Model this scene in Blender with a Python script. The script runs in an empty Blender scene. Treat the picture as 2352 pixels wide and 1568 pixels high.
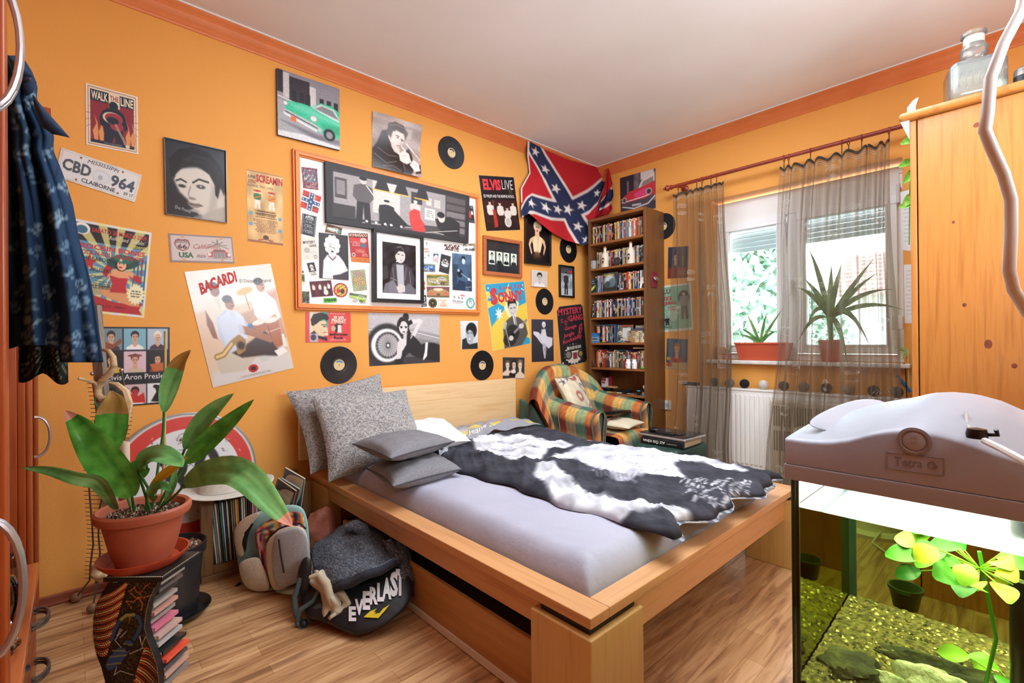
import bpy, math, random
import numpy as np
from mathutils import Vector, Matrix
C = bpy.context.scene
PI = math.pi
# ---------------------------------------------------------------- camera, world, light, exposure
F = 1096.; YAW, PIT, ROL = [math.radians(a) for a in (47.24, .15, -.45)]
CAM = np.array([-3.791, -2.862, 1.112]); H = 2.81
_f = np.array([math.cos(YAW)*math.cos(PIT), math.sin(YAW)*math.cos(PIT), math.sin(PIT)])
_r = np.array([math.sin(YAW), -math.cos(YAW), 0.]); _u = np.cross(_r, _f)
RR = _r*math.cos(ROL)+_u*math.sin(ROL); UU = -_r*math.sin(ROL)+_u*math.cos(ROL)
cd = bpy.data.cameras.new('camera'); cd.sensor_width = 36; cd.lens = 36*F/2352; cd.clip_start = .02
cam = bpy.data.objects.new('camera', cd); C.collection.objects.link(cam); C.camera = cam
m = Matrix([list(RR), list(UU), list(-_f)]).transposed().to_4x4(); m.translation = Vector(CAM); cam.matrix_world = m
def ray(x, y): return _f+RR*(x-1176)/F+UU*(784-y)/F
def on(x, y, ax, v):          # the point of a real plane (x, y or z = v) seen at a place of the photo
    i = 'xyz'.index(ax); d = ray(x, y); return CAM+d*(v-CAM[i])/d[i]
def at(x, y, D): return CAM+ray(x, y)*D

W = bpy.data.worlds.new('world'); C.world = W; W.use_nodes = True
nt = W.node_tree; bg = nt.nodes['Background']
sky = nt.nodes.new('ShaderNodeTexSky'); sky.sky_type = 'HOSEK_WILKIE'; sky.turbidity = 6; sky.sun_direction = (.5, .5, .7)
mx = nt.nodes.new('ShaderNodeMix'); mx.data_type = 'RGBA'; mx.inputs[0].default_value = .8
nt.links.new(sky.outputs[0], mx.inputs[6]); mx.inputs[7].default_value = (.86, .93, 1, 1)
nt.links.new(mx.outputs[2], bg.inputs[0]); bg.inputs[1].default_value = 9.5
def area(name, loc, tgt, sx, sy, p, col):
    l = bpy.data.lights.new(name, 'AREA'); l.shape = 'RECTANGLE'; l.size = sx; l.size_y = sy; l.energy = p; l.color = col
    o = bpy.data.objects.new(name, l); C.collection.objects.link(o); o.location = loc
    o.rotation_euler = (Vector(tgt)-Vector(loc)).to_track_quat('-Z', 'Y').to_euler(); return o
area('window_daylight', (.75, -1.75, 2.3), (-1.9, -1.5, .9), 2.2, 1.6, 75, (.88, .95, 1))
area('added_ceiling_fill', (-1.8, -1.7, 2.77), (-1.8, -1.7, 0), 1.9, 1.7, 58, (.80, .90, 1))  # added fill panel evening out the room; no fitting hangs there
area('added_ceiling_uplight', (-2.3, -3.4, 1.7), (-2.1, -1.6, 2.8), 1.6, .6, 50, (.78, .89, 1))  # added panel aimed upward to brighten the ceiling, not an actual flash
C.view_settings.view_transform = 'Standard'; C.view_settings.look = 'None'; C.view_settings.gamma = 1
C.view_settings.use_curve_mapping = False; C.view_settings.exposure = .32
# ---------------------------------------------------------------- materials
def s2l(v): return v/12.92 if v <= .04045 else ((v+.055)/1.055)**2.4
def srgb(h): return [int(h[i:i+2], 16)/255 for i in (0, 2, 4)]
def lin(h): return [s2l(v) for v in srgb(h)]
MC = {}
def mat(h, r=.6, m=0., e=0, a=1., key=''):
    k = (h, r, m, e, a, key)
    if k in MC: return MC[k]
    M = bpy.data.materials.new('surface_'+h); M.use_nodes = True; b = M.node_tree.nodes['Principled BSDF']
    b.inputs['Base Color'].default_value = lin(h)+[1]; b.inputs['Roughness'].default_value = r; b.inputs['Metallic'].default_value = m
    if e: b.inputs['Emission Color'].default_value = lin(h)+[1]; b.inputs['Emission Strength'].default_value = e
    MC[k] = M; return M
def node(M, t, **k):
    n = M.node_tree.nodes.new('ShaderNode'+t)
    for a, v in k.items(): setattr(n, a, v)
    return n
def noisy(name, cols, scale=(1, 1, 1), sc=5, det=4, r=.6, bump=0, rot=(0, 0, 0), pos=None, dist=0, bsc=None, metal=0, coat=0):
    M = bpy.data.materials.new(name); M.use_nodes = True; L = M.node_tree.links; b = M.node_tree.nodes['Principled BSDF']
    tc = node(M, 'TexCoord'); mp = node(M, 'Mapping'); mp.inputs['Scale'].default_value = scale; mp.inputs['Rotation'].default_value = rot
    n = node(M, 'TexNoise'); n.inputs['Scale'].default_value = sc; n.inputs['Detail'].default_value = det; n.inputs['Distortion'].default_value = dist
    cr = node(M, 'ValToRGB'); L.new(tc.outputs['Object'], mp.inputs[0]); L.new(mp.outputs[0], n.inputs[0]); L.new(n.outputs[0], cr.inputs[0])
    e = cr.color_ramp.elements
    pos = pos or [.3+.4*i/max(1, len(cols)-1) for i in range(len(cols))]
    while len(e) < len(cols): e.new(.5)
    for q, c, p in zip(e, cols, pos): q.color = lin(c)+[1]; q.position = p
    L.new(cr.outputs[0], b.inputs['Base Color']); b.inputs['Roughness'].default_value = r; b.inputs['Metallic'].default_value = metal
    if coat: b.inputs['Coat Weight'].default_value = coat; b.inputs['Coat Roughness'].default_value = .15
    if bump:
        bm = node(M, 'Bump'); bm.inputs['Strength'].default_value = bump; bm.inputs['Distance'].default_value = .01; src = n
        if bsc:
            src = node(M, 'TexNoise'); src.inputs['Scale'].default_value = bsc; src.inputs['Detail'].default_value = 3; L.new(tc.outputs['Object'], src.inputs[0])
        L.new(src.outputs[0], bm.inputs['Height']); L.new(bm.outputs[0], b.inputs['Normal'])
    return M
def wood(name, c, ax='x', r=.4, sc=1., coat=0.):
    s = {'x': (1.2, 22, 22), 'y': (22, 1.2, 22), 'z': (22, 22, 1.2)}[ax]
    return noisy(name, c, s, 2.2*sc, 5, r, .05, dist=.35, coat=coat)
def attr(name, r=.6, sheen=0, bump=0, bsc=200, alpha=None, spec=.5):
    M = bpy.data.materials.new(name); M.use_nodes = True; b = M.node_tree.nodes['Principled BSDF']
    n = node(M, 'VertexColor'); n.layer_name = 'Col'; M.node_tree.links.new(n.outputs[0], b.inputs['Base Color']); b.inputs['Roughness'].default_value = r
    b.inputs['Specular IOR Level'].default_value = spec
    if bump:
        tc = node(M, 'TexCoord'); s = node(M, 'TexNoise'); s.inputs['Scale'].default_value = bsc; bm = node(M, 'Bump'); bm.inputs['Strength'].default_value = bump
        bm.inputs['Distance'].default_value = .004; L = M.node_tree.links
        L.new(tc.outputs['Object'], s.inputs[0]); L.new(s.outputs[0], bm.inputs['Height']); L.new(bm.outputs[0], b.inputs['Normal'])
    return M
def glass(name, h, a, r=.03, df=0):      # thin pane: mostly clear, a little gloss
    M = bpy.data.materials.new(name); M.use_nodes = True; t = M.node_tree; t.nodes.clear()
    o = node(M, 'OutputMaterial'); x = node(M, 'MixShader'); tr = node(M, 'BsdfTransparent'); g = node(M, 'BsdfGlossy')
    tr.inputs[0].default_value = lin(h)+[1]; g.inputs['Roughness'].default_value = r; fr = node(M, 'Fresnel'); fr.inputs[0].default_value = 1.45
    mu = node(M, 'Math', operation='MULTIPLY'); mu.inputs[1].default_value = a; t.links.new(fr.outputs[0], mu.inputs[0]); t.links.new(mu.outputs[0], x.inputs[0])
    if df:
        y = node(M, 'MixShader'); y.inputs[0].default_value = df; d = node(M, 'BsdfDiffuse'); d.inputs[0].default_value = (.9, .92, .9, 1); t.links.new(tr.outputs[0], y.inputs[1]); t.links.new(d.outputs[0], y.inputs[2]); tr = y
    t.links.new(tr.outputs[0], x.inputs[1]); t.links.new(g.outputs[0], x.inputs[2]); t.links.new(x.outputs[0], o.inputs[0]); return M
PRINT = attr('printed_paper', .55); GLOSS = attr('glossy_print', .25); TIN = attr('printed_tin', .38); CLOTH = attr('printed_cloth', .9, bump=.25, bsc=500, spec=.2)
PAINT = attr('painted_surface', .5); SHIRTM = attr('skull_cotton', .92, bump=.3, bsc=600, spec=.15)
# ---------------------------------------------------------------- mesh helpers
class MB:
    def __init__(s): s.v = []; s.f = []; s.mi = []; s.ms = []; s.col = None
    def m(s, M):
        if M not in s.ms: s.ms.append(M)
        return s.ms.index(M)
    def add(s, vs, fs, M):
        o = len(s.v); s.v += [tuple(float(c) for c in v) for v in vs]; i = s.m(M)
        for q in fs: s.f.append([a+o for a in q]); s.mi.append(i)
        return s
    def box(s, a, b, M, T=None):
        x0, x1 = sorted((a[0], b[0])); y0, y1 = sorted((a[1], b[1])); z0, z1 = sorted((a[2], b[2]))
        v = [(x, y, z) for x in (x0, x1) for y in (y0, y1) for z in (z0, z1)]
        if T: v = [tuple(T@Vector(p)) for p in v]
        return s.add(v, [(0, 1, 3, 2), (4, 6, 7, 5), (0, 4, 5, 1), (2, 3, 7, 6), (0, 2, 6, 4), (1, 5, 7, 3)], M)
    def rbox(s, a, b, r, M, T=None, n=3):      # box with rounded edges
        c = [(a[i]+b[i])/2 for i in range(3)]; h = [abs(b[i]-a[i])/2 for i in range(3)]; r = min(r, *[q*.98 for q in h])
        N = 2*n+2; vs = []; fs = []; mp = {}
        ts = [math.tan((k/n-1)*PI/4) for k in range(n+1)]+[math.tan((k/n)*PI/4) for k in range(n+1)]
        sg = [-1]*(n+1)+[1]*(n+1)
        def vid(d, si):
            key = (tuple(round(q, 5) for q in d), tuple(si))
            if key not in mp:
                l = math.sqrt(sum(q*q for q in d)); p = [c[i]+si[i]*(h[i]-r)+d[i]/l*r for i in range(3)]
                if T: p = tuple(T@Vector(p))
                mp[key] = len(vs); vs.append(tuple(p))
            return mp[key]
        for ax in range(3):
            for sd in (-1, 1):
                G = []
                for i in range(N):
                    row = []
                    for j in range(N):
                        d = [0]*3; si = [0]*3; d[ax] = sd; si[ax] = sd; d[(ax+1) % 3] = ts[i]; si[(ax+1) % 3] = sg[i]; d[(ax+2) % 3] = ts[j]; si[(ax+2) % 3] = sg[j]
                        row.append(vid(d, si))
                    G.append(row)
                for i in range(N-1):
                    for j in range(N-1):
                        q = (G[i][j], G[i+1][j], G[i+1][j+1], G[i][j+1]); fs.append(q if sd > 0 else q[::-1])
        return s.add(vs, fs, M)
    def grid(s, P, M, flip=False, closeu=False):      # P: array (n,m,3)
        n, k = P.shape[:2]; fs = []
        for i in range(n-1+(1 if closeu else 0)):
            for j in range(k-1):
                q = (i*k+j, i*k+j+1, ((i+1) % n)*k+j+1, ((i+1) % n)*k+j); fs.append(q[::-1] if flip else q)
        return s.add(P.reshape(-1, 3).tolist(), fs, M)
    def tube(s, pts, r, M, n=8, cap=True):
        pts = [Vector(p) for p in pts]; R = r if isinstance(r, (list, tuple)) else [r]*len(pts); rings = []; up = None
        for i, p in enumerate(pts):
            d = (pts[min(i+1, len(pts)-1)]-pts[max(i-1, 0)]).normalized()
            if up is None: up = Vector((0, 0, 1)) if abs(d.z) < .9 else Vector((1, 0, 0))
            a = d.cross(up).normalized(); up = a.cross(d).normalized()
            rings.append([p+(a*math.cos(t)+up*math.sin(t))*R[i] for t in [2*PI*k/n for k in range(n)]])
        o = [tuple(v) for q in rings for v in q]; fs = []
        for i in range(len(pts)-1):
            for k in range(n): fs.append((i*n+k, i*n+(k+1) % n, (i+1)*n+(k+1) % n, (i+1)*n+k))
        if cap: fs += [tuple(range(n))[::-1], tuple(range((len(pts)-1)*n, len(pts)*n))]
        return s.add(o, fs, M)
    def lathe(s, prof, c, M, n=32, T=None, sx=1., sy=1., cap=True):   # prof [(r,z)]
        vs = []; fs = []
        for r, z in prof:
            for k in range(n):
                a = 2*PI*k/n; p = (r*math.cos(a)*sx, r*math.sin(a)*sy, z)
                if T: p = tuple(T@Vector(p))
                vs.append((p[0]+c[0], p[1]+c[1], p[2]+c[2]))
        for i in range(len(prof)-1):
            for k in range(n): fs.append((i*n+k, i*n+(k+1) % n, (i+1)*n+(k+1) % n, (i+1)*n+k))
        if cap: fs += [tuple(range(n))[::-1], tuple(range((len(prof)-1)*n, len(prof)*n))]
        return s.add(vs, fs, M)
    def sph(s, c, r, M, n=12, k=16, f=None, T=None):
        rr = r if isinstance(r, (list, tuple)) else (r, r, r); P = np.zeros((k, n+1, 3))
        for i in range(k):
            for j in range(n+1):
                a = 2*PI*i/k; b = -PI/2+PI*j/n; d = np.array([math.cos(a)*math.cos(b), math.sin(a)*math.cos(b), math.sin(b)])
                q = d*(f(d) if f else 1)*np.array(rr)
                if T: q = np.array(T@Vector(q))
                P[i, j] = q+np.array(c)
        return s.grid(P, M, closeu=True, flip=True)
    def prism(s, pts, d, M):   # polygon pts (3D) extruded by vector d
        n = len(pts); a = [Vector(p) for p in pts]; b = [p+Vector(d) for p in a]
        return s.add(a+b, [tuple(range(n))[::-1], tuple(range(n, 2*n))]+[(i, (i+1) % n, n+(i+1) % n, n+i) for i in range(n)], M)
    def ob(s, name, parent=None, smooth=True, bevel=0, ang=40, sub=0, solid=0, seg=2):
        me = bpy.data.meshes.new(name); me.from_pydata(s.v, [], s.f)
        for M in s.ms: me.materials.append(M)
        me.polygons.foreach_set('material_index', s.mi)
        if s.col is not None:
            c = me.color_attributes.new('Col', 'FLOAT_COLOR', 'POINT'); full = np.ones((len(s.v), 4), np.float32); full[:len(s.col), :3] = s.col; c.data.foreach_set('color', full.ravel())
        if smooth:
            me.polygons.foreach_set('use_smooth', [True]*len(me.polygons)); me.set_sharp_from_angle(angle=math.radians(ang))
        me.update(); o = bpy.data.objects.new(name, me); C.collection.objects.link(o)
        if bevel: q = o.modifiers.new('bevel', 'BEVEL'); q.width = bevel; q.segments = seg; q.limit_method = 'ANGLE'
        if solid: q = o.modifiers.new('solid', 'SOLIDIFY'); q.thickness = solid; q.offset = 0
        if sub: q = o.modifiers.new('sub', 'SUBSURF'); q.levels = sub; q.render_levels = sub
        if parent:
            o.parent = parent
            o.matrix_parent_inverse = Matrix.Translation(-Vector(parent.location))
        return o
def tag(o, label, cat, group=None, kind=None):
    o['label'] = label; o['category'] = cat
    if group: o['group'] = group
    if kind: o['kind'] = kind
    return o
def thing(name, label, cat, loc, group=None):     # parts are given in room coordinates and hang under this empty
    o = bpy.data.objects.new(name, None); o.location = loc; o.empty_display_size = .05; C.collection.objects.link(o); return tag(o, label, cat, group)
def lab(o, t): o['label'] = t; return o
def struct(mb, name, **k): o = mb.ob(name, **k); o['kind'] = 'structure'; return o
def V(*a): return np.array(a, float)
# ---------------------------------------------------------------- numpy painter for printed surfaces
rng = np.random.default_rng(7)
class Pt:
    def __init__(s, X, Y, base): s.X, s.Y = X, Y; s.a = np.empty(X.shape+(3,)); s.a[:] = srgb(base)
    def put(s, m, c, al=1): s.a += (np.array(srgb(c))-s.a)*(np.clip(m, 0, 1)*al)[..., None]; return s
    def e(s, x, y, rx, ry, c, soft=.12, al=1, rot=0):
        dx, dy = s.X-x, s.Y-y
        if rot: t = math.radians(rot); dx, dy = dx*math.cos(t)+dy*math.sin(t), -dx*math.sin(t)+dy*math.cos(t)
        return s.put((1-np.hypot(dx/rx, dy/ry))/soft+.5, c, al)
    def p(s, pts, c, soft=.8, al=1):
        q = np.array([float(v) for v in pts.split()]).reshape(-1, 2) if isinstance(pts, str) else np.array(pts, float)
        ins = np.zeros(s.X.shape, bool); d = np.full(s.X.shape, 1e9)
        for i in range(len(q)):
            (x0, y0), (x1, y1) = q[i], q[(i+1) % len(q)]; ex, ey = x1-x0, y1-y0
            t = np.clip(((s.X-x0)*ex+(s.Y-y0)*ey)/(ex*ex+ey*ey+1e-9), 0, 1); d = np.minimum(d, (s.X-x0-t*ex)**2+(s.Y-y0-t*ey)**2)
            if ey != 0: ins ^= ((y0 > s.Y) != (y1 > s.Y)) & (s.X < ex*(s.Y-y0)/ey+x0)
        return s.put(np.where(ins, 1, -1)*np.sqrt(d)/soft+.5, c, al)
    def l(s, pts, w, c, al=1):
        q = np.array([float(v) for v in pts.split()]).reshape(-1, 2) if isinstance(pts, str) else np.array(pts, float); d = np.full(s.X.shape, 1e9)
        for i in range(len(q)-1):
            (x0, y0), (x1, y1) = q[i], q[i+1]; ex, ey = x1-x0, y1-y0
            t = np.clip(((s.X-x0)*ex+(s.Y-y0)*ey)/(ex*ex+ey*ey+1e-9), 0, 1); d = np.minimum(d, np.hypot(s.X-x0-t*ex, s.Y-y0-t*ey))
        return s.put((w/2-d)/min(max(w*.4, .4), 1.1)+.5, c, al)
    def r(s, x0, y0, x1, y1, c, al=1, soft=.7): return s.put(np.minimum.reduce([s.X-x0, x1-s.X, s.Y-y0, y1-s.Y])/soft+.5, c, al)
    def g(s, c0, c1, ax='y'):
        t = np.clip((s.Y if ax == 'y' else s.X)/100, 0, 1)[..., None]; s.a = np.array(srgb(c0))*(1-t)+np.array(srgb(c1))*t; return s
    def n(s, amp=.04): s.a = np.clip(s.a*(1+amp*rng.standard_normal(s.X.shape)[..., None]), 0, 1); return s
    def blot(s, seed, sc, amp):     # low-frequency blotches
        R = np.random.default_rng(seed); v = 0
        for k in range(5): a, b, p = R.normal(0, sc, 1)[0], R.normal(0, sc, 1)[0], R.uniform(0, 6.3); v = v+np.sin(s.X*a+s.Y*b+p)
        s.a = np.clip(s.a*(1+amp*v[..., None]/2), 0, 1); return s
    def lines(s, x0, y0, x1, y1, n, c, seed=1, w=.45, al=.8):   # rows of small print
        R = random.Random(seed); dy = (y1-y0)/n
        for i in range(n):
            k = R.uniform(.7, 1); cx = (x0+x1)/2; hw = (x1-x0)/2*k; x = cx-hw
            while x < cx+hw: q = R.uniform(2, 6); s.r(x, y0+i*dy, min(x+q, cx+hw), y0+i*dy+dy*w, c, al); x += q+1.2
        return s
    def star(s, x, y, r, c, n=5, k=.4, ra=None, rot=0, asp=1):
        return s.p([(x+math.sin(PI*i/n+rot)*r*(k if i % 2 else 1), y-math.cos(PI*i/n+rot)*r*asp*(k if i % 2 else 1)) for i in range(2*n)], c)
    def lit(s): a = np.clip(s.a, 0, 1); return np.where(a <= .04045, a/12.92, ((a+.055)/1.055)**2.4)
def bust(P, x, y, w, h, skin='c9c1b6', hair='1c1a19', cloth='2a2828', shade=None, eye='2b2523', lip='7a5a52', curl=0, look=0):
    q = lambda s: [(x+a*w, y+b*h) for a, b in s]; k = w/100
    P.p(q([(0, 1.02), (.04, .84), (.3, .71), (.7, .71), (.96, .84), (1, 1.02)]), cloth, 3*k+.3)
    P.p(q([(.4, .5), (.6, .5), (.64, .74), (.5, .84), (.36, .74)]), skin, 3*k+.3)
    if shade: P.p(q([(.4, .58), (.6, .58), (.58, .68), (.45, .66)]), shade, 4*k+.3, .7)
    P.e(x+.5*w, y+.27*h, .235*w, .2*h, hair)
    if curl:
        for a in range(9): t = PI*(a/8); P.e(x+(.5-.24*math.cos(t))*w, y+(.36-.24*math.sin(t)+.12*abs(math.cos(t)))*h, .1*w, .09*h, hair)
    P.e(x+(.5+look)*w, y+.39*h, .175*w, .215*h, skin, .1)
    P.p(q([(.3, .3), (.34, .12), (.52, .06), (.7, .14), (.71, .33), (.66, .24), (.5, .22), (.38, .25)]), hair, 2*k+.3)
    if shade: P.e(x+.62*w, y+.42*h, .07*w, .17*h, shade, .8, .6)
    for sx in (-.075, .075): P.e(x+(.5+look+sx)*w, y+.385*h, .032*w, .017*h, eye, .5); P.l(q([(.5+look+sx-.04, .345), (.5+look+sx+.04, .342)]), .012*w+.2, hair)
    P.l(q([(.5+look, .4), (.515+look, .46), (.49+look, .465)]), .008*w+.15, shade or lip, .7); P.e(x+(.5+look)*w, y+.515*h, .05*w, .014*h, lip, .5)
def fig(P, x, y0, y1, w, body='ddd5c8', legs='2a2422', skin='d9b99a', hair='2a1c14'):      # small standing figure
    h = y1-y0
    P.p([(x-w*.3, y0+h*.5), (x+w*.3, y0+h*.5), (x+w*.38, y1), (x+w*.08, y1), (x, y0+h*.6), (x-w*.08, y1), (x-w*.38, y1)], legs, .5)
    P.p([(x-w*.45, y0+h*.2), (x-w*.12, y0+h*.15), (x+w*.12, y0+h*.15), (x+w*.45, y0+h*.2), (x+w*.5, y0+h*.42), (x+w*.3, y0+h*.52), (x-w*.3, y0+h*.52), (x-w*.5, y0+h*.42)], body, .5)
    P.e(x, y0+h*.075, w*.17, h*.075, skin); P.e(x, y0+h*.035, w*.18, h*.04, hair)
# ---------------------------------------------------------------- text as flat mesh
TC = {}
def textmesh(t, bold=0):
    k = (t, bold)
    if k not in TC:
        cu = bpy.data.curves.new('lettering', 'FONT'); cu.body = t; cu.resolution_u = 2; cu.offset = bold; cu.fill_mode = 'FRONT'
        o = bpy.data.objects.new('lettering', cu); me = bpy.data.meshes.new_from_object(o)
        v = np.array([q.co[:2] for q in me.vertices]) if len(me.vertices) else np.zeros((1, 2)); fs = [tuple(p.vertices) for p in me.polygons]
        mn, mxx = v.min(0), v.max(0); v = (v-mn)/np.maximum(mxx-mn, 1e-6)
        bpy.data.objects.remove(o); bpy.data.curves.remove(cu); bpy.data.meshes.remove(me); TC[k] = (v, fs)
    return TC[k]
def addtext(mb, fn, t, x, y, w, h, M, bold=0, slant=0, rot=0, arc=0):   # fn(u,v)->3D, u right, v down; box x,y,w,h in the same units
    v, fs = textmesh(t, bold); a = v[:, 0]; b = v[:, 1]
    X = x+a*w+slant*b*h; Y = y+(1-b)*h-arc*np.sin(PI*a)
    if rot:
        c, s = math.cos(math.radians(rot)), math.sin(math.radians(rot)); X, Y = x+(X-x)*c-(Y-y)*s, y+(X-x)*s+(Y-y)*c
    mb.add([fn(p, q) for p, q in zip(X, Y)], fs, M)
# ---------------------------------------------------------------- the room
XB, YR = -4.62, -3.62                       # back (left) wall and right wall
WALL = noisy('orange_wall_paint', ['e59e49', 'e8a24c', 'eaa54f'], sc=1.2, det=6, r=.75, bump=.12, bsc=160)
WALLT = noisy('deep_orange_trim_paint', ['d8783c', 'e0844a'], sc=6, r=.5)
CEIL = noisy('ceiling_white', ['e6e0da', 'eeeae6'], sc=1.5, r=.85, bump=.05, bsc=120)
WHITE = mat('f2f2ee', .45); PVC = mat('f0f1f2', .3); DARK = mat('17171a', .5); BLACK = mat('0c0c0d', .35); CHROME = mat('b9bcc0', .25, .9)
def floor_mat():
    M = bpy.data.materials.new('laminate_floor'); M.use_nodes = True; L = M.node_tree.links; b = M.node_tree.nodes['Principled BSDF']
    tc = node(M, 'TexCoord'); br = node(M, 'TexBrick', offset=.37, squash=1); L.new(tc.outputs['Object'], br.inputs[0])
    for k, v in (('Scale', 1), ('Brick Width', .47), ('Row Height', .066), ('Mortar Size', .0006), ('Bias', 0)): br.inputs[k].default_value = v
    br.inputs['Color1'].default_value = lin('dcb890')+[1]; br.inputs['Color2'].default_value = lin('c09a72')+[1]; br.inputs['Mortar'].default_value = lin('8c6540')+[1]
    mp = node(M, 'Mapping'); mp.inputs['Scale'].default_value = (1.3, 13, 1); L.new(tc.outputs['Object'], mp.inputs[0])
    n = node(M, 'TexNoise'); n.inputs['Scale'].default_value = 2.4; n.inputs['Detail'].default_value = 5; n.inputs['Distortion'].default_value = 1.1; L.new(mp.outputs[0], n.inputs[0])
    cr = node(M, 'ValToRGB'); e = cr.color_ramp.elements; e.new(.5)
    for q, p, c in zip(e, (.3, .46, .62), ('8a5c3a', 'dbc0a0', 'fff4e2')): q.position = p; q.color = lin(c)+[1]
    L.new(n.outputs[0], cr.inputs[0]); mx = node(M, 'Mix', data_type='RGBA', blend_type='MULTIPLY'); mx.inputs[0].default_value = .75
    L.new(br.outputs[0], mx.inputs[6]); L.new(cr.outputs[0], mx.inputs[7]); L.new(mx.outputs[2], b.inputs['Base Color']); b.inputs['Roughness'].default_value = .32
    return M
q = MB().box((XB-.1, YR-.1, -.1), (.12, .1, 0), floor_mat()); struct(q, 'floor')
struct(MB().box((XB-.1, YR-.1, H), (.3, .1, H+.1), CEIL), 'ceiling')
struct(MB().box((XB-.1, 0, 0), (.3, .1, H), WALL), 'wall_left')
struct(MB().box((XB-.1, YR-.1, 0), (.3, YR, H), WALL), 'wall_right')
struct(MB().box((XB-.1, YR, 0), (XB, 0, H), WALL), 'wall_back')
WY0, WY1, WZ0, WZ1 = -1.135, -2.34, .965, 2.245      # window opening
q = MB(); q.box((0, YR, 0), (.25, 0, WZ0), WALL).box((0, YR, WZ1), (.25, 0, H), WALL).box((0, WY0, WZ0), (.25, 0, WZ1), WALL).box((0, YR, WZ0), (.25, WY1, WZ1), WALL)
struct(q, 'wall_window')
# crown moulding: stepped profile swept along both walls, thin white bead at the ceiling
pr = [(0, 0), (.006, .0), (.01, .008), (.008, .018), (.014, .026), (.013, .036), (.02, .044), (.03, .062), (.03, .078), (.038, .086), (.038, .1), (0, .1)]
def crown(name, a, b, nrm):
    a, b, n = Vector(a), Vector(b), Vector(nrm); q = MB(); N = len(pr)
    vs = [a+n*d+Vector((0, 0, z)) for d, z in pr]+[b+n*d+Vector((0, 0, z)) for d, z in pr]
    q.add(vs, [(i, (i+1) % N, N+(i+1) % N, N+i) for i in range(N)]+[tuple(range(N)), tuple(range(N, 2*N))[::-1]], WALLT)
    lo = a+n*.0; q.box((min(a.x, b.x)+min(0, n.x*.046), min(a.y, b.y)+min(0, n.y*.046), H-.007), (max(a.x, b.x)+max(0, n.x*.046), max(a.y, b.y)+max(0, n.y*.046), H-.0005), WHITE)
    struct(q, name, ang=25)
crown('trim_1', (XB, 0, H-.107), (0, 0, H-.107), (0, -1, 0)); crown('trim_2', (0, 0, H-.107), (0, YR, H-.107), (-1, 0, 0))
SK = wood('red_brown_skirting', ['7a3a26', '96503a'], 'x')
def skirt(name, a, b):
    q = MB(); q.rbox(a, (b[0], b[1], .045), .006, SK); q.rbox((a[0]-(.006 if a[1] > -1 and b[0]-a[0] < .1 else 0), a[1]-(.006 if b[0]-a[0] > .1 else 0), 0), (b[0], b[1], .014), .005, SK); struct(q, name)
skirt('baseboard_left', (XB, -.016, 0), (0, 0)); skirt('baseboard_window', (-.016, YR, 0), (0, -.01))
# ---------------------------------------------------------------- window
FX = .10                                             # plane of the room-side of the frame
def rect(q, x0, x1, ya, yb, za, zb, w, M):             # frame of four rails, ya>yb
    q.box((x0, ya, za), (x1, yb, za+w), M).box((x0, ya, zb-w), (x1, yb, zb), M).box((x0, ya, za+w), (x1, ya-w, zb-w), M).box((x0, yb+w, za+w), (x1, yb, zb-w), M)
q = MB(); rect(q, FX+.01, FX+.07, WY0, WY1, WZ0, WZ1-.02, .05, PVC)
q.box((FX+.01, -1.655, WZ0+.05), (FX+.07, -1.715, WZ1-.07), PVC)
wf = q.ob('window_1', bevel=.004); wf['kind'] = 'structure'
sill = MB().rbox((-.05, WY0+.03, WZ0-.03), (.12, WY1-.035, WZ0-.001), .008, noisy('sill_stone', ['dcd8d2', 'efece8'], sc=20)).ob('window_sill'); sill['kind'] = 'structure'
def sash(ya, yb, name):
    q = MB(); rect(q, FX-.012, FX+.05, ya, yb, WZ0+.055, WZ1-.2, .062, PVC); rect(q, FX-.018, FX, ya-.05, yb+.05, WZ0+.105, WZ1-.25, .012, PVC); o = q.ob(name, wf, bevel=.004)
    g = MB().box((FX+.02, ya-.06, WZ0+.11), (FX+.026, yb+.06, WZ1-.255), glass('pane_glass', 'f4fafa', .8)).ob('pane', o); return o
s1 = sash(-1.175, -1.65, 'sash'); s2 = sash(-1.72, -2.3, 'sash')
MB().box((FX+.005, WY0-.03, WZ1-.2), (FX+.06, WY1+.03, WZ1-.06), mat('ecebe6', .4)).ob('shutter_box', wf, bevel=.004)
q = MB()
for k in range(5): q.rbox((FX+.1, WY0-.05, WZ1-.27-k*.037), (FX+.112, WY1+.05, WZ1-.235-k*.037), .005, mat('aab0b2', .6))
q.ob('roller_shutter_slats', wf)
q = MB(); q.tube([(FX-.03, -2.31, 1.98), (FX-.03, -2.31, 2.1)], .011, mat('d8d8d4', .3)); q.box((FX-.03, -2.3, 2.0), (FX, -2.32, 2.08), PVC); q.ob('hinge', s2)
q = MB(); q.rbox((FX-.03, -1.70, 1.5), (FX-.012, -1.675, 1.57), .005, PVC).rbox((FX-.05, -1.695, 1.44), (FX-.03, -1.68, 1.56), .005, PVC); q.ob('window_handle', s1)
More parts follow.
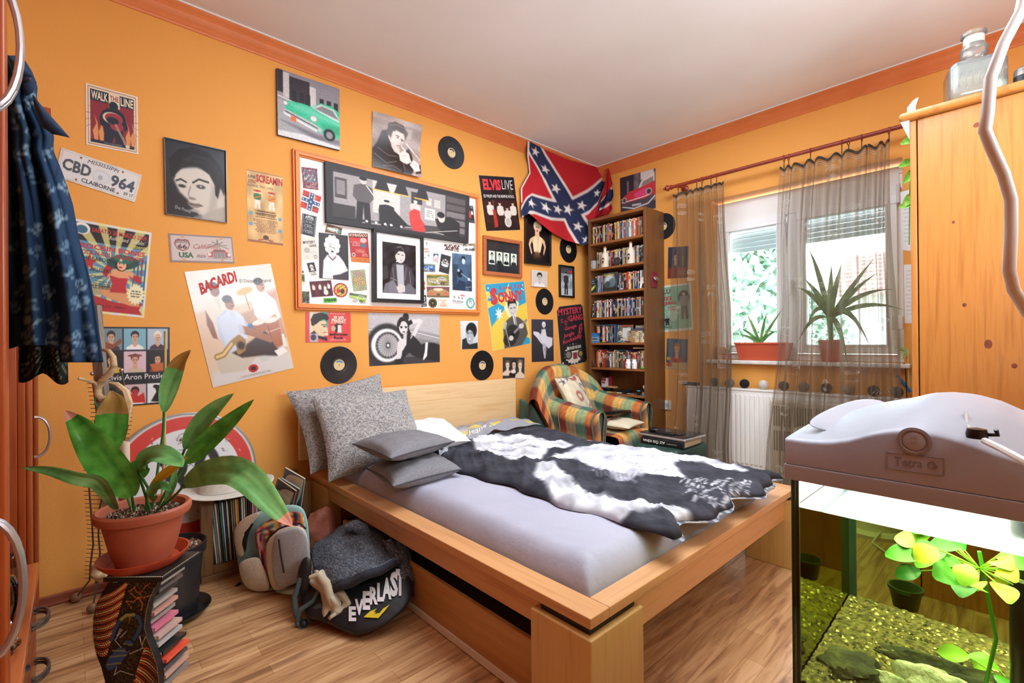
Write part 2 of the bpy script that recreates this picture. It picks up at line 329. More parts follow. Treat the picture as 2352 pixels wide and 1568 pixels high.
# ---------------------------------------------------------------- outside
LEAFM = noisy('hazed_tree_leaves', ['8fb4a0', 'b0ccb8', 'd8e8e0'], sc=9, r=.7)  # leaf green bleached: outdoor glare and haze are put into the colour
def tree(name, label, c, r, n, seed, sz=.16):
    R = np.random.default_rng(seed); q = MB(); d = R.normal(size=(n, 3)); d /= np.linalg.norm(d, axis=1)[:, None]; rad = R.uniform(.55, 1, n)**.5
    P = np.array(c)+d*rad[:, None]*np.array(r); vs = []; fs = []
    for i, p in enumerate(P):
        a = R.normal(size=3); a /= np.linalg.norm(a); b = np.cross(a, R.normal(size=3)); b /= np.linalg.norm(b); s = sz*R.uniform(.5, 1.2); o = 4*i
        vs += [p-a*s, p+b*s*.5, p+a*s, p-b*s*.5]; fs.append((o, o+1, o+2, o+3))
    q.add(vs, fs, LEAFM); t = thing(name, label, 'tree', (c[0], c[1], -3)); q.ob('foliage', t, smooth=False)
    MB().tube([(c[0], c[1], -3), (c[0]+.1, c[1], c[2]-.5)], [.2, .1], mat('6a5240', .9)).ob('trunk', t)
tree('tree', 'leafy green tree outside the left window pane', (5.4, 1.75, 2.1), (1.4, 1.85, 3.1), 9000, 3)
tree('shrub', 'smaller green shrub outside behind the tall window plant', (6.6, .05, .7), (.8, .75, 1.5), 2500, 4, .11)
q = MB(); ST = noisy('outside_render', ['d6d2cc', 'e6e2de'], sc=3)
hb = thing('neighbour_house', 'pale neighbouring house with a tiled roof outside the right window pane', 'building', (11, -6, -3))
MB().box((9.5, -11, -3), (16, .1, 2.2), ST).ob('wall', hb)
TILE = noisy('roof_tiles', ['a8837a', 'c2a098'], (1, 1, 1), sc=14, r=.8)
q = MB(); n = 10
for k in range(n):
    x0 = 9.1+k*.28; z0 = 2.1+k*.13; q.prism([(x0, .4, z0), (x0+.36, .4, z0+.13), (x0+.36, .4, z0+.17), (x0, .4, z0+.05)], (0, -11.8, 0), TILE)
q.ob('roof', hb, smooth=False)
struct(MB().box((.3, -14, -3.1), (20, 10, -3), mat('7c8a6c', .9)), 'ground')
# ---------------------------------------------------------------- radiator and heater
q = MB(); RD = mat('f4f3ee', .3); rt = thing('radiator', 'long white ribbed panel radiator under the window', 'radiator', (-.1, -1.7, .16))
q.rbox((-.115, -.97, .17), (-.098, -2.5, .745), .006, RD)
for k in range(45): y = -1.0-k*.033; q.rbox((-.122, y, .2), (-.11, y-.022, .715), .006, RD)
q.rbox((-.04, -.97, .17), (-.025, -2.5, .745), .004, RD); q.ob('panel', rt)
q = MB(); q.rbox((-.12, -.965, .742), (-.02, -2.505, .757), .003, RD)
for k in range(60): q.box((-.1, -1.0-k*.025, .7572), (-.04, -1.012-k*.025, .7576), mat('c8c7c0', .5))
q.ob('top_grille', rt); 
for y in (-1.2, -2.3): MB().tube([(-.07, y, .19), (-.07, y, 0)], .008, RD).ob('pipe', rt)
HB = mat('d9d2bd', .5); t = thing('convector_heater', 'beige slotted convector heater standing in front of the radiator', 'heater', (-.16, -1.78, 0))
H0, H1 = on(1766, 950, 'x', -.19)[1], on(1940, 950, 'x', -.19)[1]
MB().rbox((-.19, H0, .1), (-.13, H1, .70), .02, HB).ob('casing', t); q = MB()
for r0 in (.52, .35):
    for k in range(24):
        if k % 8 != 7: y = H0-.03-k*(H0-H1-.06)/24; q.rbox((-.1925, y, r0), (-.189, y-.009, r0+.14), .003, mat('8f8876', .7))
q.ob('grille', t); MB().rbox((-.1935, H1+.07, .33), (-.189, H1+.04, .35), .002, mat('c8452f', .4)).ob('badge', t)
for y in (H0-.06, H1+.06): MB().rbox((-.2, y+.02, 0), (-.13, y-.02, .105), .006, HB).ob('foot', t)
# string of cotton balls on the radiator
bc = [('dark grey', '4a4b50'), ('slate grey', '70757c'), ('black', '1d1c20'), ('cream white', 'd8d0c0'), ('charcoal', '46403c'), ('pale grey', '8f8c88'), ('dark brown', '453833'), ('beige', 'a8977e'), ('dark taupe', '4c433d'), ('blue grey', '50545c')]
bp = [(1640, 879), (1676, 880), (1710, 882), (1753.5, 883.5), (1800, 886), (1846, 888), (1898, 891), (1950, 893.7), (2007, 896.5), (2060, 898.4)]
nth = 'first second third fourth fifth sixth seventh eighth ninth tenth'.split()
for k, ((cn, h), (px, py)) in enumerate(zip(bc, bp)):
    p = on(px, py, 'x', -.075); o = MB().sph((p[0], p[1], .757+.034), .034, noisy('yarn_ball', [h, h, 'ffffff' if k == 3 else h], sc=200, r=.95, bump=.8, bsc=170)).ob('cotton_ball')
    tag(o, f'{cn} cotton ball on top of the radiator, {nth[k]} from the left', 'ball', 'cotton balls along the radiator')
tag(MB().rbox(on(1577, 884, 'x', -.1)+V(-.02, .03, -.004), on(1602, 884, 'x', -.1)+V(.02, -.01, .02), .004, DARK).ob('small_box'), 'flat black box lying on the left end of the radiator', 'box')
# ---------------------------------------------------------------- curtain rod, rings, sheer curtains
RODM = wood('mahogany_rod', ['7c2a1c', '9a3c28'], 'y', .3); ZR = 2.39; XR = -.13
rod = thing('curtain_rod', 'long mahogany curtain pole with turned end knob above window', 'curtain rod', (XR, -1.6, ZR))
MB().tube([(XR, -.87, ZR), (XR, -2.62, ZR)], .0135, RODM, 16).ob('pole', rod)
MB().lathe([(.0135, 0), (.02, .004), (.02, .01), (.012, .016), (.018, .024), (.026, .04), (.018, .056), (.009, .06), (.012, .068), (.006, .078), (.001, .08)], (XR, -.87, ZR), RODM, 16, T=Matrix.Rotation(-PI/2, 4, 'X')).ob('finial', rod)
for y in (-.92, -2.5): MB().tube([(XR, y, ZR), (-.02, y, ZR)], .009, RODM).lathe([(.03, 0), (.03, .012), (.02, .02), (0.001, .022)], (0, y, ZR), RODM, 20, T=Matrix.Rotation(-PI/2, 4, 'Y')).ob('bracket', rod)
def sheer():
    M = bpy.data.materials.new('sheer_brown_voile'); M.use_nodes = True; t = M.node_tree; t.nodes.clear(); o = node(M, 'OutputMaterial')
    tr = node(M, 'BsdfTransparent'); df = node(M, 'BsdfDiffuse'); tl = node(M, 'BsdfTranslucent'); a = node(M, 'MixShader'); b = node(M, 'MixShader')
    tr.inputs[0].default_value = (.86, .84, .82, 1)
    df.inputs[0].default_value = lin('8a7b68')+[1]; tl.inputs[0].default_value = lin('b0a292')+[1]; a.inputs[0].default_value = .45
    lw = node(M, 'LayerWeight'); lw.inputs[0].default_value = .5; mr = node(M, 'MapRange'); mr.inputs['To Min'].default_value = .2; mr.inputs['To Max'].default_value = .9
    tc = node(M, 'TexCoord'); mp = node(M, 'Mapping'); mp.inputs['Scale'].default_value = (3, 60, 1.2); n = node(M, 'TexNoise'); n.inputs['Scale'].default_value = 3; t.links.new(tc.outputs['Object'], mp.inputs[0]); t.links.new(mp.outputs[0], n.inputs[0])
    ad = node(M, 'Math', operation='MULTIPLY_ADD'); ad.inputs[1].default_value = .25; t.links.new(n.outputs[0], ad.inputs[0]); t.links.new(lw.outputs['Facing'], mr.inputs[0]); t.links.new(mr.outputs[0], ad.inputs[2])
    s = node(M, 'Math', operation='SUBTRACT', use_clamp=True); s.inputs[1].default_value = .1; t.links.new(ad.outputs[0], s.inputs[0])
    t.links.new(df.outputs[0], a.inputs[1]); t.links.new(tl.outputs[0], a.inputs[2]); t.links.new(s.outputs[0], b.inputs[0]); t.links.new(tr.outputs[0], b.inputs[1]); t.links.new(a.outputs[0], b.inputs[2]); t.links.new(b.outputs[0], o.inputs[0]); return M
SHEER = sheer(); SWIRL = mat('e9e4da', .5)
CY = lambda px, dx=0: on(px, 500, 'x', XR-.015+dx*.4)[1]
def curtain(label, tops, bots, ztop, seed, nf, motifs):   # tops/bots: y extents at top and bottom
    R = np.random.default_rng(seed); n, k = nf*10, 40; P = np.zeros((n, k, 3)); s = np.linspace(0, 1, n)
    w = np.cumsum(R.uniform(.4, 1.6, nf+1)); w = (w-w[0])/(w[-1]-w[0]); ph = np.interp(s, w, np.arange(nf+1))*2*PI; am = np.interp(s, w, R.uniform(.5, 1.3, nf+1)); ph2 = R.uniform(0, 6, 4)
    for j, t in enumerate(np.linspace(0, 1, k)):
        y0 = tops[0]*(1-t)+bots[0]*t+.012*math.sin(3*t*PI+ph2[0]); y1 = tops[1]*(1-t)+bots[1]*t+.012*math.sin(2.4*t*PI+ph2[1])
        A = (.018+.022*min(1, t*3))*am; ss = s+.012*np.sin(ph*.5+t*4+ph2[2])
        P[:, j, 0] = XR-.015-.14*min(1, max(0, t*2.2-.9))+A*np.sin(ph+.5*math.sin(t*5+ph2[3])); P[:, j, 1] = y0+(y1-y0)*ss; z0 = ztop+.012*np.cos(ph)*(1-t)**4; P[:, j, 2] = z0*(1-t)+.045*t
    q = MB().grid(P, SHEER)
    from_uv = lambda a, b: [np.interp(a*(n-1), range(n), P[:, int(np.clip(b*(k-1), 0, k-1)), i]) for i in range(3)]
    for (a, b) in motifs:     # embroidered shell swirls
        sz = .028+.012*R.random()
        for sg, mm in ((1, 1), (-1, .8)):
            for r_ in (.35, .6, .85, 1.1):
                pts = [];
                for th in np.linspace(.15*PI, PI*(.7+.25*R.random()), 9):
                    da = math.cos(th)*sz*r_*mm/abs(tops[1]-tops[0]); db = -sg*(math.sin(th)*sz*r_*mm+.006)/(ztop); p = from_uv(min(max(a+da, 0), 1), min(max(b+db, 0), 1)); p[2] = ztop*(1-(b+db))+.045*(b+db); p[0] -= .003; pts.append(p)
                q.tube(pts, .0009, SWIRL, 4, cap=False)
    for zz in (.035, .047):
        q.tube([(P[i, 0, 0]-.003, P[i, 0, 1], P[i, 0, 2]-zz) for i in range(0, n, 2)], .0013, mat('cfc8b8', .5), 4, cap=False)
    c = tag(q.ob('sheer_curtain', ang=180), label, 'curtain', None); MB().grid(np.stack([P[:, 0]+V(-.001, 0, .002), P[:, 0]+V(-.001, 0, -.018)], 1), mat('3a322a', .8)).ob('header_tape', c)
    return c
curtain('sheer brown curtain panel gathered at the left side of the window', (CY(1542), CY(1664)), (CY(1545), CY(1690, -.2)), ZR-.075, 5, 8, [(.2, .06), (.55, .1), (.9, .12), (.35, .3), (.7, .36), (.12, .42), (.6, .52), (.25, .66), (.85, .6), (.45, .8), (.15, .84), (.8, .9)])
curtain('wide sheer brown curtain panel over the right half of the window', (CY(1793), CY(2047)), (CY(1762, -.2), CY(2062, -.2)), ZR-.075, 9, 10, [(.08, .12), (.3, .2), (.5, .05), (.52, .24), (.7, .17), (.9, .2), (.2, .36), (.42, .38), (.62, .36), (.8, .33), (.1, .5), (.33, .52), (.56, .5), (.75, .52), (.92, .49), (.2, .62), (.45, .66), (.66, .63), (.88, .68), (.12, .74), (.3, .8), (.55, .78), (.14, .92), (.4, .94)])
ring = None
for k, px in enumerate((1557, 1600, 1612, 1633, 1646, 1801, 1812, 1862, 1934, 1950, 1980, 2043)):
    y = on(px, 400, 'x', XR)[1]
    if ring is None:
        ring = MB().tube([(0, .022*math.cos(a)*.5, .022*math.sin(a)-.006) for a in np.linspace(0, 2*PI, 19)] if 0 else [(.020*math.cos(a), .006*math.cos(a), .022*math.sin(a)-.007) for a in np.linspace(0, 2*PI, 19)], .0028, RODM, 6, cap=False)
        ring.tube([(0, 0, -.03), (0, 0, -.075)], .003, DARK, 6); o = ring = ring.ob('curtain_ring')
    else: o = ring.copy(); C.collection.objects.link(o)
    o.location = (XR, y, ZR); o.rotation_euler = (0, 0, .3*math.sin(k*2.3))
    side = 'left' if k < 5 else 'right'; kk = k if k < 5 else k-5
    tag(o, f'mahogany ring holding the {side} curtain, {nth[kk]} of its rings from the left', 'curtain ring', 'wooden curtain rings')
# ---------------------------------------------------------------- posters, pictures, stickers
def quad(s): v = [float(a) for a in s.split()]; return [(v[i], v[i+1]) for i in range(0, 8, 2)]
def poster(name, label, qd, pl, draw, texts=(), th=.0012, M=PRINT, side='e8e4dc', group=None, cat='poster', curl=0, frame=None, res=.8, span=None, seed=0, base='ffffff', parent=None):
    ax, d = pl; Q = quad(qd); P3 = [on(x, y, ax, -d) for x, y in Q]; N = V(0, -1, 0) if ax == 'y' else V(-1, 0, 0)
    def fn(u, v, off=.0):
        a, b = u/100, v/100; p = (P3[0]*(1-a)+P3[1]*a)*(1-b)+(P3[3]*(1-a)+P3[2]*a)*b
        if curl: off = off+curl*(.5+.5*math.cos(2*PI*(b*.8+.1)))*(.4+a*.6)+curl*.3*abs(math.sin(5*a))
        return p+N*(th+off)
    fw = 0; root = None; host = None
    if frame: # (width% x, depth, material, mount%)
        fw, dep, FM, mt = frame; asp = np.linalg.norm(P3[1]-P3[0])/np.linalg.norm(P3[3]-P3[0]); fv = fw*asp
        root = thing(name, label, cat, tuple((P3[0]+P3[2])/2), group); q = MB()
        o = [(0, 0), (100, 0), (100, 100), (0, 100)]; i = [(fw, fv), (100-fw, fv), (100-fw, 100-fv), (fw, 100-fv)]
        for k in range(4):
            a, b, c, e = o[k], o[(k+1) % 4], i[(k+1) % 4], i[k]; q.prism([fn(*a, -th), fn(*b, -th), fn(*c, -th), fn(*e, -th)], N*dep, FM)
        q.ob('frame', root, bevel=.0015)
        if mt:
            q = MB(); q.add([fn(fw, fv, .0006), fn(100-fw, fv, .0006), fn(100-fw, 100-fv, .0006), fn(fw, 100-fv, .0006)], [(0, 1, 2, 3)], WHITE); q.ob('mount', root)
        if isinstance(mt, tuple): x0, y0, x1, y1 = mt
        else: x0, y0, x1, y1 = fw+mt, fv+mt*asp, 100-fw-mt, 100-fv-mt*asp
        g = lambda u, v, off=.0: fn(x0+(x1-x0)*u/100, y0+(y1-y0)*v/100, off+.001)
    else: g = fn
    px = math.dist(Q[0], Q[1]); py = math.dist(Q[0], Q[3]); nx = max(10, int(px*res)); ny = max(10, int(py*res))
    U, Vv = np.meshgrid(np.linspace(0, 100, nx), np.linspace(0, 100, ny))
    if span:
        for j in range(ny): a, b = span(Vv[j, 0]); U[j] = np.linspace(a, b, nx)
    P = Pt(U, Vv, base); draw(P); G = np.zeros(U.shape+(3,))
    for j in range(ny):
        for i in range(nx): G[j, i] = g(U[j, i], Vv[j, i])
    q = MB(); q.grid(G, M, flip=False); q.col = P.lit().reshape(-1, 3)
    if not frame:
        sm = mat(side, .6); e = [G[0], G[:, -1], G[-1][::-1], G[::-1, 0]]
        for b in e:
            n = len(b); st = max(1, n//6); b = b[list(range(0, n-1, st))+[n-1]] if not (span or curl) else b
            q.add(np.concatenate([b, b-N*th*.98]), [(k, k+1, len(b)+k+1, len(b)+k) for k in range(len(b)-1)], sm)
    for t in texts:
        t = list(t)+[0, 0, 0, 0][:max(0, 10-len(t))]; s, x, y, w, h, c, bold, sl, rot, arc = t[:10]
        addtext(q, lambda a, b: g(a, b, .0007), s, x, y, w, h, mat(c, .55), bold, sl, rot, arc)
    if root: q.ob('print', root, ang=180); return root
    o = q.ob(name, parent, ang=50)
    return tag(o, label, cat, group) if parent is None else o
Yw = ('y', 0.0); Xw = ('x', 0.0)
def flames(P, c='d9955c'):
    for x, s in ((16, 1), (26, .7), (78, .8), (88, 1)): P.p([(x, 92), (x-4*s, 75), (x+3, 62), (x-1, 48), (x+5*s, 60), (x+7, 76), (x+6, 92)], c, 1)
def d_walk(P):
    P.r(3, 2, 97, 98, 'b98a5a'); P.r(5, 4, 95, 96, 'e0d6c2'); P.r(8, 7, 92, 94, '8a2d38')
    for k in range(14): a = PI*k/13; P.l([(50, 45), (50+60*math.cos(a), 45-60*math.sin(a)+30)], .8, '7a2432', .6)
    P.r(8, 7, 43, 25, '1f2a3a').r(64, 7, 92, 25, '1f2a3a').r(43, 7, 64, 30, 'e6d8b8'); flames(P); P.r(8, 89, 92, 94, '1f2a3a')
    D = '1d2838'; P.p('30 40 40 32 62 32 72 38 80 60 74 66 70 60 70 94 56 94 53 76 48 94 34 94 33 66 26 62 25 50', D); P.e(52, 27, 9, 7.5, D); P.r(48, 30, 58, 36, D)
    P.e(50, 48, 19, 10, 'e6d8b8'); P.e(52, 48, 17, 9, '9c3440'); P.e(58, 60, 13, 8, '9c3440'); P.e(50, 52, 12, 6, D); P.l('56 58 78 92', 3.4, 'd8c8a4'); P.l('56 58 78 92', 1.4, '3a3a40'); P.e(79, 91, 4, 3, 'd8c8a4')
poster('tin_sign', 'square dark red tin sign with a guitar player silhouette, top left of the wall', '196.7 190.7 315.7 223.2 317.3 354.6 198.3 331.6', Yw, d_walk,
       [('WALK', 10, 9, 31, 14, 'efe3c4', .02), ('THE', 45, 10, 17, 9, 'a03a3c', .02), ('LINE', 66, 9, 25, 14, 'efe3c4', .02), ('NOVEMBER', 34, 90.3, 34, 2.6, '8a8f98')], th=.003, M=TIN, cat='sign', base='e9e3da')
def d_plate(P):
    P.blot(3, .1, .03); P.r(2, 4, 98, 96, 'b9b2a4', .5); P.r(3.2, 7, 96.8, 93, 'dcdad6'); P.e(52, 52, 12, 24, 'c3c8cc', .1, .6); P.e(52, 52, 9, 17, 'd5d8d8', .1); P.e(51, 56, 3, 9, 'aab0b4')
    for x, y in ((24, 12), (76, 12), (24, 88), (76, 88)): P.e(x, y, 1.4, 3.2, '7a4a2c')
poster('licence_plate', 'worn white licence plate with raised dark letters, hung tilted beside the shirt', '141 339 325.3 402.4 309.3 465 126 405', Yw, d_plate,
       [('MISSISSIPPI', 32, 9, 38, 13, '3a4450', 0, .1, 0, 3), ('CBD', 5, 28, 34, 40, '4a545e', .035), ('964', 64, 30, 31, 42, '4a545e', .035), ('CLAIBORNE', 30, 76, 42, 14, '39424c', .02), ('09 17', 83.5, 76, 12, 12, '55504c', .01)], th=.004, M=TIN, cat='licence plate', base='d8d4cc')
def d_face(P):
    P.g('23272d', '14161a'); P.e(60, -5, 80, 55, '2c333d', .9, .7)
    P.p('20 100 30 88 52 84 66 100', '1c2026', 5); P.p('52 78 98 58 100 62 100 100 60 100', 'd0c8ba', 5)
    P.p('12 50 14 40 30 34 50 30 72 33 84 44 88 56 84 72 78 84 66 93 54 95 44 88 34 76 22 68 17 60', 'cfc8bb', 5)
    P.p('76 50 86 56 84 80 66 98 72 76', '9a9388', 7, .5); P.p('46 98 60 94 80 84 100 78 100 100 44 100', 'a8a296', 4, .8); P.e(90, 60, 5, 7, 'c2baac', .5)
    P.p('8 44 6 26 22 11 46 3 72 7 91 22 99 42 97 62 91 52 86 68 82 64 81 50 72 37 56 29 40 30 26 35 17 44 13 52', '0d0f13', 3)
    P.l('30 24 48 14 70 16 84 26', 5, '262c34', .6); P.l('24 34 40 22 60 22', 3, '2a3038', .5)
    P.l('17 53 24 50 33 53', 2.4, '2b2926'); P.l('44 52 54 46 70 48', 2.6, '2b2926'); P.e(26, 59, 6, 2.2, '2e2b28', .8); P.e(57, 56, 7, 2.6, '2e2b28', .8); P.e(57, 55.6, 2.4, 1.6, 'dcdcdc', .5, .6)
    P.l('40 58 36 68 38 73 46 74', 2.2, '7d766c', .7); P.e(42, 74, 6, 2, '8a8277', .8); P.p('32 81 40 79 46 80 54 79 60 82 50 86 40 86', '8b7f74', 1.5); P.l('32 81.5 46 82 60 82', 1, '3a3430'); P.e(46, 90, 8, 2, 'a59d91', .9)
poster('portrait_poster', 'black and white close-up face of a dark-haired man in slim chrome frame', '375.3 315.7 518.5 346.9 521 513.1 379.5 493', Yw, d_face, [('Elvis Presley', 14, 86, 26, 6, 'a8a8a8', 0, .2, 8)], frame=(1.5, .014, mat('8e9298', .25, .8), 0), M=GLOSS, cat='picture')
def d_scream(P):
    P.g('d8b880', 'dcae72').blot(5, .12, .08); P.r(0, 0, 100, 2, '9c5a34', .6).r(0, 97, 100, 100, '8a4c2c', .8)
    for x, b, h in ((28, '2e7a4c', 'c03a2c'), (68, 'd8903a', 'c03a2c')):
        fig(P, x, 27, 52, 22, b, 'e9e2d0', 'efe8da', h); P.e(x, 27.5, 11, 1.6, h); P.l([(x-8, 38), (x+10, 34)], 2, 'c8682c')
    P.lines(20, 55, 82, 66, 4, '4a2a1c', 1); P.lines(16, 67, 86, 86, 9, '5c3a26', 2); P.e(50, 92, 8, 3.5, '5a3a24'); P.l('30 96 50 94 70 96', 1.5, '8a4a2c')
    for x, y in ((9, 60), (91, 63), (9, 75), (91, 80)): P.e(x, y, 6, 2.6, '6aa0b4')
poster('festival_poster', 'tall narrow yellowed festival poster with two costumed skeletons', '566 388 649 405.6 650.5 564.2 569.2 553.6', Yw, d_scream,
       [('JUNE', 2, 7, 22, 5, '4c3a3a', .01), ('2006', 2, 13, 22, 5, 'a8362c', .01), ('SCREAMIN', 25, 4, 74, 11, 'b8342c', .04), ('FESTIVAL 9TH - 10TH', 2, 19.5, 70, 3.5, '4c3a3a'), ('THE CADILLACS (USA)', 20, 54, 60, 3.4, '3c2820', .01), ('JANIS MARTIN (USA)', 22, 58, 56, 3.4, '3c2820', .01)], side='a07048')
def d_rock(P):
    P.r(3, 3, 96, 96, '4f7f98'); P.r(3, 3, 97, 22, '241c1c'); P.r(3, 22, 97, 97, '5d8ea6')
    for k in range(16): a = 2*PI*k/16; P.p([(55, 52), (55+70*math.cos(a), 52+60*math.sin(a)), (55+70*math.cos(a+.18), 52+60*math.sin(a+.18))], 'e4dc8c', 1, .8)
    for x in (80, 85, 90, 95): P.r(x, 34, x+2, 82, '2c5a80')
    P.p('2 84 30 80 60 86 96 84 92 92 97 97 2 97', 'b02228', 1)
    P.e(12, 9, 10, 6.5, 'e9e6d8'); P.e(12, 10, 7, 4.5, '3c6a84')
    S = 'e0a070'; P.e(34, 74, 20, 5.5, 'a8a074'); P.p('46 55 58 48 70 48 76 56 70 68 72 76 54 80 44 74 58 68 52 60', S, 1.5); P.p('40 74 52 68 72 74 88 84 94 88 80 88 60 84 44 80', 'd8955f', 1.5); P.p('50 56 62 58 74 57 72 66 74 74 52 75 54 66', 'b8242c', 1.5)
    P.p('40 54 46 44 54 40 58 44 50 52 46 60', 'b02228', 1); P.p('74 54 88 52 92 58 90 62 80 58', 'b02228', 1); P.p('74 48 82 50 80 56 70 52', S, 1.5)
    P.e(66, 40, 21, 8, '1f4a40', rot=-6); P.e(64, 43, 8, 7, '241410'); P.e(64.5, 43, 6, 6, 'e8b48c'); P.e(63, 45.5, 2.6, 1, 'b02228'); P.e(61.5, 41.5, 1, .6, '241410'); P.e(67, 41.5, 1, .6, '241410'); P.e(66, 36, 13, 5, '2c6a58'); P.star(63, 37, 3, 'efe6c0')
    P.star(86, 74, 13, 'eee6b8', 16, .75); P.lines(78, 70, 94, 79, 3, '3a3a30', 3)
    P.star(24, 45, 10, 'b8262c', 5, .4); P.star(90, 40, 2.6, 'b8262c'); P.star(90, 48, 2.6, 'b8262c'); P.star(89, 56, 2.6, 'b8262c')
    P.lines(30, 64, 56, 74, 4, '3a4a52', 4)
poster('gig_poster', 'blue and yellow poster of a woman in a green hat, half behind the shirt', '166 500.5 348.2 534.5 330.7 730 150 712.5', Yw, d_rock,
       [('SABATO 28 MARZO 2009', 24, 6, 70, 5, 'c03038', .02), ("Rollin' and Tumblin'", 46, 12, 46, 4.5, 'ded8b8', 0, .2), ('Presenta', 72, 17.5, 23, 4, 'ded87a', 0, .2), ('ROCKIN BONES', 12, 24.5, 82, 5.5, 'c8303a', .03), ("ROCK-N-ROLL ALLNIGHTER", 10, 31.5, 84, 5, 'a82838', .02),
        ('THE BABOONS', 12, 38, 46, 4.4, '1c2830', .01), ('STARLITERS', 18, 50, 34, 4.2, '1c2830', .01), ('SANDRINO', 18, 58, 26, 3.6, '1c2830'), ('JERRY GENE', 20, 68, 32, 4.2, '1c2830', .01), ('MEZZAGO - Milano', 30, 89.5, 44, 3, '4c1418')], M=PRINT, side='dedbd6', base='dedbd6')
def d_66(P):
    P.blot(9, .1, .04); P.r(0, 0, 100, 100, '5c3a30', .5); P.r(2.5, 6, 97.5, 94, 'c4b4aa'); P.p('9 22 14 17 19 20 24 17 29 22 31 36 27 54 19 60 11 54 7 36', '8a3a3a', 1); P.p('11 24 27 24 29 38 26 51 19 56 12 51 9 38', 'c4b4aa', 1)
    for k in range(7): a = PI*k/6; P.l([(74, 32), (74+17*math.cos(a), 34-20*math.sin(a)+12*abs(math.cos(a)))], 2.6, '6e6a58', .8)
    P.l('76 32 79 60', 1.8, '8a7c6a'); P.p('56 66 64 60 68 50 84 50 88 60 95 66 94 80 58 80', 'b03a34', 1); P.e(68, 53, 0, 0, 'ffffff') if 0 else None; P.r(69, 52, 83, 60, '6a6060'); P.p('66 62 86 62 88 84 64 84', '9a8c84', 1)
    for x in range(68, 87, 3): P.l([(x, 64), (x, 82)], .8, '4a4040')
    P.e(60, 69, 3, 6, 'd8ccc0'); P.e(92, 69, 3, 6, 'd8ccc0'); P.l('56 85 95 85', 3, 'a89c94')
    for x in (20, 80): P.r(x-3, 9, x+3, 13, 'c88a2a'); P.r(x-3, 88, x+3, 92, 'c88a2a')
poster('licence_plate', 'rusty-edged souvenir plate with a route shield, palm and red car', '386.8 535.5 533.2 544 538.9 604.7 391.6 601.5', Yw, d_66,
       [('ROUTE', 11, 25, 16, 8, '5a4040', .01), ('66', 12, 36, 14, 16, '5a4040', .03), ('California', 33, 34, 40, 17, 'b04048', 0, .25, -5), ('USA', 13, 64, 22, 20, '3f6a4c', .04), ('state', 40, 70, 14, 12, '8a7c78', .01)], th=.003, M=TIN, cat='licence plate', base='b8a49a')
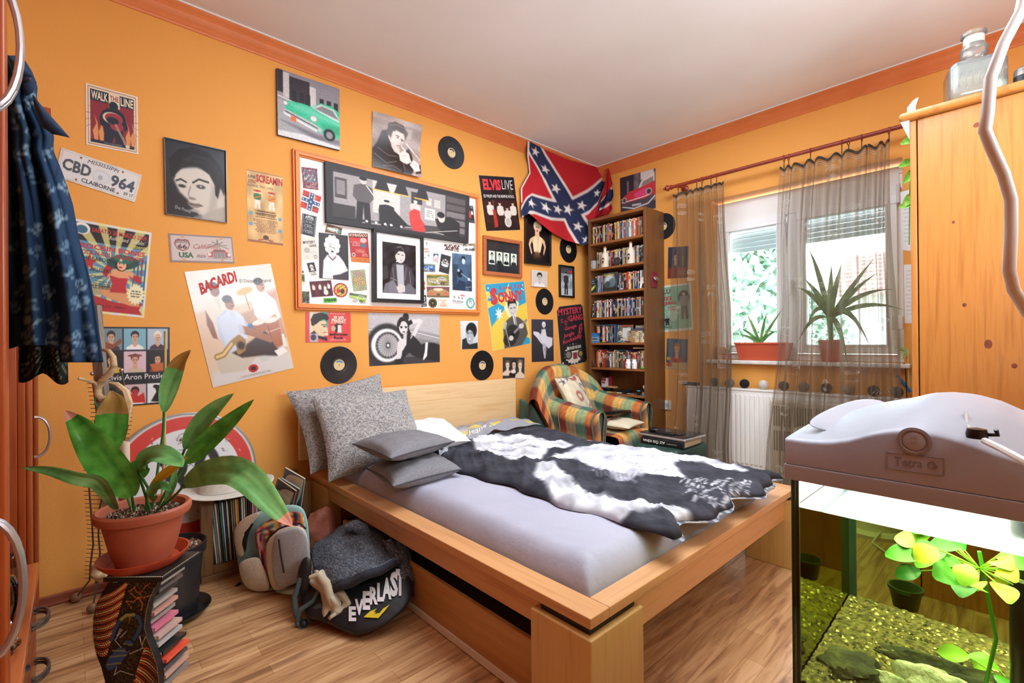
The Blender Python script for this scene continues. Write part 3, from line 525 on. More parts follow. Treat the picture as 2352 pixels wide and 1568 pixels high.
def d_bac(P):
    P.g('e4dcd0', 'd8cfc0').blot(2, .06, .03); P.p('0 36 30 30 52 34 100 24 100 78 0 80', 'dcb898', 3, .8); P.p('72 28 100 24 100 72 80 66', 'b8785c', 6, .8); P.p('0 78 40 76 100 70 100 100 0 100', 'd8c0a4', 3)
    P.p('4 88 40 82 100 84 100 100 0 100', 'd4cdc8', 4); P.p('10 76 44 72 60 80 40 92 12 90', 'c8bca8', 2); P.p('56 78 90 74 96 82 62 88', 'c4c6bc', 2)
    P.p('46 42 72 38 76 56 50 60', 'b89478', 3); P.l('60 22 62 38', 1, '8a6a40'); P.e(61, 22, 10, 3, 'd8a850', rot=-8)
    def man(x, y, s, shirt, hair='2a1c18', skin='a86a48', arms=1, trousers=None):
        if trousers: P.p([(x-8*s, y+30*s), (x+10*s, y+28*s), (x+34*s, y+36*s), (x+44*s, y+46*s), (x+20*s, y+44*s), (x-6*s, y+40*s)], trousers, 1.5)
        P.p([(x-13*s, y+12*s), (x-3*s, y+7*s), (x+6*s, y+8*s), (x+13*s, y+14*s), (x+12*s, y+32*s), (x-11*s, y+34*s)], shirt, 1.2); P.p([(x-2*s, y+8*s), (x+4*s, y+8*s), (x+3*s, y+20*s)], 'b8b8b8', 2, .4)
        P.e(x+1*s, y+1*s, 5*s, 5.4*s, skin, .25); P.e(x-.5*s, y-3*s, 5.4*s, 3.2*s, hair, .25); P.e(x+3.4*s, y+.5*s, 1*s, .5*s, '3a2018', .5); P.l([(x+2*s, y+3.6*s), (x+5*s, y+3*s)], .8*s, '5a2a20')
    P.p('14 30 22 26 32 30 34 44 28 58 16 60 10 44', 'd8d0b8', 1.5); man(26, 17, 1.05, 'dcd6c4', skin='8a543c')
    P.p('12 34 10 46 13 58 18 60 17 46', '8a543c', 1.5)
    P.p('68 28 82 23 96 34 98 50 86 56 72 54 66 44', 'e6e0e0', 1.5); man(80, 18, 1.05, 'e4dede', skin='b8805c'); P.p('66 44 58 50 60 54 70 50', 'c89870', 1.2); P.p('92 46 76 52 77 56 94 54', 'c89870', 1.2); P.p('54 52 66 50 64 60 56 60', '4a6ea0', 2)
    for x in (70, 86): P.p([(x-9, 52), (x+8, 50), (x+7, 76), (x-5, 79), (x-9, 66)], 'a8623c', 1.2); P.e(x-.5, 51.5, 9, 2.4, 'e6dccc', rot=-4); P.l([(x-8, 62), (x+8, 60)], 1, 'c8a888'); P.l([(x-7, 56), (x-5, 74)], .8, '6a3a24')
    P.p('46 70 74 60 84 78 92 82 82 85 66 82 40 80 30 74', '3a2826', 2); P.p('80 80 92 78 97 83 84 86', 'efe9e0', 1)
    P.p('22 42 34 36 48 40 56 52 50 56 48 70 26 74 20 58', 'b9c6dc', 1.5); P.p('26 42 40 38 44 58 30 66', 'dfe6f0', 5, .7); man(39, 30, 1.05, 'd0dae8', skin='9a6040'); P.p('44 50 60 56 76 64 84 70 78 72 60 64 44 58', 'a06a48', 1.2); P.p('22 44 34 40 48 46 50 58 44 68 26 72', 'ccd6e6', 2, .85)
    P.l('12 75 20 74 32 66 42 62 46 66 44 72 38 74', 5.5, 'a07c40'); P.l('12 75 20 74 32 66', 2.4, 'dcc080'); P.e(42, 69, 6, 5, '8a6430'); P.e(42, 69, 4, 3.4, '2e2010'); P.p('94 66 97 66 98 78 93 78', 'dfe3d8', 1)
    P.e(50, 91.5, 6, 3.6, 'b82a28'); P.e(50, 91.5, 3.2, 1.8, '3c1a1a')
poster('vintage_poster', 'large tilted cream poster of three musicians with saxophone and bongos', '423.2 624.4 620.9 605.3 674.4 844.8 488.9 890', Yw, d_bac,
       [('BACARDI', 10, 11, 44, 10, 'c0322c', .045, .15, -10, 1), ('El Daiquiri Original', 58, 11, 38, 4, '54483e', 0, 0, 4), ('CASA FUNDADA EN 1862', 33, 96, 38, 2, '9a8c7c')], th=.003, base='e2dace', M=GLOSS)
def d_coll(P):
    cells = [(2, 2, 32, 29), (34, 2, 65, 29), (67, 2, 97, 29), (2, 31, 32, 58), (34, 31, 65, 58), (67, 31, 97, 58), (2, 73, 32, 98), (34, 73, 65, 98), (67, 73, 97, 98)]
    bgc = ['6f8a92', '7ab0c0', 'a8bcc8', '15141a', 'd8b8c0', '15141a', '2c3a30', 'c8b0b0', 'e0e0e0']; cl = ['4a3038', 'eeeae4', '3c2030', '2a5a8a', 'c8b49a', '8a3c24', '50602c', 'e8e4e4', '141414']; hr = ['2a1c14', '1c1410', 'e6dcc8', '17100e', '7a4434', '120e0e', '1c1410', '3a1818', '101010']
    for (a, b, c, d), g, k, h in zip(cells, bgc, cl, hr):
        P.r(a, b, c, d, g); m = (P.X > a) & (P.X < c) & (P.Y > b) & (P.Y < d); keep = P.a.copy(); bust(P, a+3, b+1, c-a-6, d-b, 'd0a080' if g != 'c8b0b0' else 'b83a34', h, k); P.a = np.where(m[..., None], P.a, keep)
    P.p('4 17 20 22 30 14 31 20 18 28 4 26', '8a4a24', 1); P.p('70 48 90 46 92 56 76 58', 'b8602c', 1); P.e(20, 54, 12, 4, 'd8a830'); P.e(49.5, 36.5, 10, 1.8, '7a4434'); P.r(67, 73, 97, 98, 'e0e0e0'); P.p('72 96 80 84 78 78 84 75 86 80 92 86 90 90 84 86 88 97 80 97', '141414', 1); P.e(79, 77, 4, 2.4, '141414'); P.p('36 96 40 84 54 88 62 84 64 97', 'c02c28', 1)
poster('photo_collage_sign', 'dark tin sign with nine small portraits, partly hidden by plant and driftwood', '225 750 389.7 751.3 389.7 925 226 937', Yw, d_coll, [('Elvis Aron Presley', 12, 60, 84, 9, 'ece8e6')], th=.003, M=TIN, cat='sign', base='19191d', side='19191d')
def car(P, x, y, w, h, c, dk, flip=0):
    X = lambda a: x+(w-a*w/100 if flip else a*w/100); q = lambda s: [(X(float(a)), y+float(b)*h/100) for a, b in zip(s.split()[::2], s.split()[1::2])]; k = w/100
    P.p(q('2 30 8 22 30 18 46 20 60 2 78 2 100 22 100 88 80 92 60 86 52 84 20 64 4 50'), c, 1.5*k+.3); P.p(q('46 22 60 5 82 10 96 40 88 42 60 30'), 'd8dcdc', 1*k+.3); P.p(q('50 22 62 9 80 14 90 36 64 27'), '7e8688', 2*k+.3); P.l(q('86 16 92 40'), 1.2*k, c)
    P.p(q('8 26 44 24 60 34 96 44 98 56 60 48 20 38'), 'ffffff', 6*k+.5, .25); P.p(q('60 60 98 56 98 80 66 80'), dk, 5*k+.3, .45)
    P.p(q('4 46 50 66 62 76 60 86 50 80 4 60 0 52'), 'bfc3c3', 1*k+.3); P.l(q('4 52 54 76'), 2.2*k, '5a5e60'); P.l(q('2 58 52 84'), 3*k, 'e2e4e4')
    for a, b, r in ((4, 30, 4.2), (48, 52, 6.5)): P.e(X(a), y+b*h/100, r*k*1.0, r*h/100*1.4, 'a8acac'); P.e(X(a), y+b*h/100, r*k*.7, r*h/100*1.0, 'e6eaea')
    P.e(X(74), y+86*h/100, 10*k, 17*h/100, '1c1c1e'); P.e(X(74), y+87*h/100, 5.5*k, 10*h/100, '8c8c8e')
def d_green(P):
    P.g('8a8590', 'a8a8ac'); P.r(0, 0, 9, 34, '2a2630').r(9, 2, 18, 40, 'c8c4c4').r(18, 6, 50, 48, '302c34').r(50, 12, 60, 46, 'd0cccc').r(60, 18, 100, 56, '8c8a90')
    for a in (22, 34, 44, 66, 78, 90): P.r(a, 26, a+7, 46, '1c1a20')
    P.l('0 40 60 50', 2, 'd8d8da'); P.p('0 44 60 52 100 60 100 100 0 100', 'a6a6aa', 2); P.p('6 76 60 94 100 92 100 86 60 84', '56565c', 6, .7); P.p('0 92 40 90 100 96 100 100 0 100', 'd8dadc', 2); car(P, 8, 32, 100, 56, '35c496', '16805c'); P.r(20, 66, 28, 74, 'e0703c'); P.n(.05)
poster('canvas_print', 'canvas print of a mint green vintage car in a grey street', '633.2 159.3 776.5 207 777.8 346.8 635.7 311.6', ('y', .0), d_green, th=.02, side='55525a', cat='canvas')
def d_jacket(P):
    P.g('b8a49c', 'a08c84').blot(4, .12, .1); P.r(0, 10, 100, 20, '8a766e', .5); P.r(60, 14, 80, 30, 'c8b8b0', .6); P.l('70 40 100 66', 3, 'd8c8c0')
    P.p('0 100 0 66 10 52 18 30 34 24 40 40 60 62 76 48 82 60 86 84 78 100', '2e2422', 3); P.p('86 84 100 74 100 92 88 96', '2e2422', 2)
    for s in ('4 74 26 88 48 80', '10 62 30 72 50 70', '20 94 40 90 56 96', '62 78 66 92'): P.l(s, 1.6, '8a7872', .7)
    P.e(48, 32, 17, 20, 'e6d6cc'); P.p('36 44 56 54 58 66 44 62 38 54', 'e0cec4', 2); P.e(35, 36, 4, 6, 'd0bcb0'); P.p('28 30 30 14 44 8 62 10 72 22 68 34 64 24 48 22 40 26 36 38', '4a3a34', 3); P.l('34 16 48 12 60 14', 2, '8a766c', .7)
    P.l('47 31 54 31', 1.6, '4a3a34'); P.l('59 34 65 36', 1.6, '4a3a34'); P.e(51, 34, 2.6, 1, '3a2c28'); P.e(61, 37, 2.4, 1, '3a2c28'); P.l('58 36 61 43 56 44', 1.2, 'a89488'); P.l('50 49 60 47', 1.8, '8a5c54'); P.l('60 47 69 54', 2.2, 'f2ece8')
    P.p('54 62 66 54 76 58 80 74 70 80 56 76', 'ecdfd6', 2); P.p('76 80 84 68 96 74 98 88 86 92', 'ecdfd6', 2); P.l('60 66 70 62', 1, 'b8a498'); P.l('82 76 92 78', 1, 'b8a498'); P.n(.05)
poster('photo_poster', 'curled sepia poster of a man in a leather jacket lighting a cigarette', '854.3 256 963.5 292.5 962 410.6 854.3 383.8', Yw, d_jacket, curl=.03, M=GLOSS)
# the magnetic board
B = thing('magnet_board', 'big white board in an orange frame crowded with pictures and stickers', 'board', (-2.1, 0, 1.8)); q = MB()
bo = [on(a, b, 'y', 0) for a, b in quad('670 342 1098.7 449.3 1100.4 722 677.2 710.8')]; bi = [on(a, b, 'y', 0) for a, b in quad('686.5 361 1090.5 457.8 1093 710.8 691.5 697')]
bi[2] = on(1091, 711.5, 'y', 0); bi[3] = on(691.5, 697, 'y', 0); FRM = noisy('orange_frame_paint', ['e8823a', 'f09048'], sc=8, r=.45); n_ = V(0, -1, 0)
for k in range(4):
    o0, o1, i1, i0 = bo[k], bo[(k+1) % 4], bi[(k+1) % 4], bi[k]; L = lambda a, b, t: a*(1-t)+b*t
    for t0, t1, d0, d1 in ((0, .22, .02, .02), (.22, .3, .013, .013), (.3, .8, .027, .027), (.8, 1, .018, .018)): q.prism([L(o0, i0, t0), L(o1, i1, t0), L(o1, i1, t1), L(o0, i0, t1)], n_*d0, FRM)
q.ob('frame', B, bevel=.002); MB().prism([p for p in bi], n_*.008, mat('eceae4', .3)).ob('panel', B)
def bq(s): v = [float(a) for a in s.split()]; return ' '.join(str(v[i]/4.3556+(660 if i % 2 == 0 else 360)) for i in range(8))
BP = ('y', .0085); disc = lambda v: (50-math.sqrt(max(0, 2500-(v-50)**2)), 50+math.sqrt(max(0, 2500-(v-50)**2)))
def stick(name, label, s, draw, texts=(), cat='sticker', **k): return poster(name, label, bq(s), BP, draw, texts, th=k.pop('th', .0008), cat=cat, group='pictures on the magnet board', **k)
def d_pano(P):
    P.r(0, 0, 100, 100, '2c292c'); P.g('332f33', '1f1c20') ; P.p('4 14 96 10 97 78 4 88', 'a09a98', 1); P.p('28 14 46 13 46 68 28 70', 'd8d2c8', 1)
    for k in range(14): P.l([(29, 18+k*3.6), (45, 18+k*3.6)], .8, 'b0a8a0', .6)
    P.r(5, 22, 12, 56, '4a4444'); P.r(6, 26, 11, 50, '8a8484'); P.r(4, 66, 17, 88, '3a3636'); P.r(54, 18, 62, 40, '3a3638'); P.r(65, 24, 69, 38, 'cfcac4'); P.r(71, 24, 76, 40, 'c4beb8'); P.r(64, 44, 72, 66, 'd8d4cc'); P.lines(65, 48, 71, 62, 4, '7a746c', 3)
    P.r(80, 10, 98, 90, '3c3638')
    for r_ in range(5):
        for k in range(15): P.r(81+k*1.1, 12+r_*15, 81.8+k*1.1, 23+r_*15, '6a6262' if r_ < 2 else '9a9292', .9)
    P.p('16 92 40 80 74 88 98 96 98 100 16 100', '5a5556', 1); P.l('18 92 60 86 96 94', 1, 'c8c2bc')
    fig(P, 22, 12, 96, 13, '5c5656', '262224', 'cfc4bc', '1a1618'); P.l('24 26 33 56', .9, 'd8d0c8'); fig(P, 37, 44, 100, 11, '262224', '1c191b', 'd0c8c0', '1a1618'); P.p('32 66 42 60 52 84 46 92 32 88', '242022', 1)
    fig(P, 57, 34, 74, 8, 'cfc4bc', 'c8302c', 'e6dcd2', 'e6e0cc'); P.p('52.5 58 56 50 60 52 61 66 66 84 62 94 55 92 53 76', 'd23a34', .8); P.p('63 78 74 76 78 84 66 92', '4a4444', 1)
    P.p('72 62 84 52 92 62 92 94 80 92 74 78', '262224', 1); P.e(77, 58, 2.8, 9, 'cfc4bc'); P.e(76.5, 52, 3, 6, '1a1618'); P.l('64 92 90 78', 1, 'd8d0c8')
    for x in (34, 47, 62): P.p([(x-2.4, 8), (x+2.4, 8), (x+5, 28), (x-5, 28)], '262224', .8); P.l([(x-5, 29), (x+5, 29)], 2.2, 'e8b050')
    for x in (24, 30, 36, 40, 47): P.e(x, 88, .9, 2.2, 'e8e2da')
    P.put(np.maximum(np.maximum((4-P.X), (P.X-96.5)), np.maximum((9-P.Y)*.5, (P.Y-92)*.5))+.5, '2a272a'); P.n(.05)
poster('canvas_print', 'long dark panorama canvas of a billiard room with one figure in red', bq('362 55 1800 400 1790 870 374 662'), BP, d_pano, th=.028, side='252326', cat='canvas', group='pictures on the magnet board', res=.9)
def d_jd(P):
    P.g('242226', '1c1a1e').blot(6, .2, .25); P.p('0 50 14 46 18 70 0 76', '3c3a3e', 2); P.p('18 100 20 76 28 42 44 38 70 40 88 50 96 70 92 84 96 100', '434046', 3); P.p('40 42 62 42 64 100 46 100', 'c9c9cd', 3, .85)
    for s in ('30 50 34 80', '80 54 84 84', '70 48 66 72', '24 70 40 74'): P.l(s, 2, '9a98a0', .6)
    P.p('0 100 8 82 30 74 50 92 44 100', '8a8890', 3, .8); P.p('60 92 76 78 100 90 100 100 56 100', '77757c', 3, .8); P.p('40 88 52 80 66 84 66 96 46 98', 'cfc9c4', 2); P.e(52, 24, 15, 15, 'd0cac4'); P.p('38 24 36 12 48 5 64 7 68 20 62 15 48 15 42 20', '2a282a', 2); P.l('42 8 54 6 62 12', 2, '6a686c')
    P.l('44 22 50 21', 1.6, '2a282a'); P.l('56 22 61 23', 1.6, '2a282a'); P.l('50 33 57 33', 1.2, '6a5a58'); P.l('50 33 40 37', 1.6, 'efefef')
r_ = poster('framed_photo', 'black-framed picture with white mount of a man in a jacket smoking', bq('833 722 1333 800 1337 1470 836 1452'), ('y', .0), d_jd, frame=(6, .042, mat('1a1a1c', .35), (18, 16, 85, 87)), M=GLOSS, cat='picture', group='pictures on the magnet board')
for ch in r_.children:
    if ch.name.startswith('frame') is False: ch.location.y -= .026
def d_mm(P):
    P.g('2c2a2e', '1e1c20'); P.p('10 100 14 60 26 48 44 44 66 46 84 60 98 78 100 100', 'e6e2e0', 3); P.p('44 92 70 88 100 78 100 100 46 100', '38343a', 2); P.p('34 40 56 40 58 56 46 62 36 54', 'd8d2d0', 2); P.l('32 50 44 58 56 50', 3, '57525a'); P.e(44, 26, 24, 20, 'f2efec', .2)
    for k in range(10): a = 2*PI*k/10; P.e(44+21*math.cos(a), 25+17*math.sin(a), 7, 6, 'efecea')
    P.e(43, 29, 15, 16, 'ded8d4', .2); P.p('28 24 34 14 50 12 58 20 50 18 38 20', 'f6f4f2', 2); P.l('34 28 40 29', 1.3, '2a2628'); P.l('46 30 53 32', 1.3, '2a2628'); P.l('34 24 40 23', 1, '6a6466'); P.e(44, 39, 5, 1.8, '2c2426'); P.p('30 66 42 62 50 72 52 88 38 94 28 82', 'f4f1ef', 2); P.l('36 68 38 88', .7, 'b8b2b0'); P.l('42 68 44 88', .7, 'b8b2b0')
poster('tin_sign', 'dark tin sign of a blonde woman with closed eyes on the magnet board', bq('315 757 605 790 612 1235 320 1213'), BP, d_mm, th=.003, M=TIN, side='4a4040', cat='sign', group='pictures on the magnet board')
def d_blue(P):
    P.g('54708c', '1c2c40').blot(8, .1, .12); P.r(0, 30, 30, 70, '27384c', .7); P.p('20 100 24 52 36 34 60 30 80 40 86 62 70 84 90 100', '3f5c7a', 3); P.e(56, 15, 12, 9, '101824'); P.e(57, 19, 9, 9, 'c0cfdc', .2); P.p('44 14 52 6 66 8 68 16 56 12', '0e1622', 1.5); P.e(38, 54, 15, 11, '18222e'); P.e(38, 54, 4, 3.4, '0a0e14'); P.l('44 54 98 72', 4, '7c92a8'); P.p('10 100 30 72 70 76 64 100', '1f3450', 3); P.e(84, 68, 7, 4, 'c8d4de'); P.e(30, 46, 6, 4, 'b0c0cc')
poster('tin_sign', 'blue-toned tin sign of a seated guitar player, right side of the board', bq('1648 962 1840 982 1845 1345 1653 1330'), BP, d_blue, [('Elvis Presley', 66, 90, 28, 4, 'c8d4e0', 0, .2, -8)], th=.003, M=TIN, side='3a4450', cat='sign', group='pictures on the magnet board')
stick('flyer', 'maroon flyer with a small crowd picture, top left corner of board', '138 98 298 118 312 335 158 315', lambda P: (P.r(0, 0, 100, 100, '7e4450').r(13, 12, 92, 66, '9a9aa4').r(15, 14, 90, 64, '5c6678').blot(3, .4, .3), P.p('20 20 60 14 70 30 30 28', 'b04a5c', 2, .7), [P.e(25+k*9, 54-(k % 3)*9, 5, 5, ['d8c89a', 'c89a90', 'd8b880'][k % 3]) for k in range(7)], P.lines(40, 68, 92, 84, 4, 'dcd0c8', 4), P.lines(14, 86, 92, 95, 2, 'e0d4cc', 5)), cat='flyer')
def d_csa(P):
    P.r(0, 0, 100, 100, 'c23c3a'); P.e(30, 50, 18, 26, '4a3020', .5, .8); P.e(72, 66, 20, 14, '5c4a20', .5, .8); P.e(56, 20, 18, 16, 'd88a3a', .6, .9)
    for a, b in (('50 0 50 100', 1), ('0 50 100 50', 1)): P.l(a, 30, 'f0ece8')
    for a in ('50 0 50 100', '0 50 100 50'): P.l(a, 21, '2c4f7c')
    for t in (8, 26, 50, 74, 92): P.star(50, t, 6.5, 'f4f2ee', rot=.8, asp=1); P.star(t, 50, 6.5, 'f4f2ee', rot=.8)
stick('flag_sticker', 'diamond-shaped sticker of red cloth crossed by blue starred bands', '160 325 342 400 305 570 125 500', d_csa)
def txtcard(bg, fg, n, seed, fr=None):
    def d(P):
        P.r(0, 0, 100, 100, bg)
        if fr: P.r(5, 3, 95, 97, fr).r(8, 5, 92, 95, bg)
        P.lines(12, 12, 88, 92, n, fg, seed, .5)
    return d
stick('label_card', 'black ornate whiskey-style card on the left edge of the board', '150 562 295 598 275 805 133 770', lambda P: (txtcard('23272b', 'b0b8b8', 9, 3, 'a0a8a8')(P), P.e(50, 36, 30, 9, '23272b'), P.lines(24, 30, 76, 42, 2, 'd0d4d4', 5)), [('AMIGO', 22, 9, 56, 12, 'd8dcda', .03, 0, 0, 5)], cat='card')
stick('car_photo', 'small photo of a white car half tucked under the long canvas', '395 668 552 712 538 782 372 755', lambda P: (P.r(0, 0, 100, 100, '6a4a30').blot(2, .3, .3), car(P, 8, 20, 70, 70, 'e4dcc8', 'a89878'), P.e(84, 60, 10, 22, '3a9a8a')), cat='photo')
stick('flyer', 'red flyer with bold headline and old cars beside the blonde portrait', '610 760 803 768 825 1062 640 1050', lambda P: (P.g('a82c2c', 'b83028'), P.r(0, 84, 100, 100, 'd8782c'), P.r(0, 0, 100, 14, '3a1c1c'), P.r(6, 16, 52, 28, 'd83a30'), P.e(74, 24, 18, 9, 'd8a8a0'), P.e(72, 42, 16, 7, '4a6a8a'), P.lines(8, 30, 60, 46, 3, 'e8d8cc', 2), P.lines(24, 54, 84, 68, 4, 'e6b8a8', 3), P.e(16, 75, 9, 7, 'd8ccc0'), P.e(16, 75, 5, 4, '4a3030'), P.lines(60, 70, 92, 80, 3, 'eadcd0', 4), P.lines(10, 90, 90, 96, 2, '7a3418', 5)), [('BOMBARIADO!', 4, 2, 92, 10, 'e8b8a0', .03)], cat='flyer')
stick('flyer', 'pale cream band flyer with thin black lettering, left on the board', '140 808 298 800 313 1030 165 1035', lambda P: (P.r(0, 0, 100, 100, 'dedacb'), P.e(26, 56, 20, 12, 'b8b0a4', .3), P.lines(30, 64, 92, 72, 2, 'a09a90', 3), P.lines(8, 80, 40, 94, 3, 'b0aaa0', 4), P.e(80, 87, 11, 8, '4a4644'), P.e(80, 87, 8, 5.6, 'dedacb')), [('MYSTERY', 6, 16, 78, 12, '3a302c', .02), ('GANG', 44, 32, 46, 11, '3a302c', .02)], cat='flyer')
def skull(P, x, y, s, c, d='1c1c1e', asp=1):
    P.e(x, y, s, s*.95*asp, c); P.r(x-s*.55, y+s*.5*asp, x+s*.55, y+s*1.25*asp, c); P.e(x-s*.4, y+s*.15*asp, s*.25, s*.28*asp, d); P.e(x+s*.4, y+s*.15*asp, s*.25, s*.28*asp, d); P.e(x, y+s*.6*asp, s*.1, s*.15*asp, d)
stick('skull_sticker', 'black and white skull sticker under the cream band flyer', '192 1062 268 1053 305 1190 232 1203', lambda P: (P.r(0, 0, 100, 66, '262628'), P.l('24 50 76 58', 4, 'cfcfc8'), P.l('76 50 24 58', 4, 'cfcfc8'), skull(P, 50, 30, 24, 'dcdcd4', asp=.7), P.r(0, 66, 100, 100, 'e6e4dc'), P.lines(8, 72, 92, 96, 2, '2a2a2c', 3, .6)))
stick('label_card', 'green and white label peeping at the lower left board edge', '135 1130 172 1130 180 1285 137 1280', lambda P: (P.r(0, 0, 100, 100, 'e2e0d6'), P.r(4, 30, 96, 78, '6a8a5c'), P.e(50, 54, 30, 18, '3c5a38'), P.e(50, 14, 26, 9, '4a4644'), P.lines(8, 82, 92, 96, 2, '5a6a54', 3)), cat='card')
def d_band(P, bgc='5c2630'):
    P.r(0, 0, 100, 100, bgc)
    for k in range(20): P.l([(k*5+2, 0), (k*5+2, 100)], 1.2, '3e1820', .4)
    for x, y in ((15, 14), (44, 14), (66, 26), (84, 12)): fig(P, x, y, 92, 14)
    P.e(68, 74, 11, 17, 'ded8cc'); P.l('22 20 26 80', 2.4, 'a83a24')
stick('band_photo', 'dark red photo of a four-piece band at the bottom left of the board', '218 1247 437 1232 462 1390 243 1407', d_band, cat='photo')
stick('round_sticker', 'round red and yellow sticker beside the band photo', '460 1258 606 1262 606 1408 460 1404', lambda P: (P.e(50, 50, 52, 52, 'a83a34'), P.e(50, 50, 40, 40, 'c8a44a'), P.blot(5, .3, .35), P.e(34, 56, 12, 18, 'c83a30'), P.e(62, 58, 14, 16, '4a3a2c')), span=disc)
stick('round_logo_card', 'olive green card with round orange eyes, lower middle of board', '628 1135 775 1122 800 1333 660 1350', lambda P: (P.r(0, 0, 100, 100, '98a078'), P.blot(3, .15, .08), P.p('10 10 50 4 92 20 70 30 30 30', 'a88a80', 3), [(P.e(x, y, 15, 11, 'b8643c'), P.e(x, y, 11, 8, 'd0c084'), P.e(x, y, 5, 4, '8a4a34')) for x, y in ((26, 46), (64, 42), (42, 66), (78, 62))], P.lines(20, 84, 84, 94, 2, 'b88a74', 3)), cat='card')
stick('lettering_sticker', 'bright green graffiti-style lettering sticker at the bottom of the board', '360 1412 494 1408 496 1455 362 1464', lambda P: P.r(0, 0, 100, 100, '2c5a24').r(2, 6, 98, 92, '6ac83a'), [('GARAGE', 5, 14, 90, 56, '24401c', .05), ('punk', 34, 72, 34, 20, '24401c', .02)])
def photo_car(c, dk, sky='b8c4c8', gr='7a7c78', top='5a6a50', flip=0):
    def d(P): P.r(0, 0, 100, 100, gr).r(0, 0, 100, 34, top).blot(4, .2, .12); P.r(0, 0, 100, 10, sky); car(P, 4, 18, 88, 74, c, dk, flip)
    return d
stick('car_photo', 'small photo of a lime green muscle car, bottom of the board', '622 1350 797 1378 790 1475 615 1448', photo_car('a8c83a', '4a6a1c', 'e8e4dc', 'c8c6c2'), cat='photo')
stick('car_photo', 'small photo of a blue muscle car right of the framed picture', '1342 1063 1478 1070 1482 1155 1342 1150', photo_car('2c64b0', '14386a'), cat='photo')
stick('car_photo', 'small photo of a white car at the right edge of the board', '1757 870 1878 862 1878 945 1757 935', photo_car('e8e6e2', '8a8884', 'c8bca8', '5c5448', '7a6a50', 1), cat='photo')
stick('car_photo', 'photo of a beige convertible above a matching tail-fin photo', '1392 1175 1615 1178 1622 1291 1392 1290', photo_car('a8925c', '4a3a20', 'c8883c', '8a8444', '6a7a34'), cat='photo')
stick('car_photo', 'photo of a bronze car tail with fins, lower right of board', '1392 1297 1622 1300 1622 1410 1395 1405', lambda P: (P.r(0, 0, 100, 100, '6a5a3c'), P.r(0, 0, 100, 24, '7a4a50'), P.p('0 50 20 24 46 40 54 40 80 24 100 50 96 86 4 86', 'b08458', 2), P.e(50, 26, 22, 14, 'e0cfa8'), P.e(16, 64, 13, 9, 'c8644c'), P.e(84, 64, 13, 9, 'c8644c'), P.r(6, 80, 94, 88, '8a6a48'), P.r(42, 66, 58, 78, '5c4430')), cat='photo')
stick('rock_photo', 'small reddish photo just under the right end of the long canvas', '1568 872 1720 885 1718 952 1568 930', lambda P: P.r(0, 0, 100, 100, '8a7068').blot(9, .5, .6).blot(4, .3, .4), cat='photo')
stick('gig_flyer', 'black and red gig flyer at the right end of the long canvas', '1798 485 1858 490 1878 667 1798 655', lambda P: (P.r(0, 0, 100, 100, '1c1a1c'), P.lines(6, 4, 94, 20, 2, 'd8d4d0', 3), fig(P, 34, 24, 80, 30, 'c83a34'), fig(P, 68, 24, 80, 30, 'e0dcd8'), P.e(40, 60, 16, 14, 'c83a34', .3), P.lines(6, 84, 94, 96, 2, 'c0bab4', 4)), cat='flyer')
stick('flyer', 'pale flyer with three teal-tinted faces and red lettering', '1336 840 1418 850 1432 1030 1336 1025', lambda P: (P.r(0, 0, 100, 100, 'e6e2d6'), bust(P, 50, 2, 40, 28, '7ab4c0', '1c2a30', 'e6e2d6'), bust(P, 2, 58, 36, 28, '7ab4c0', '1c2a30', 'e6e2d6'), bust(P, 62, 70, 36, 26, '7ab4c0', '1c2a30', 'e6e2d6'), P.lines(8, 86, 56, 94, 2, '6a6a68', 5)), [('MYSTERY', 2, 38, 86, 10, 'b03038', .02), ('GANG', 38, 52, 54, 9, 'b03038', .02)], cat='flyer')
stick('eagle_sticker', 'spiky red, white and blue sticker beside the pale flyer', '1450 965 1522 970 1518 1060 1446 1048', lambda P: (P.r(0, 0, 100, 100, '28406c'), [P.r(10+k*16, 45, 18+k*16, 100, 'c83c3c') for k in range(6)], [P.r(18+k*16, 45, 26+k*16, 100, 'f0f0ee') for k in range(5)], P.e(50, 34, 30, 20, 'e8e8e6'), P.star(30, 24, 10, '28406c'), P.star(66, 34, 10, '28406c')), span=lambda v: (8+10*abs(math.sin(v*.25)), 92-10*abs(math.sin(v*.2+1))))
stick('card', 'plain black card with a pale skull-cluster logo', '1537 968 1637 995 1617 1178 1513 1147', lambda P: (P.r(0, 0, 100, 100, '2c2b2d'), [skull(P, x, y, 8, 'd8d8d2', asp=.6) for x, y in ((30, 34), (50, 28), (70, 34), (22, 46), (42, 42), (60, 42), (78, 46))], P.p('14 54 50 50 86 54 80 62 50 66 20 62', 'd8d8d2', 1.5), P.lines(26, 70, 76, 74, 1, 'c8c8c2', 4)), cat='card')
stick('figure_sticker', 'small red and black figure sticker at the frame edge', '1337 1235 1383 1235 1385 1335 1337 1335', lambda P: (P.r(0, 0, 100, 100, 'd8d0c4'), P.e(50, 30, 36, 22, 'c83a34'), P.e(40, 60, 34, 24, '2a2424'), P.e(60, 80, 30, 16, 'c83a34')))
stick('skull_sticker', 'black skull sticker in the bottom right corner by the framed picture', '1340 1385 1388 1380 1397 1495 1340 1505', lambda P: (P.r(0, 0, 100, 100, '1c1c1e'), skull(P, 50, 30, 28, 'dcdcd6', asp=.7), P.l('10 60 90 76', 5, 'c8c8c2'), P.l('90 60 10 76', 5, 'c8c8c2'), P.lines(10, 84, 90, 96, 2, 'c8c8c2', 3)))
stick('round_sticker', 'round black and gold badge sticker at the bottom of the board', '1411 1413 1497 1415 1497 1512 1411 1510', lambda P: (P.e(50, 50, 52, 52, '2a2620'), P.e(50, 50, 42, 42, '8a7434'), P.e(50, 50, 36, 36, '26221c'), P.p('34 40 66 40 50 70', '8a7434', 2)), span=disc)
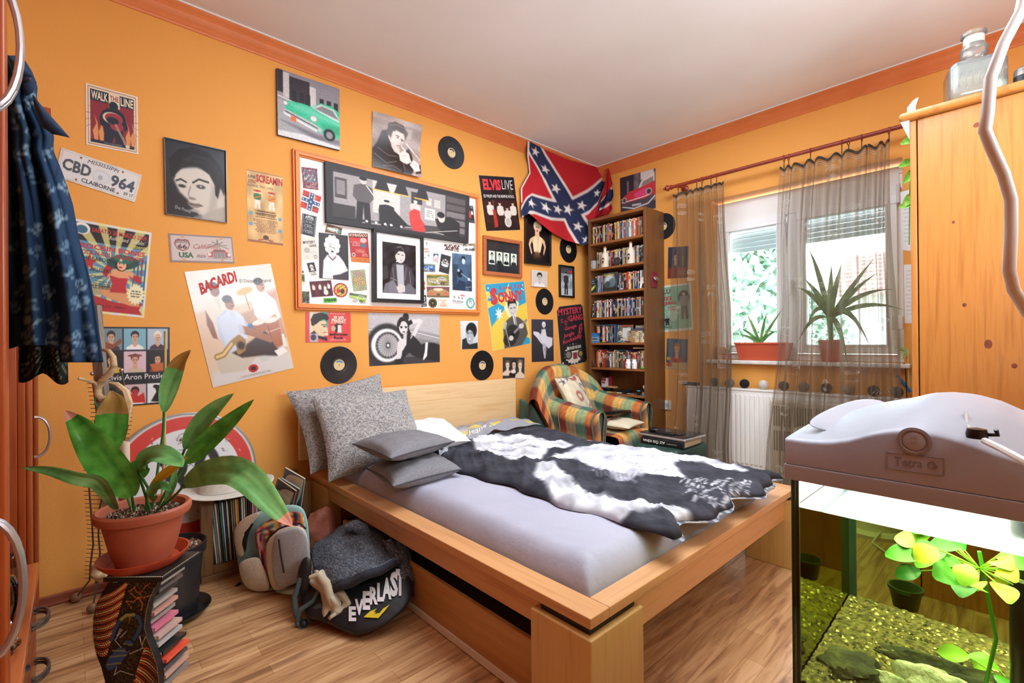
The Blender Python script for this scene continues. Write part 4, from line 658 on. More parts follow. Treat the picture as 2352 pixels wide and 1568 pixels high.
stick('card', 'cream card with orange lettering and outline, bottom right', '1512 1420 1608 1420 1608 1509 1512 1509', lambda P: (P.r(0, 0, 100, 100, 'e89a7c'), P.r(4, 4, 96, 96, 'f2dccb'), P.lines(16, 58, 84, 90, 3, 'd86a4c', 3)), [('Grooving Soul', 16, 12, 68, 16, 'd8603c', .01), ('Tattoo', 32, 34, 38, 14, 'd8603c', .01)], cat='card')
stick('trio_card', 'black and white drawing of three heads, bottom right of board', '1638 1350 1783 1378 1770 1497 1628 1480', lambda P: (P.r(0, 0, 100, 100, 'e8e6e2'), [bust(P, x, 24, 26, 44, 'dcdad6', '2a2a2a', 'b8b6b2') for x in (12, 40, 66)], P.lines(8, 62, 92, 90, 3, '8a8a88', 3), P.r(62, 6, 96, 18, 'd8605c')), cat='card')
stick('round_sticker', 'round teal sticker with a white profile, bottom right corner', '1789 1406 1875 1410 1875 1522 1789 1516', lambda P: (P.e(50, 50, 52, 52, '2c9c8c'), P.e(50, 50, 33, 33, 'e6efea'), P.e(48, 42, 15, 18, '3a5c54'), P.e(46, 48, 10, 14, 'e6efea'), [P.l([(50+38*math.cos(a), 50+38*math.sin(a)), (50+46*math.cos(a), 50+46*math.sin(a))], 3, 'd8ece6') for a in np.arange(0, 6.3, .35)]), span=disc)
stick('photo', 'small dark green group photo in the bottom left corner', '140 1342 222 1345 222 1468 140 1462', lambda P: (P.r(0, 0, 100, 100, '5a5c4c').blot(3, .2, .3), [fig(P, x, 26, 80, 22, '4a4a3c', '2a2a22', '9a9880', '20201a') for x in (24, 50, 76)]), cat='photo')
# below and around the board
def d_jail(P):
    P.r(8, 0, 48, 78, 'e2d6b8'); P.r(34, 0, 48, 60, '3f9c84'); P.p('20 100 10 88 8 74 26 62 46 66 48 86 34 88', '1c1816', 2, .0); P.p('12 44 10 26 16 8 32 2 46 8 50 20 46 30 40 24 34 26 30 46 24 56', '16120f', 2); P.p('16 46 24 38 30 30 40 28 44 34 44 48 48 56 45 60 44 72 38 82 26 80 16 68 12 56', 'e0c49c', 2)
    P.p('10 70 18 62 26 78 46 84 46 96 28 88 12 76', '18141c', 2); P.l('34 42 43 42', 3, '2a1a14'); P.e(40, 48, 3, 2.4, '2a1a14'); P.l('38 68 46 67', 2.4, 'a04a3c'); P.r(8, 72, 26, 99, 'b8a8b4'); P.e(16, 84, 6, 10, '3c3440')
    P.p('56 52 68 36 80 44 66 68', '1c1816', 2); P.l('66 50 82 38', 3, '1c1816'); P.e(60, 54, 5, 9, 'c8a88c'); P.r(70, 42, 78, 68, 'ded6d0'); P.lines(48, 4, 92, 8, 1, 'f2dcd4', 3); P.lines(50, 88, 92, 96, 2, 'f0d0c8', 4)
poster('tin_sign', 'red tin film sign with a quiffed man in profile below the board', '702 715.3 804.8 717.4 805.4 785.8 702 785.8', Yw, d_jail, [('ELVIS', 61, 13, 23, 11, 'f2e6d0', .03), ('PRESLEY', 56, 22, 33, 11, 'f2e6d0', .03), ('AT HIS GREATEST', 54, 33, 34, 5, 'f2e6d0'), ('Jailhouse', 50, 69, 42, 11, '181214', .04), ('Rock', 61, 80, 22, 10, '181214', .04)], th=.003, M=TIN, side='c8403c', cat='sign', base='d8403e')
def d_pin(P):
    P.g('cfcaca', '4a4648'); P.p('0 0 100 0 100 44 60 30 0 34', 'bdb8b8', 4); P.p('0 30 46 28 100 50 100 60 40 40 0 42', 'a09c9c', 3); P.l('0 32 40 30 100 50', 1, 'efeded'); P.r(0, 86, 100, 100, '3a3638'); P.n(.04)
    P.e(24, 64, 27, 44, '2c282a'); P.e(24, 62, 21, 32, 'efedeb'); P.e(25, 62, 16.5, 26, '6a6668'); P.e(25, 62, 13, 21, 'b8b4b4')
    for k in range(24): a = 2*PI*k/24; P.l([(25+4*math.cos(a), 62+6*math.sin(a)), (25+12.5*math.cos(a), 62+20*math.sin(a))], .8, '6e6a6c'); P.r(25+15*math.cos(a)-.9, 62+23.5*math.sin(a)-1.4, 25+15*math.cos(a)+.9, 62+23.5*math.sin(a)+1.4, '2a2628')
    P.e(25, 62, 3.4, 5.6, '3a3638'); P.e(25, 62, 1.6, 3, 'e2e0e0')
    S = 'dcd6d2'; P.p('52 18 58 12 70 10 75 14 68 30 63 46 58 42 64 26 66 18 56 24', S, 1.2); P.p('38 56 44 50 52 46 62 46 58 62 50 66 44 74 43 96 36 96 37 72', S, 1.4); P.p('46 40 54 38 54 52 46 52', 'cfc8c4', 1.2)
    P.p('48 66 60 44 66 52 72 62 80 58 92 60 100 64 100 98 72 92 60 84 54 78 44 90 42 88 46 72', '211e20', 1.4); P.p('78 58 82 58 80 86 75 94 74 92 77 76', 'efecea', 1); P.e(46, 24, 8.5, 17, '1c191a'); P.e(46.5, 28, 6.2, 13, S, .15); P.p('39 22 42 8 50 6 54 16 50 14 44 16 41 26', '1c191a', 1); P.e(50, 7, 4.4, 8, '262224'); P.p('53 26 57 40 55 62 50 66 51 44', '1c191a', 1)
    P.l('42 26 45 26', 1.4, '1c191a'); P.l('48.5 26 52 26', 1.4, '1c191a'); P.e(43.6, 28, 1.5, 1.6, '1c191a'); P.e(50, 28, 1.5, 1.6, '1c191a'); P.e(47, 36.5, 2, 1.5, '4a4042'); P.p('52 16 58 12 60 20 54 24', '1c191a', 1); P.p('34 90 44 88 46 98 34 100', '1c191a', 1)
poster('photo_poster', 'wide black and white poster of a woman reclining before a car wheel', '845 717.7 1009.2 721.3 1010.1 831.4 848 840.9', Yw, d_pin)
poster('photo_poster', 'small black and white portrait of a laughing dark-haired man', '1057 736.7 1097.3 736.7 1097.3 800.7 1059.2 802.2', Yw, lambda P: (P.g('dfe2e2', 'c8cccc'), P.p('4 100 8 66 30 60 60 84 96 90 98 100', '202426', 3), P.p('50 100 60 82 98 78 100 100', '1c2022', 3), P.e(62, 34, 32, 28, '1a1e20'), P.p('36 30 30 50 36 76 50 84 66 80 78 60 70 40 56 32', 'aeb6b8', 3), P.p('34 20 56 8 80 14 88 44 84 58 76 44 60 30 46 32 36 44', '14181a', 3), P.l('38 44 48 43', 3, '22282a'), P.l('58 42 68 44', 3, '22282a'), P.e(50, 66, 10, 3.6, 'f2f4f4'), P.l('40 64 50 70 62 64', 1.6, '3a3030')), res=1)
def d_sonny(P):
    P.r(0, 0, 100, 100, 'e8c84c')
    for s in ('0 0 60 0 40 22 0 10', '60 0 100 0 100 34 70 40 56 14', '0 36 26 30 44 38 20 54 4 64', '68 78 100 92 100 100 56 100', '10 16 30 30 0 24'): P.p(s, '2c9cc4', 1)
    P.p('40 38 60 10 80 34 64 60 48 52', 'efe2b0', 1); P.p('22 22 50 18 70 24 66 34 50 44 30 34', 'eed890', 1, .0); P.star(26, 46, 11, 'e2e0dc', 8, .45); P.star(26, 46, 8, 'f6f4f2', 8, .4)
    for x, y in ((6, 6), (5, 12), (8, 20), (95, 6), (92, 12), (96, 14)): P.e(x, y, 1.4, 1, 'eef4f8')
    P.p('30 100 32 70 42 58 58 52 76 56 92 66 96 84 84 94 76 100', '55524f', 2); P.p('60 52 68 52 68 72 62 66', 'e6e2dc', 1); P.l('65 54 66 68', 2, '4a4744'); P.e(62, 40, 11, 13, 'cfc9c2', .15); P.p('50 40 50 28 60 24 72 27 74 38 70 33 56 33', '2a2725', 1.5); P.l('56 40 60 40', 1.3, '2a2725'); P.l('65 40 69 40', 1.3, '2a2725'); P.l('58 47 66 47', 1.5, 'f2f0ec'); P.l('57 46.5 62 48.5 67 46', .8, '5a4a48')
    P.e(56, 78, 17, 13, '2c2a29'); P.e(46, 88, 17, 10, '2c2a29'); P.e(56, 80, 5, 4, '161514'); P.l('60 78 96 62', 4, '8a8784'); P.e(80, 70, 7, 4, 'cfc9c2'); P.e(50, 86, 6, 4, 'cfc9c2'); P.l('40 62 36 68', 6, 'b8b4ae'); P.l('38 68 44 98', 1.4, 'b8b4ae')
poster('gig_poster', 'blue and yellow poster of a singer with guitar, right of the board', '1113.7 652.9 1203 645.3 1217.8 788.2 1131.4 806.1', Yw, d_sonny,
       [('Long Tall', 34, 4.5, 58, 7, 'b8343c', .02, .15), ('S', 9, 6, 18, 26, 'c43a40', .07), ('ONNY', 27, 13, 66, 17, 'c43a40', .05)], th=.002, M=GLOSS, res=1)
poster('photo_print', 'small sepia print of three people above the bed end', '1154 819.8 1204.9 820.4 1204.5 870 1154 869.6', Yw, lambda P: (P.r(0, 0, 100, 100, '3a302a'), bust(P, 0, 8, 44, 76, 'e0ccb4', '6a5040', 'd8c4ac'), bust(P, 28, 4, 46, 84, 'dcc4aa', '1a1410', '1c1614'), bust(P, 56, 4, 46, 92, 'e6d4be', '8a705a', 'e0ccb4'), P.e(48, 66, 12, 9, 'e6d8c8', .4)), res=1, cat='photo')
poster('tin_sign', 'dark grey tin sign of a woman in a billowing white dress', '1220.8 733 1269.8 734 1271.4 828.6 1221.4 831', Yw, lambda P: (P.g('3c3c44', '2c2c32'), P.p('44 24 62 22 68 40 96 44 94 62 76 70 60 60 54 62 40 56 24 44 6 34 8 28 30 30 42 38', 'dcdae2', 2), P.e(55, 12, 9, 7, 'e6e4ea'), P.e(55, 15, 6, 5, 'cfc9d0'), P.l('52 28 34 40 44 52', 4, 'cfc9d0'), P.p('48 56 60 58 58 72 62 92 56 94 50 76', 'c4bec8', 1.5), P.p('58 58 66 64 64 84 60 88 60 70', 'b0aab4', 1.5)), th=.003, M=TIN, side='2a2a2e', cat='sign', res=1)
def d_myst(P):
    P.r(0, 0, 100, 100, '231f22'); P.star(50, 82, 36, 'd8d0bc', 18, .84, asp=.5); P.r(34, 66, 82, 77, '2a2624'); P.e(30, 82, 14, 8, '2c2826'); P.e(30, 82, 10, 5.6, 'd8d0bc', al=.5); P.r(47, 80, 62, 91, '8a3040'); P.e(76, 84, 12, 7, '2c2826'); P.e(76, 84, 8, 4.6, 'a08448'); P.e(7, 95, 3, 3, 'cfc8bc')
    for x, y, s in ((16, 24, 6), (30, 28, 7), (40, 22, 5)): P.star(x, y, s, 'c03848', 5, .4); P.star(x, y, s*.55, '231f22', 5, .4)
    P.p('80 36 92 32 90 44 80 52 76 46', 'c03848', 1); P.p('82 38 89 36 87 43 81 48', '231f22', 1); P.e(84, 41, 2.4, 1.6, 'c03848'); P.l('76 48 70 54', 1.5, 'c03848'); P.l('80 52 78 58', 1.5, 'c03848'); P.lines(62, 94, 96, 96, 1, 'a03040', 3)
poster('gig_poster', 'black poster with cut corners and red lettering beside the bookcase', '1277.5 704.5 1337.6 697.4 1348.8 830 1289.2 843.3', Yw, d_myst,
       [('MYSTERY', 4, 4, 92, 11, 'c43848', .03), ('GANG', 42, 17, 54, 10, 'c43848', .03), ('Garage', 22, 35, 46, 8, 'c43848', .02, .25, -4), ('Jungle', 16, 46.5, 40, 8, 'c43848', .02, .25, -4), ('Rockabilly', 12, 57, 74, 8, 'c43848', .02, .25, -5), ('ROCKET RECORDS', 36, 69, 44, 5, 'e6e0d0', .02)], res=1.1, span=lambda v: (max(0, (7-v))*1.6+max(0, v-95)*1.2, 100-max(0, 5-v)*1.6-max(0, v-95)*1.6))
poster('canvas_print', 'small square sepia canvas of a smiling dark-haired man', '1219 619.8 1254.9 623.9 1254.5 660.2 1219 657.6', Yw, lambda P: (P.r(0, 0, 100, 100, 'cfc6be'), bust(P, 14, 4, 72, 96, 'c8bab0', '1c1614', 'e6e0dc')), th=.012, side='b8aca4', cat='canvas', res=1.4)
poster('framed_photo', 'narrow black-framed picture of a standing man by a train', '1282 607.6 1316.1 612.2 1317.1 684.5 1283 681.6', Yw, lambda P: (P.r(0, 0, 100, 100, '9aa0a4').blot(3, .2, .2), P.r(0, 0, 100, 22, '4a4e54'), P.r(70, 10, 100, 18, 'b03a34'), P.r(0, 74, 100, 100, 'c0c2c2'), fig(P, 50, 16, 96, 40, '34383e', '2a2e34', 'b8a89a', '1a1a1c')), frame=(8, .018, BLACK, 0), M=GLOSS, cat='picture', res=1.3)
def d_live(P): P.r(0, 0, 100, 100, '18151a'); P.r(4, 44, 96, 97, '3a1c20'); [P.l([(k*4, 44), (k*4, 96)], 1.2, '26141a', .5) for k in range(26)]; P.p('6 86 96 84 92 98 10 98', '15131a', 3); P.star(84, 26, 12, '3c342c', 5, .4); [fig(P, x, y, 96, 20, 'd8cfc4', '241c1e') for x, y in ((20, 44), (48, 46), (68, 56), (86, 46))]; P.p('26 60 34 62 36 92 26 94', 'b03428', 1); P.l('30 44 30 62', 1.6, '8a5a3a'); P.e(66, 84, 10, 10, 'd8d2c6'); P.e(66, 84, 7, 7, 'b8b2a6')
poster('gig_poster', 'black band poster with bold red and white title near the flag', '1098.8 402 1180 407.1 1194.9 528.2 1116.7 530.6', Yw, d_live, [('ELVIS', 8, 6, 50, 20, 'd8303a', .05), ('LIVE', 61, 6.5, 32, 17, 'eceaea', -.012), ('ED PHILIPS AND THE MEMPHIS PATROL', 6, 34, 88, 5.5, 'd8d4d0', .01)], M=GLOSS, res=1)
def d_four(P):
    P.g('2c3034', '20242a')
    for k in range(10): P.l([(58+k*4.4, 0), (56+k*4.6, 100)], 1.4, '3c4248', .5)
    for k, x in enumerate((10, 32, 53, 76)): P.r(x, 33, x+18, 76-4*(k % 2), 'd8e0d2'); bust(P, x+1, 35, 16, 36, 'b0b8ac', '141816', '3a403c'); P.e(x+9, 68, 7, 5, '1c2220')
poster('framed_photo', 'wood-framed print of four small guitar player photos', '1107.6 540.2 1196.3 554.5 1196.3 638.8 1107.6 630.4', Yw, d_four, frame=(7, .02, wood('brown_frame', ['a85a34', 'bc6c42'], 'x', .35), 0), M=attr('under_glass', .06), cat='picture', res=1.1)
def d_gold(P):
    P.g('1e1518', '160f12'); S = 'e6b88c'; P.p('12 62 18 50 32 44 46 40 56 40 72 44 84 50 90 64 80 84 78 78 82 64 74 54 70 64 66 74 34 74 32 62 26 54 20 64 28 80 24 84', S, 1.5); P.p('40 26 58 26 60 42 50 50 40 42', S, 1.5); P.p('34 46 46 42 54 58 60 42 72 46 68 66 64 78 36 78 32 64', 'e8d8ac', 1.5); P.p('50 50 53 50 54 72 50 72', S, 1)
    P.e(52, 20, 19, 12, 'f0e0b0', .2); P.e(50, 24, 10.5, 10, 'efc8a4', .2); P.p('36 18 44 8 60 8 68 20 62 18 46 14 40 26', 'f6e8c0', 1.5); P.l('44 22 48 22', 1.6, '3a2018'); P.l('53 22 57 22', 1.6, '3a2018'); P.e(50, 30, 4.4, 1.6, 'b8242c'); [P.l([(50, 76), (50+22*math.cos(a), 84+12*math.sin(a))], 1, 'a87848', .5) for a in np.arange(.2, 3, .3)]; P.e(50, 82, 12, 7, '8a6038', .9, .5)
poster('framed_photo', 'black-framed colour portrait of a blonde woman under the flag', '1203.5 486.7 1262.2 500 1262.2 611.2 1203 605.1', Yw, d_gold, frame=(7, .025, mat('141416', .3), 0), M=GLOSS, cat='picture', res=1.2)
# window wall
def d_red(P): P.g('5a525c', '8a8488').blot(3, .1, .15); P.r(0, 0, 40, 60, '2c2630'); P.r(20, 14, 26, 62, '6a646c'); P.r(60, 0, 96, 20, 'cfccca'); P.p('0 66 20 60 100 80 100 100 0 100', '3a343c', 3); P.p('52 42 62 22 98 8 98 34 60 46', 'd8d0c8', 1.2); P.p('60 38 66 26 94 18 94 32', '8a8480', 1.2); P.p('6 58 30 44 56 40 98 30 100 70 80 68 30 74 8 78', 'c8303c', 1.5); P.p('40 52 76 42 78 60 44 66', 'e0488c', 4, .8); P.p('4 76 30 72 70 70 96 62 98 72 80 90 30 96 8 86', '4a444c', 1.5); P.l('6 84 40 92 80 84 98 68', 3, 'd8d6d4'); P.l('4 72 60 66 84 62', 2.4, 'e0dcd8'); P.e(12, 66, 7, 8, 'a8a4a4'); P.e(12, 66, 4, 5, '3a3638'); P.e(82, 54, 9, 9, 'a8a4a4'); P.e(82, 54, 6, 6, '3a3638'); P.r(34, 80, 60, 86, 'b8b4b2')
poster('canvas_print', 'canvas of a red and pink vintage car above the bookcase', '1424.5 409.2 1505.5 386.3 1506.5 478 1426.5 490', Xw, d_red, th=.004, side='4a464c', cat='canvas', res=1)
poster('poster', 'dark poster of a man with bottles seen through the left curtain', '1535 568 1582 564.8 1580.7 637.2 1533.5 639.7', Xw, lambda P: (P.g('2c3450', '23263c'), bust(P, 12, 12, 50, 60, 'b08a74', '1c1614', '3a3444'), P.r(70, 30, 78, 62, '6a7a44'), P.r(0, 66, 100, 100, '7a3024'), P.lines(50, 76, 92, 90, 3, 'c0a088', 3)), res=1.1)
poster('gig_poster', 'mint green concert poster behind the left curtain edge', '1516.6 657.3 1586.7 648.4 1592.5 756.8 1519.8 763.2', Xw, lambda P: (P.r(5, 4, 95, 95, '86b89a'), [P.e(9+(k % 3)*5, 30+k*4, 1, .8, 'e0ece0') for k in range(14)], P.e(76, 30, 18, 16, '3a3a3c'), fig(P, 76, 16, 76, 30, '8a8a86', '5a5a58'), P.e(40, 60, 16, 18, 'd8dcc8', .1, .6), fig(P, 20, 68, 86, 18, '2a2a34', '1c1c24')), [('LU', 10, 8, 24, 10, '7a3a34', .02), ('KICK', 10, 24, 30, 9, 'b83038', .04), ('JERKS', 12, 35, 40, 9, 'b83038', .04), ('AND THE', 24, 46, 24, 4, 'b83038', .01), ('ROCKERS', 24, 51, 30, 4, 'b83038', .01), ('Sonny', 10, 87, 26, 6, '2a3430', .02)], base='dcdcc8', res=1.1)
poster('poster', 'colourful vintage advert poster low behind the left curtain', '1532.2 776.7 1579.9 779.3 1578.3 851 1529.8 846', Xw, lambda P: (P.g('2c5a78', '24486a'), bust(P, 20, 8, 60, 70, 'd8a07c', 'a8703c', 'a83c30'), P.p('0 80 100 74 100 100 0 100', 'c8a870', 2), P.e(12, 66, 10, 6, 'c8a44a'), P.e(16, 86, 14, 7, 'b83430')), res=1.1)
for a, b, lb in (('2068 441 2110 430 2110 578 2071 574', 0, 'upper'), ('2076 608 2110 606 2110 742 2078 742', 1, 'lower')):
    poster('paper_sheet', f'{lb} of two white paper sheets on the wall beside the pine cabinet', a, Xw, lambda P: P.lines(10, 10, 90, 90, 12, 'b8bcbc', 3, .3, .6), cat='paper', base='eef0f0', group='paper sheets by the window')
# shellac records
RECM = noisy('record_black', ['0e0e10', '17171a'], (1, 1, 1), 30, r=.32)
rc = [(1036.7, 350.8, 36.5, 'y', '36506a', 'upper record, beside the leather jacket poster'), (1305.3, 573, 30, 'y', '33485c', 'record half covered by the flag tip'), (1250.8, 692.4, 29.8, 'y', 'b09878', 'record between the singer poster and the small black frame'), (778.8, 838, 43, 'y', '5a88a0', 'largest-looking record, low above the tweed pillows'), (1107.5, 838.8, 34.2, 'y', '3c5a7a', 'record low on the wall above the headboard'), (1524, 520, 30, 'x', '33486a', 'record on the window wall beside the bookcase')]
def mkrec():
    t = thing('vinyl_record', 'x', 'record', (0, 0, 0)); T = Matrix.Rotation(PI/2, 4, 'X')
    prof = [(.001, 0), (.12, 0), (.1215, .0015), (.12, .003)]
    for k in range(34): r = .117-k*.00205; prof += [(r, .0030), (r-.0009, .0024)]
    prof += [(.044, .003), (.001, .003)]; MB().lathe(prof, (0, 0, 0), RECM, 64, T=T).ob('disc', t, ang=80)
    q = MB().lathe([(.001, .0032), (.036, .0032), (.036, .0036), (.001, .0036)], (0, 0, 0), mat('d8c090', .6), 32, T=T); q.lathe([(.001, .0037), (.0035, .0037), (.0035, .0039), (.001, .0039)], (0, 0, 0), mat('5a1c14', .6), 12, T=T); q.ob('paper_label', t)
    return t
proto = None
for px, py, r, ax, c, lb in rc:
    if proto is None: t = proto = mkrec()
    else:
        t = proto.copy(); C.collection.objects.link(t)
        for ch in proto.children:
            if ch.name.startswith('label_band'): continue
            k = ch.copy(); C.collection.objects.link(k); k.parent = t
    d = .0005 if not ('half' in lb) else .001; t.location = on(px, py, ax, -d); t['label'] = 'black vinyl disc: '+lb; t['group'] = 'records hung on the walls'; rr = abs(on(px, py-r, ax, 0)[2]-t.location.z)/.1215
    t.rotation_euler = (0, 0, 0 if ax == 'y' else -PI/2); t.scale = (rr,)*3
    q = MB(); a0 = -.9; pts = [(.031*math.cos(a), -.0041, .031*math.sin(a)) for a in np.linspace(.5, 2.4, 9)]+[(.019*math.cos(a), -.0041, .019*math.sin(a)) for a in np.linspace(2.3, .6, 9)]
    q.add(pts, [(i, i+1, 16-i, 17-i) for i in range(8)], mat(c, .6)); b = q.ob('label_band', None); b.parent = t
# the flag in the corner
def flag():
    nx, ny = 110, 90; u, v = np.meshgrid(np.linspace(0, 1, nx), np.linspace(0, 1, ny))
    A, Bc, Cc, D = [on(x, y, 'y', -.045) for x, y in ((1212, 322), (1393, 388), (1352, 560), (1197, 500))]
    # left edge of the flag hangs from the cornice, right part folds round the corner
    top = [(0, 1212, 322), (.25, 1256, 346), (.5, 1310, 368), (.75, 1360, 381), (.9, 1392, 385), (1, 1400, 386)]; bot = [(0, 1197, 500), (.2, 1215, 490), (.42, 1262, 530), (.62, 1300, 552), (.8, 1342, 563), (.9, 1352, 556), (1, 1362, 520)]
    lf = [(0, 1212, 322), (.2, 1211, 350), (.42, 1216, 372), (.62, 1196, 396), (.8, 1197, 440), (1, 1197, 500)]
    T = np.array(top); Bt = np.array(bot); P = np.zeros((ny, nx, 3)); X = np.zeros((ny, nx)); Y = X.copy()
    ue = 1-(1-u)**1.0; tx, ty = np.interp(ue, T[:, 0], T[:, 1]), np.interp(ue, T[:, 0], T[:, 2]); bx, by = np.interp(ue, Bt[:, 0], Bt[:, 1]), np.interp(ue, Bt[:, 0], Bt[:, 2])
    L = np.array(lf); lx = np.interp(v, L[:, 0], L[:, 1])-(1212+(1197-1212)*v); X = tx*(1-v)+bx*v+lx*(1-u)**3; Y = ty*(1-v)+by*v
    fold = .018*np.sin(9*u+7*v+2*np.sin(4*v))*np.minimum(1, v*3)+.012*np.sin(22*u-9*v)*v*(.4+u)+.01*np.sin(5*u+16*v)*(1-abs(2*u-1)*.3)
    for j in range(ny):
        for i in range(nx):
            d = .045+fold[j, i]+.05*u[j, i]*v[j, i]+.09*max(0, u[j, i]-.8)*5*.6; p = on(X[j, i], Y[j, i], 'y', -max(.012, d)); P[j, i] = p
    Pn = Pt(u*100, v*100, 'b4242a'); W_, Bl = 'd8cfc8', '2a3150'
    a1 = '-6 -12 30 30 58 60 84 96 104 130'; a2 = '-6 112 18 84 60 62 82 40 110 6'
    for w_, c in ((25, W_), (18.5, Bl)): Pn.l(a1, w_, c); Pn.l(a2, w_, c)
    Pn.l('58 60 60 62', 20, Bl)
    for x, y, s in ((11, 10, 6), (26, 27, 6), (40, 44, 6), (58, 62, 6.5), (71, 79, 6), (81, 93, 5), (20, 83, 6), (35, 75, 6), (47, 68, 5.5), (71, 52, 6), (86, 34, 5), (4, 101, 4)): Pn.star(x, y, s, 'e0d8d0', 5, .4, asp=1.15)
    Pn.r(-1, 0, 2.6, 80, W_); q = MB().grid(P, CLOTH); q.col = Pn.lit().reshape(-1, 3); o = q.ob('flag', ang=180); tag(o, 'large red flag with a blue starred diagonal cross hung across the corner', 'flag')
    # the free end folded round the corner towards the window wall
    n2, m2 = 40, 60; Q = np.zeros((n2, m2, 3)); UX = np.zeros((n2, m2)); VY = UX.copy(); e0 = [(1397, 386), (1380, 470), (1362, 545)]; e1 = [(0, 1398, 386), (.1, 1401, 395), (.35, 1408, 430), (.5, 1409, 450), (.62, 1404, 462), (.75, 1407, 480), (.9, 1398, 492), (1, 1380, 497)]; E = np.array(e1)
    for j in range(m2):
        t = j/(m2-1)
        for i in range(n2):
            s = i/(n2-1); ax_ = np.interp(t, [0, .5, 1], [1396, 1381, 1366]); ay = np.interp(t, [0, .5, 1], [386, 460, 503]); bx_, by_ = np.interp(t, E[:, 0], E[:, 1]), np.interp(t, E[:, 0], E[:, 2])
            p = on(ax_+(bx_-ax_)*s, ay+(by_-ay)*s, 'x', -.03-.03*(1-s)-.014*(1+math.sin(12*s+3*t))*min(1, t*4)); Q[i, j] = p; UX[i, j] = s*100; VY[i, j] = t*100
    Pn = Pt(UX, VY, 'b4242a'); Pn.l('-10 60 110 36', 15, W_); Pn.l('-10 72 60 48 120 52', 24, Bl); Pn.l('10 74 110 62', 5, W_); q = MB().grid(Q, CLOTH); q.col = Pn.lit().reshape(-1, 3); q.ob('folded_end', o, ang=180)
flag()
# ---------------------------------------------------------------- bed
ALD = wood('alder_wood', ['c48c58', 'd29c68', 'cc9560'], 'y', .35); ALDX = wood('alder_wood_across', ['cc9866', 'dca878', 'd49f6c'], 'x', .35); BEE = wood('pale_ash_wood', ['c49a5c', 'd0a868', 'caa062'], 'z', .4); HEADM = wood('pale_headboard_wood', ['e0b884', 'ecca98', 'e4be8c'], 'x', .4)
BX0, BX1, BY0, BY1, BZ = -2.79, -1.135, -.06, -2.075, .383
bed = thing('bed_frame', 'low wide wooden bed frame with chunky corner legs and pale headboard', 'bed', (-1.95, -1.07, 0))
MB().rbox((BX0, BY0, BZ-.03), (BX0+.085, BY1, BZ), .003, ALD).ob('side_rail_top', bed); MB().rbox((BX0+.025, BY0, BZ-.118), (BX0+.05, BY1+.03, BZ-.03), .003, ALD).ob('side_rail', bed)
MB().rbox((BX1-.085, BY0, BZ-.03), (BX1, BY1, BZ), .003, ALD).ob('side_rail_top', bed); MB().rbox((BX1-.05, BY0, BZ-.15), (BX1-.025, BY1+.03, BZ-.03), .003, ALD).ob('side_rail', bed)
MB().rbox((BX0+.086, BY1, BZ-.03), (BX1-.086, BY1+.07, BZ), .003, ALDX).ob('foot_rail_top', bed); MB().rbox((BX0+.051, BY1+.03, BZ-.15), (BX1-.051, BY1+.055, BZ-.03), .003, ALDX).ob('foot_rail', bed)
MB().rbox((BX0+.086, BY0-.07, BZ-.03), (BX1-.086, BY0, BZ), .003, ALDX).ob('head_rail_top', bed)
for x, y, w in ((BX0-.009, BY1-.009, .25), (BX1-.1, BY1-.009, .1), (BX0+.012, BY0-.225, .08), (BX1-.1, BY0-.24, .1)):
    MB().rbox((x, y, 0), (x+w, y+.225, BZ-.052), .005, BEE).ob('leg', bed); MB().box((x+.02, y+.02, BZ-.0525), (x+w-.02, y+.2, BZ-.03), DARK).ob('leg_spacer', bed)
MB().rbox((-2.84, -.052, .452), (-1.155, -.022, .826), .003, HEADM).ob('headboard', bed)
for x in (-2.6, -1.4): MB().rbox((x, -.021, .2), (x+.1, -.006, .7), .002, ALDX).ob('headboard_bracket', bed)
for k in range(9): MB().box((BX0+.06, -.25-k*.21, .25), (BX1-.06, -.33-k*.21, .27), BEE).ob('slat', bed)
dw = thing('under_bed_drawer', 'open-topped wooden storage drawer rolled under the left bed side', 'drawer', (-2.5, -1.2, 0))
MB().rbox((-2.75, -.42, .012), (-2.732, -1.845, .192), .003, wood('oak_drawer_front', ['b07c44', 'c08e54'], 'y', .4)).ob('drawer_front', dw); MB().box((-2.757, -.42, .004), (-2.7505, -1.845, .03), mat('e6dccb', .5)).ob('edge_strip', dw)
MB().box((-2.73, -.42, .02), (-2.2, -.44, .18), BEE).ob('side_panel', dw); MB().box((-2.73, -1.82, .02), (-2.2, -1.84, .18), BEE).ob('side_panel', dw); MB().box((-2.73, -.42, .02), (-2.2, -1.84, .03), mat('6a5038')).ob('bottom_panel', dw)
d2 = thing('under_bed_drawer', 'pale low drawer board under the foot end of the bed', 'drawer', (-2.0, -1.8, 0)); q = MB().rbox((-2.15, -1.79, .02), (-1.3, -1.77, .13), .003, mat('cbbba6', .5)); q.ob('drawer_front', d2); MB().box((-2.14, -1.77, .02), (-1.31, -1.2, .03), mat('a89a88')).ob('bottom_panel', d2)
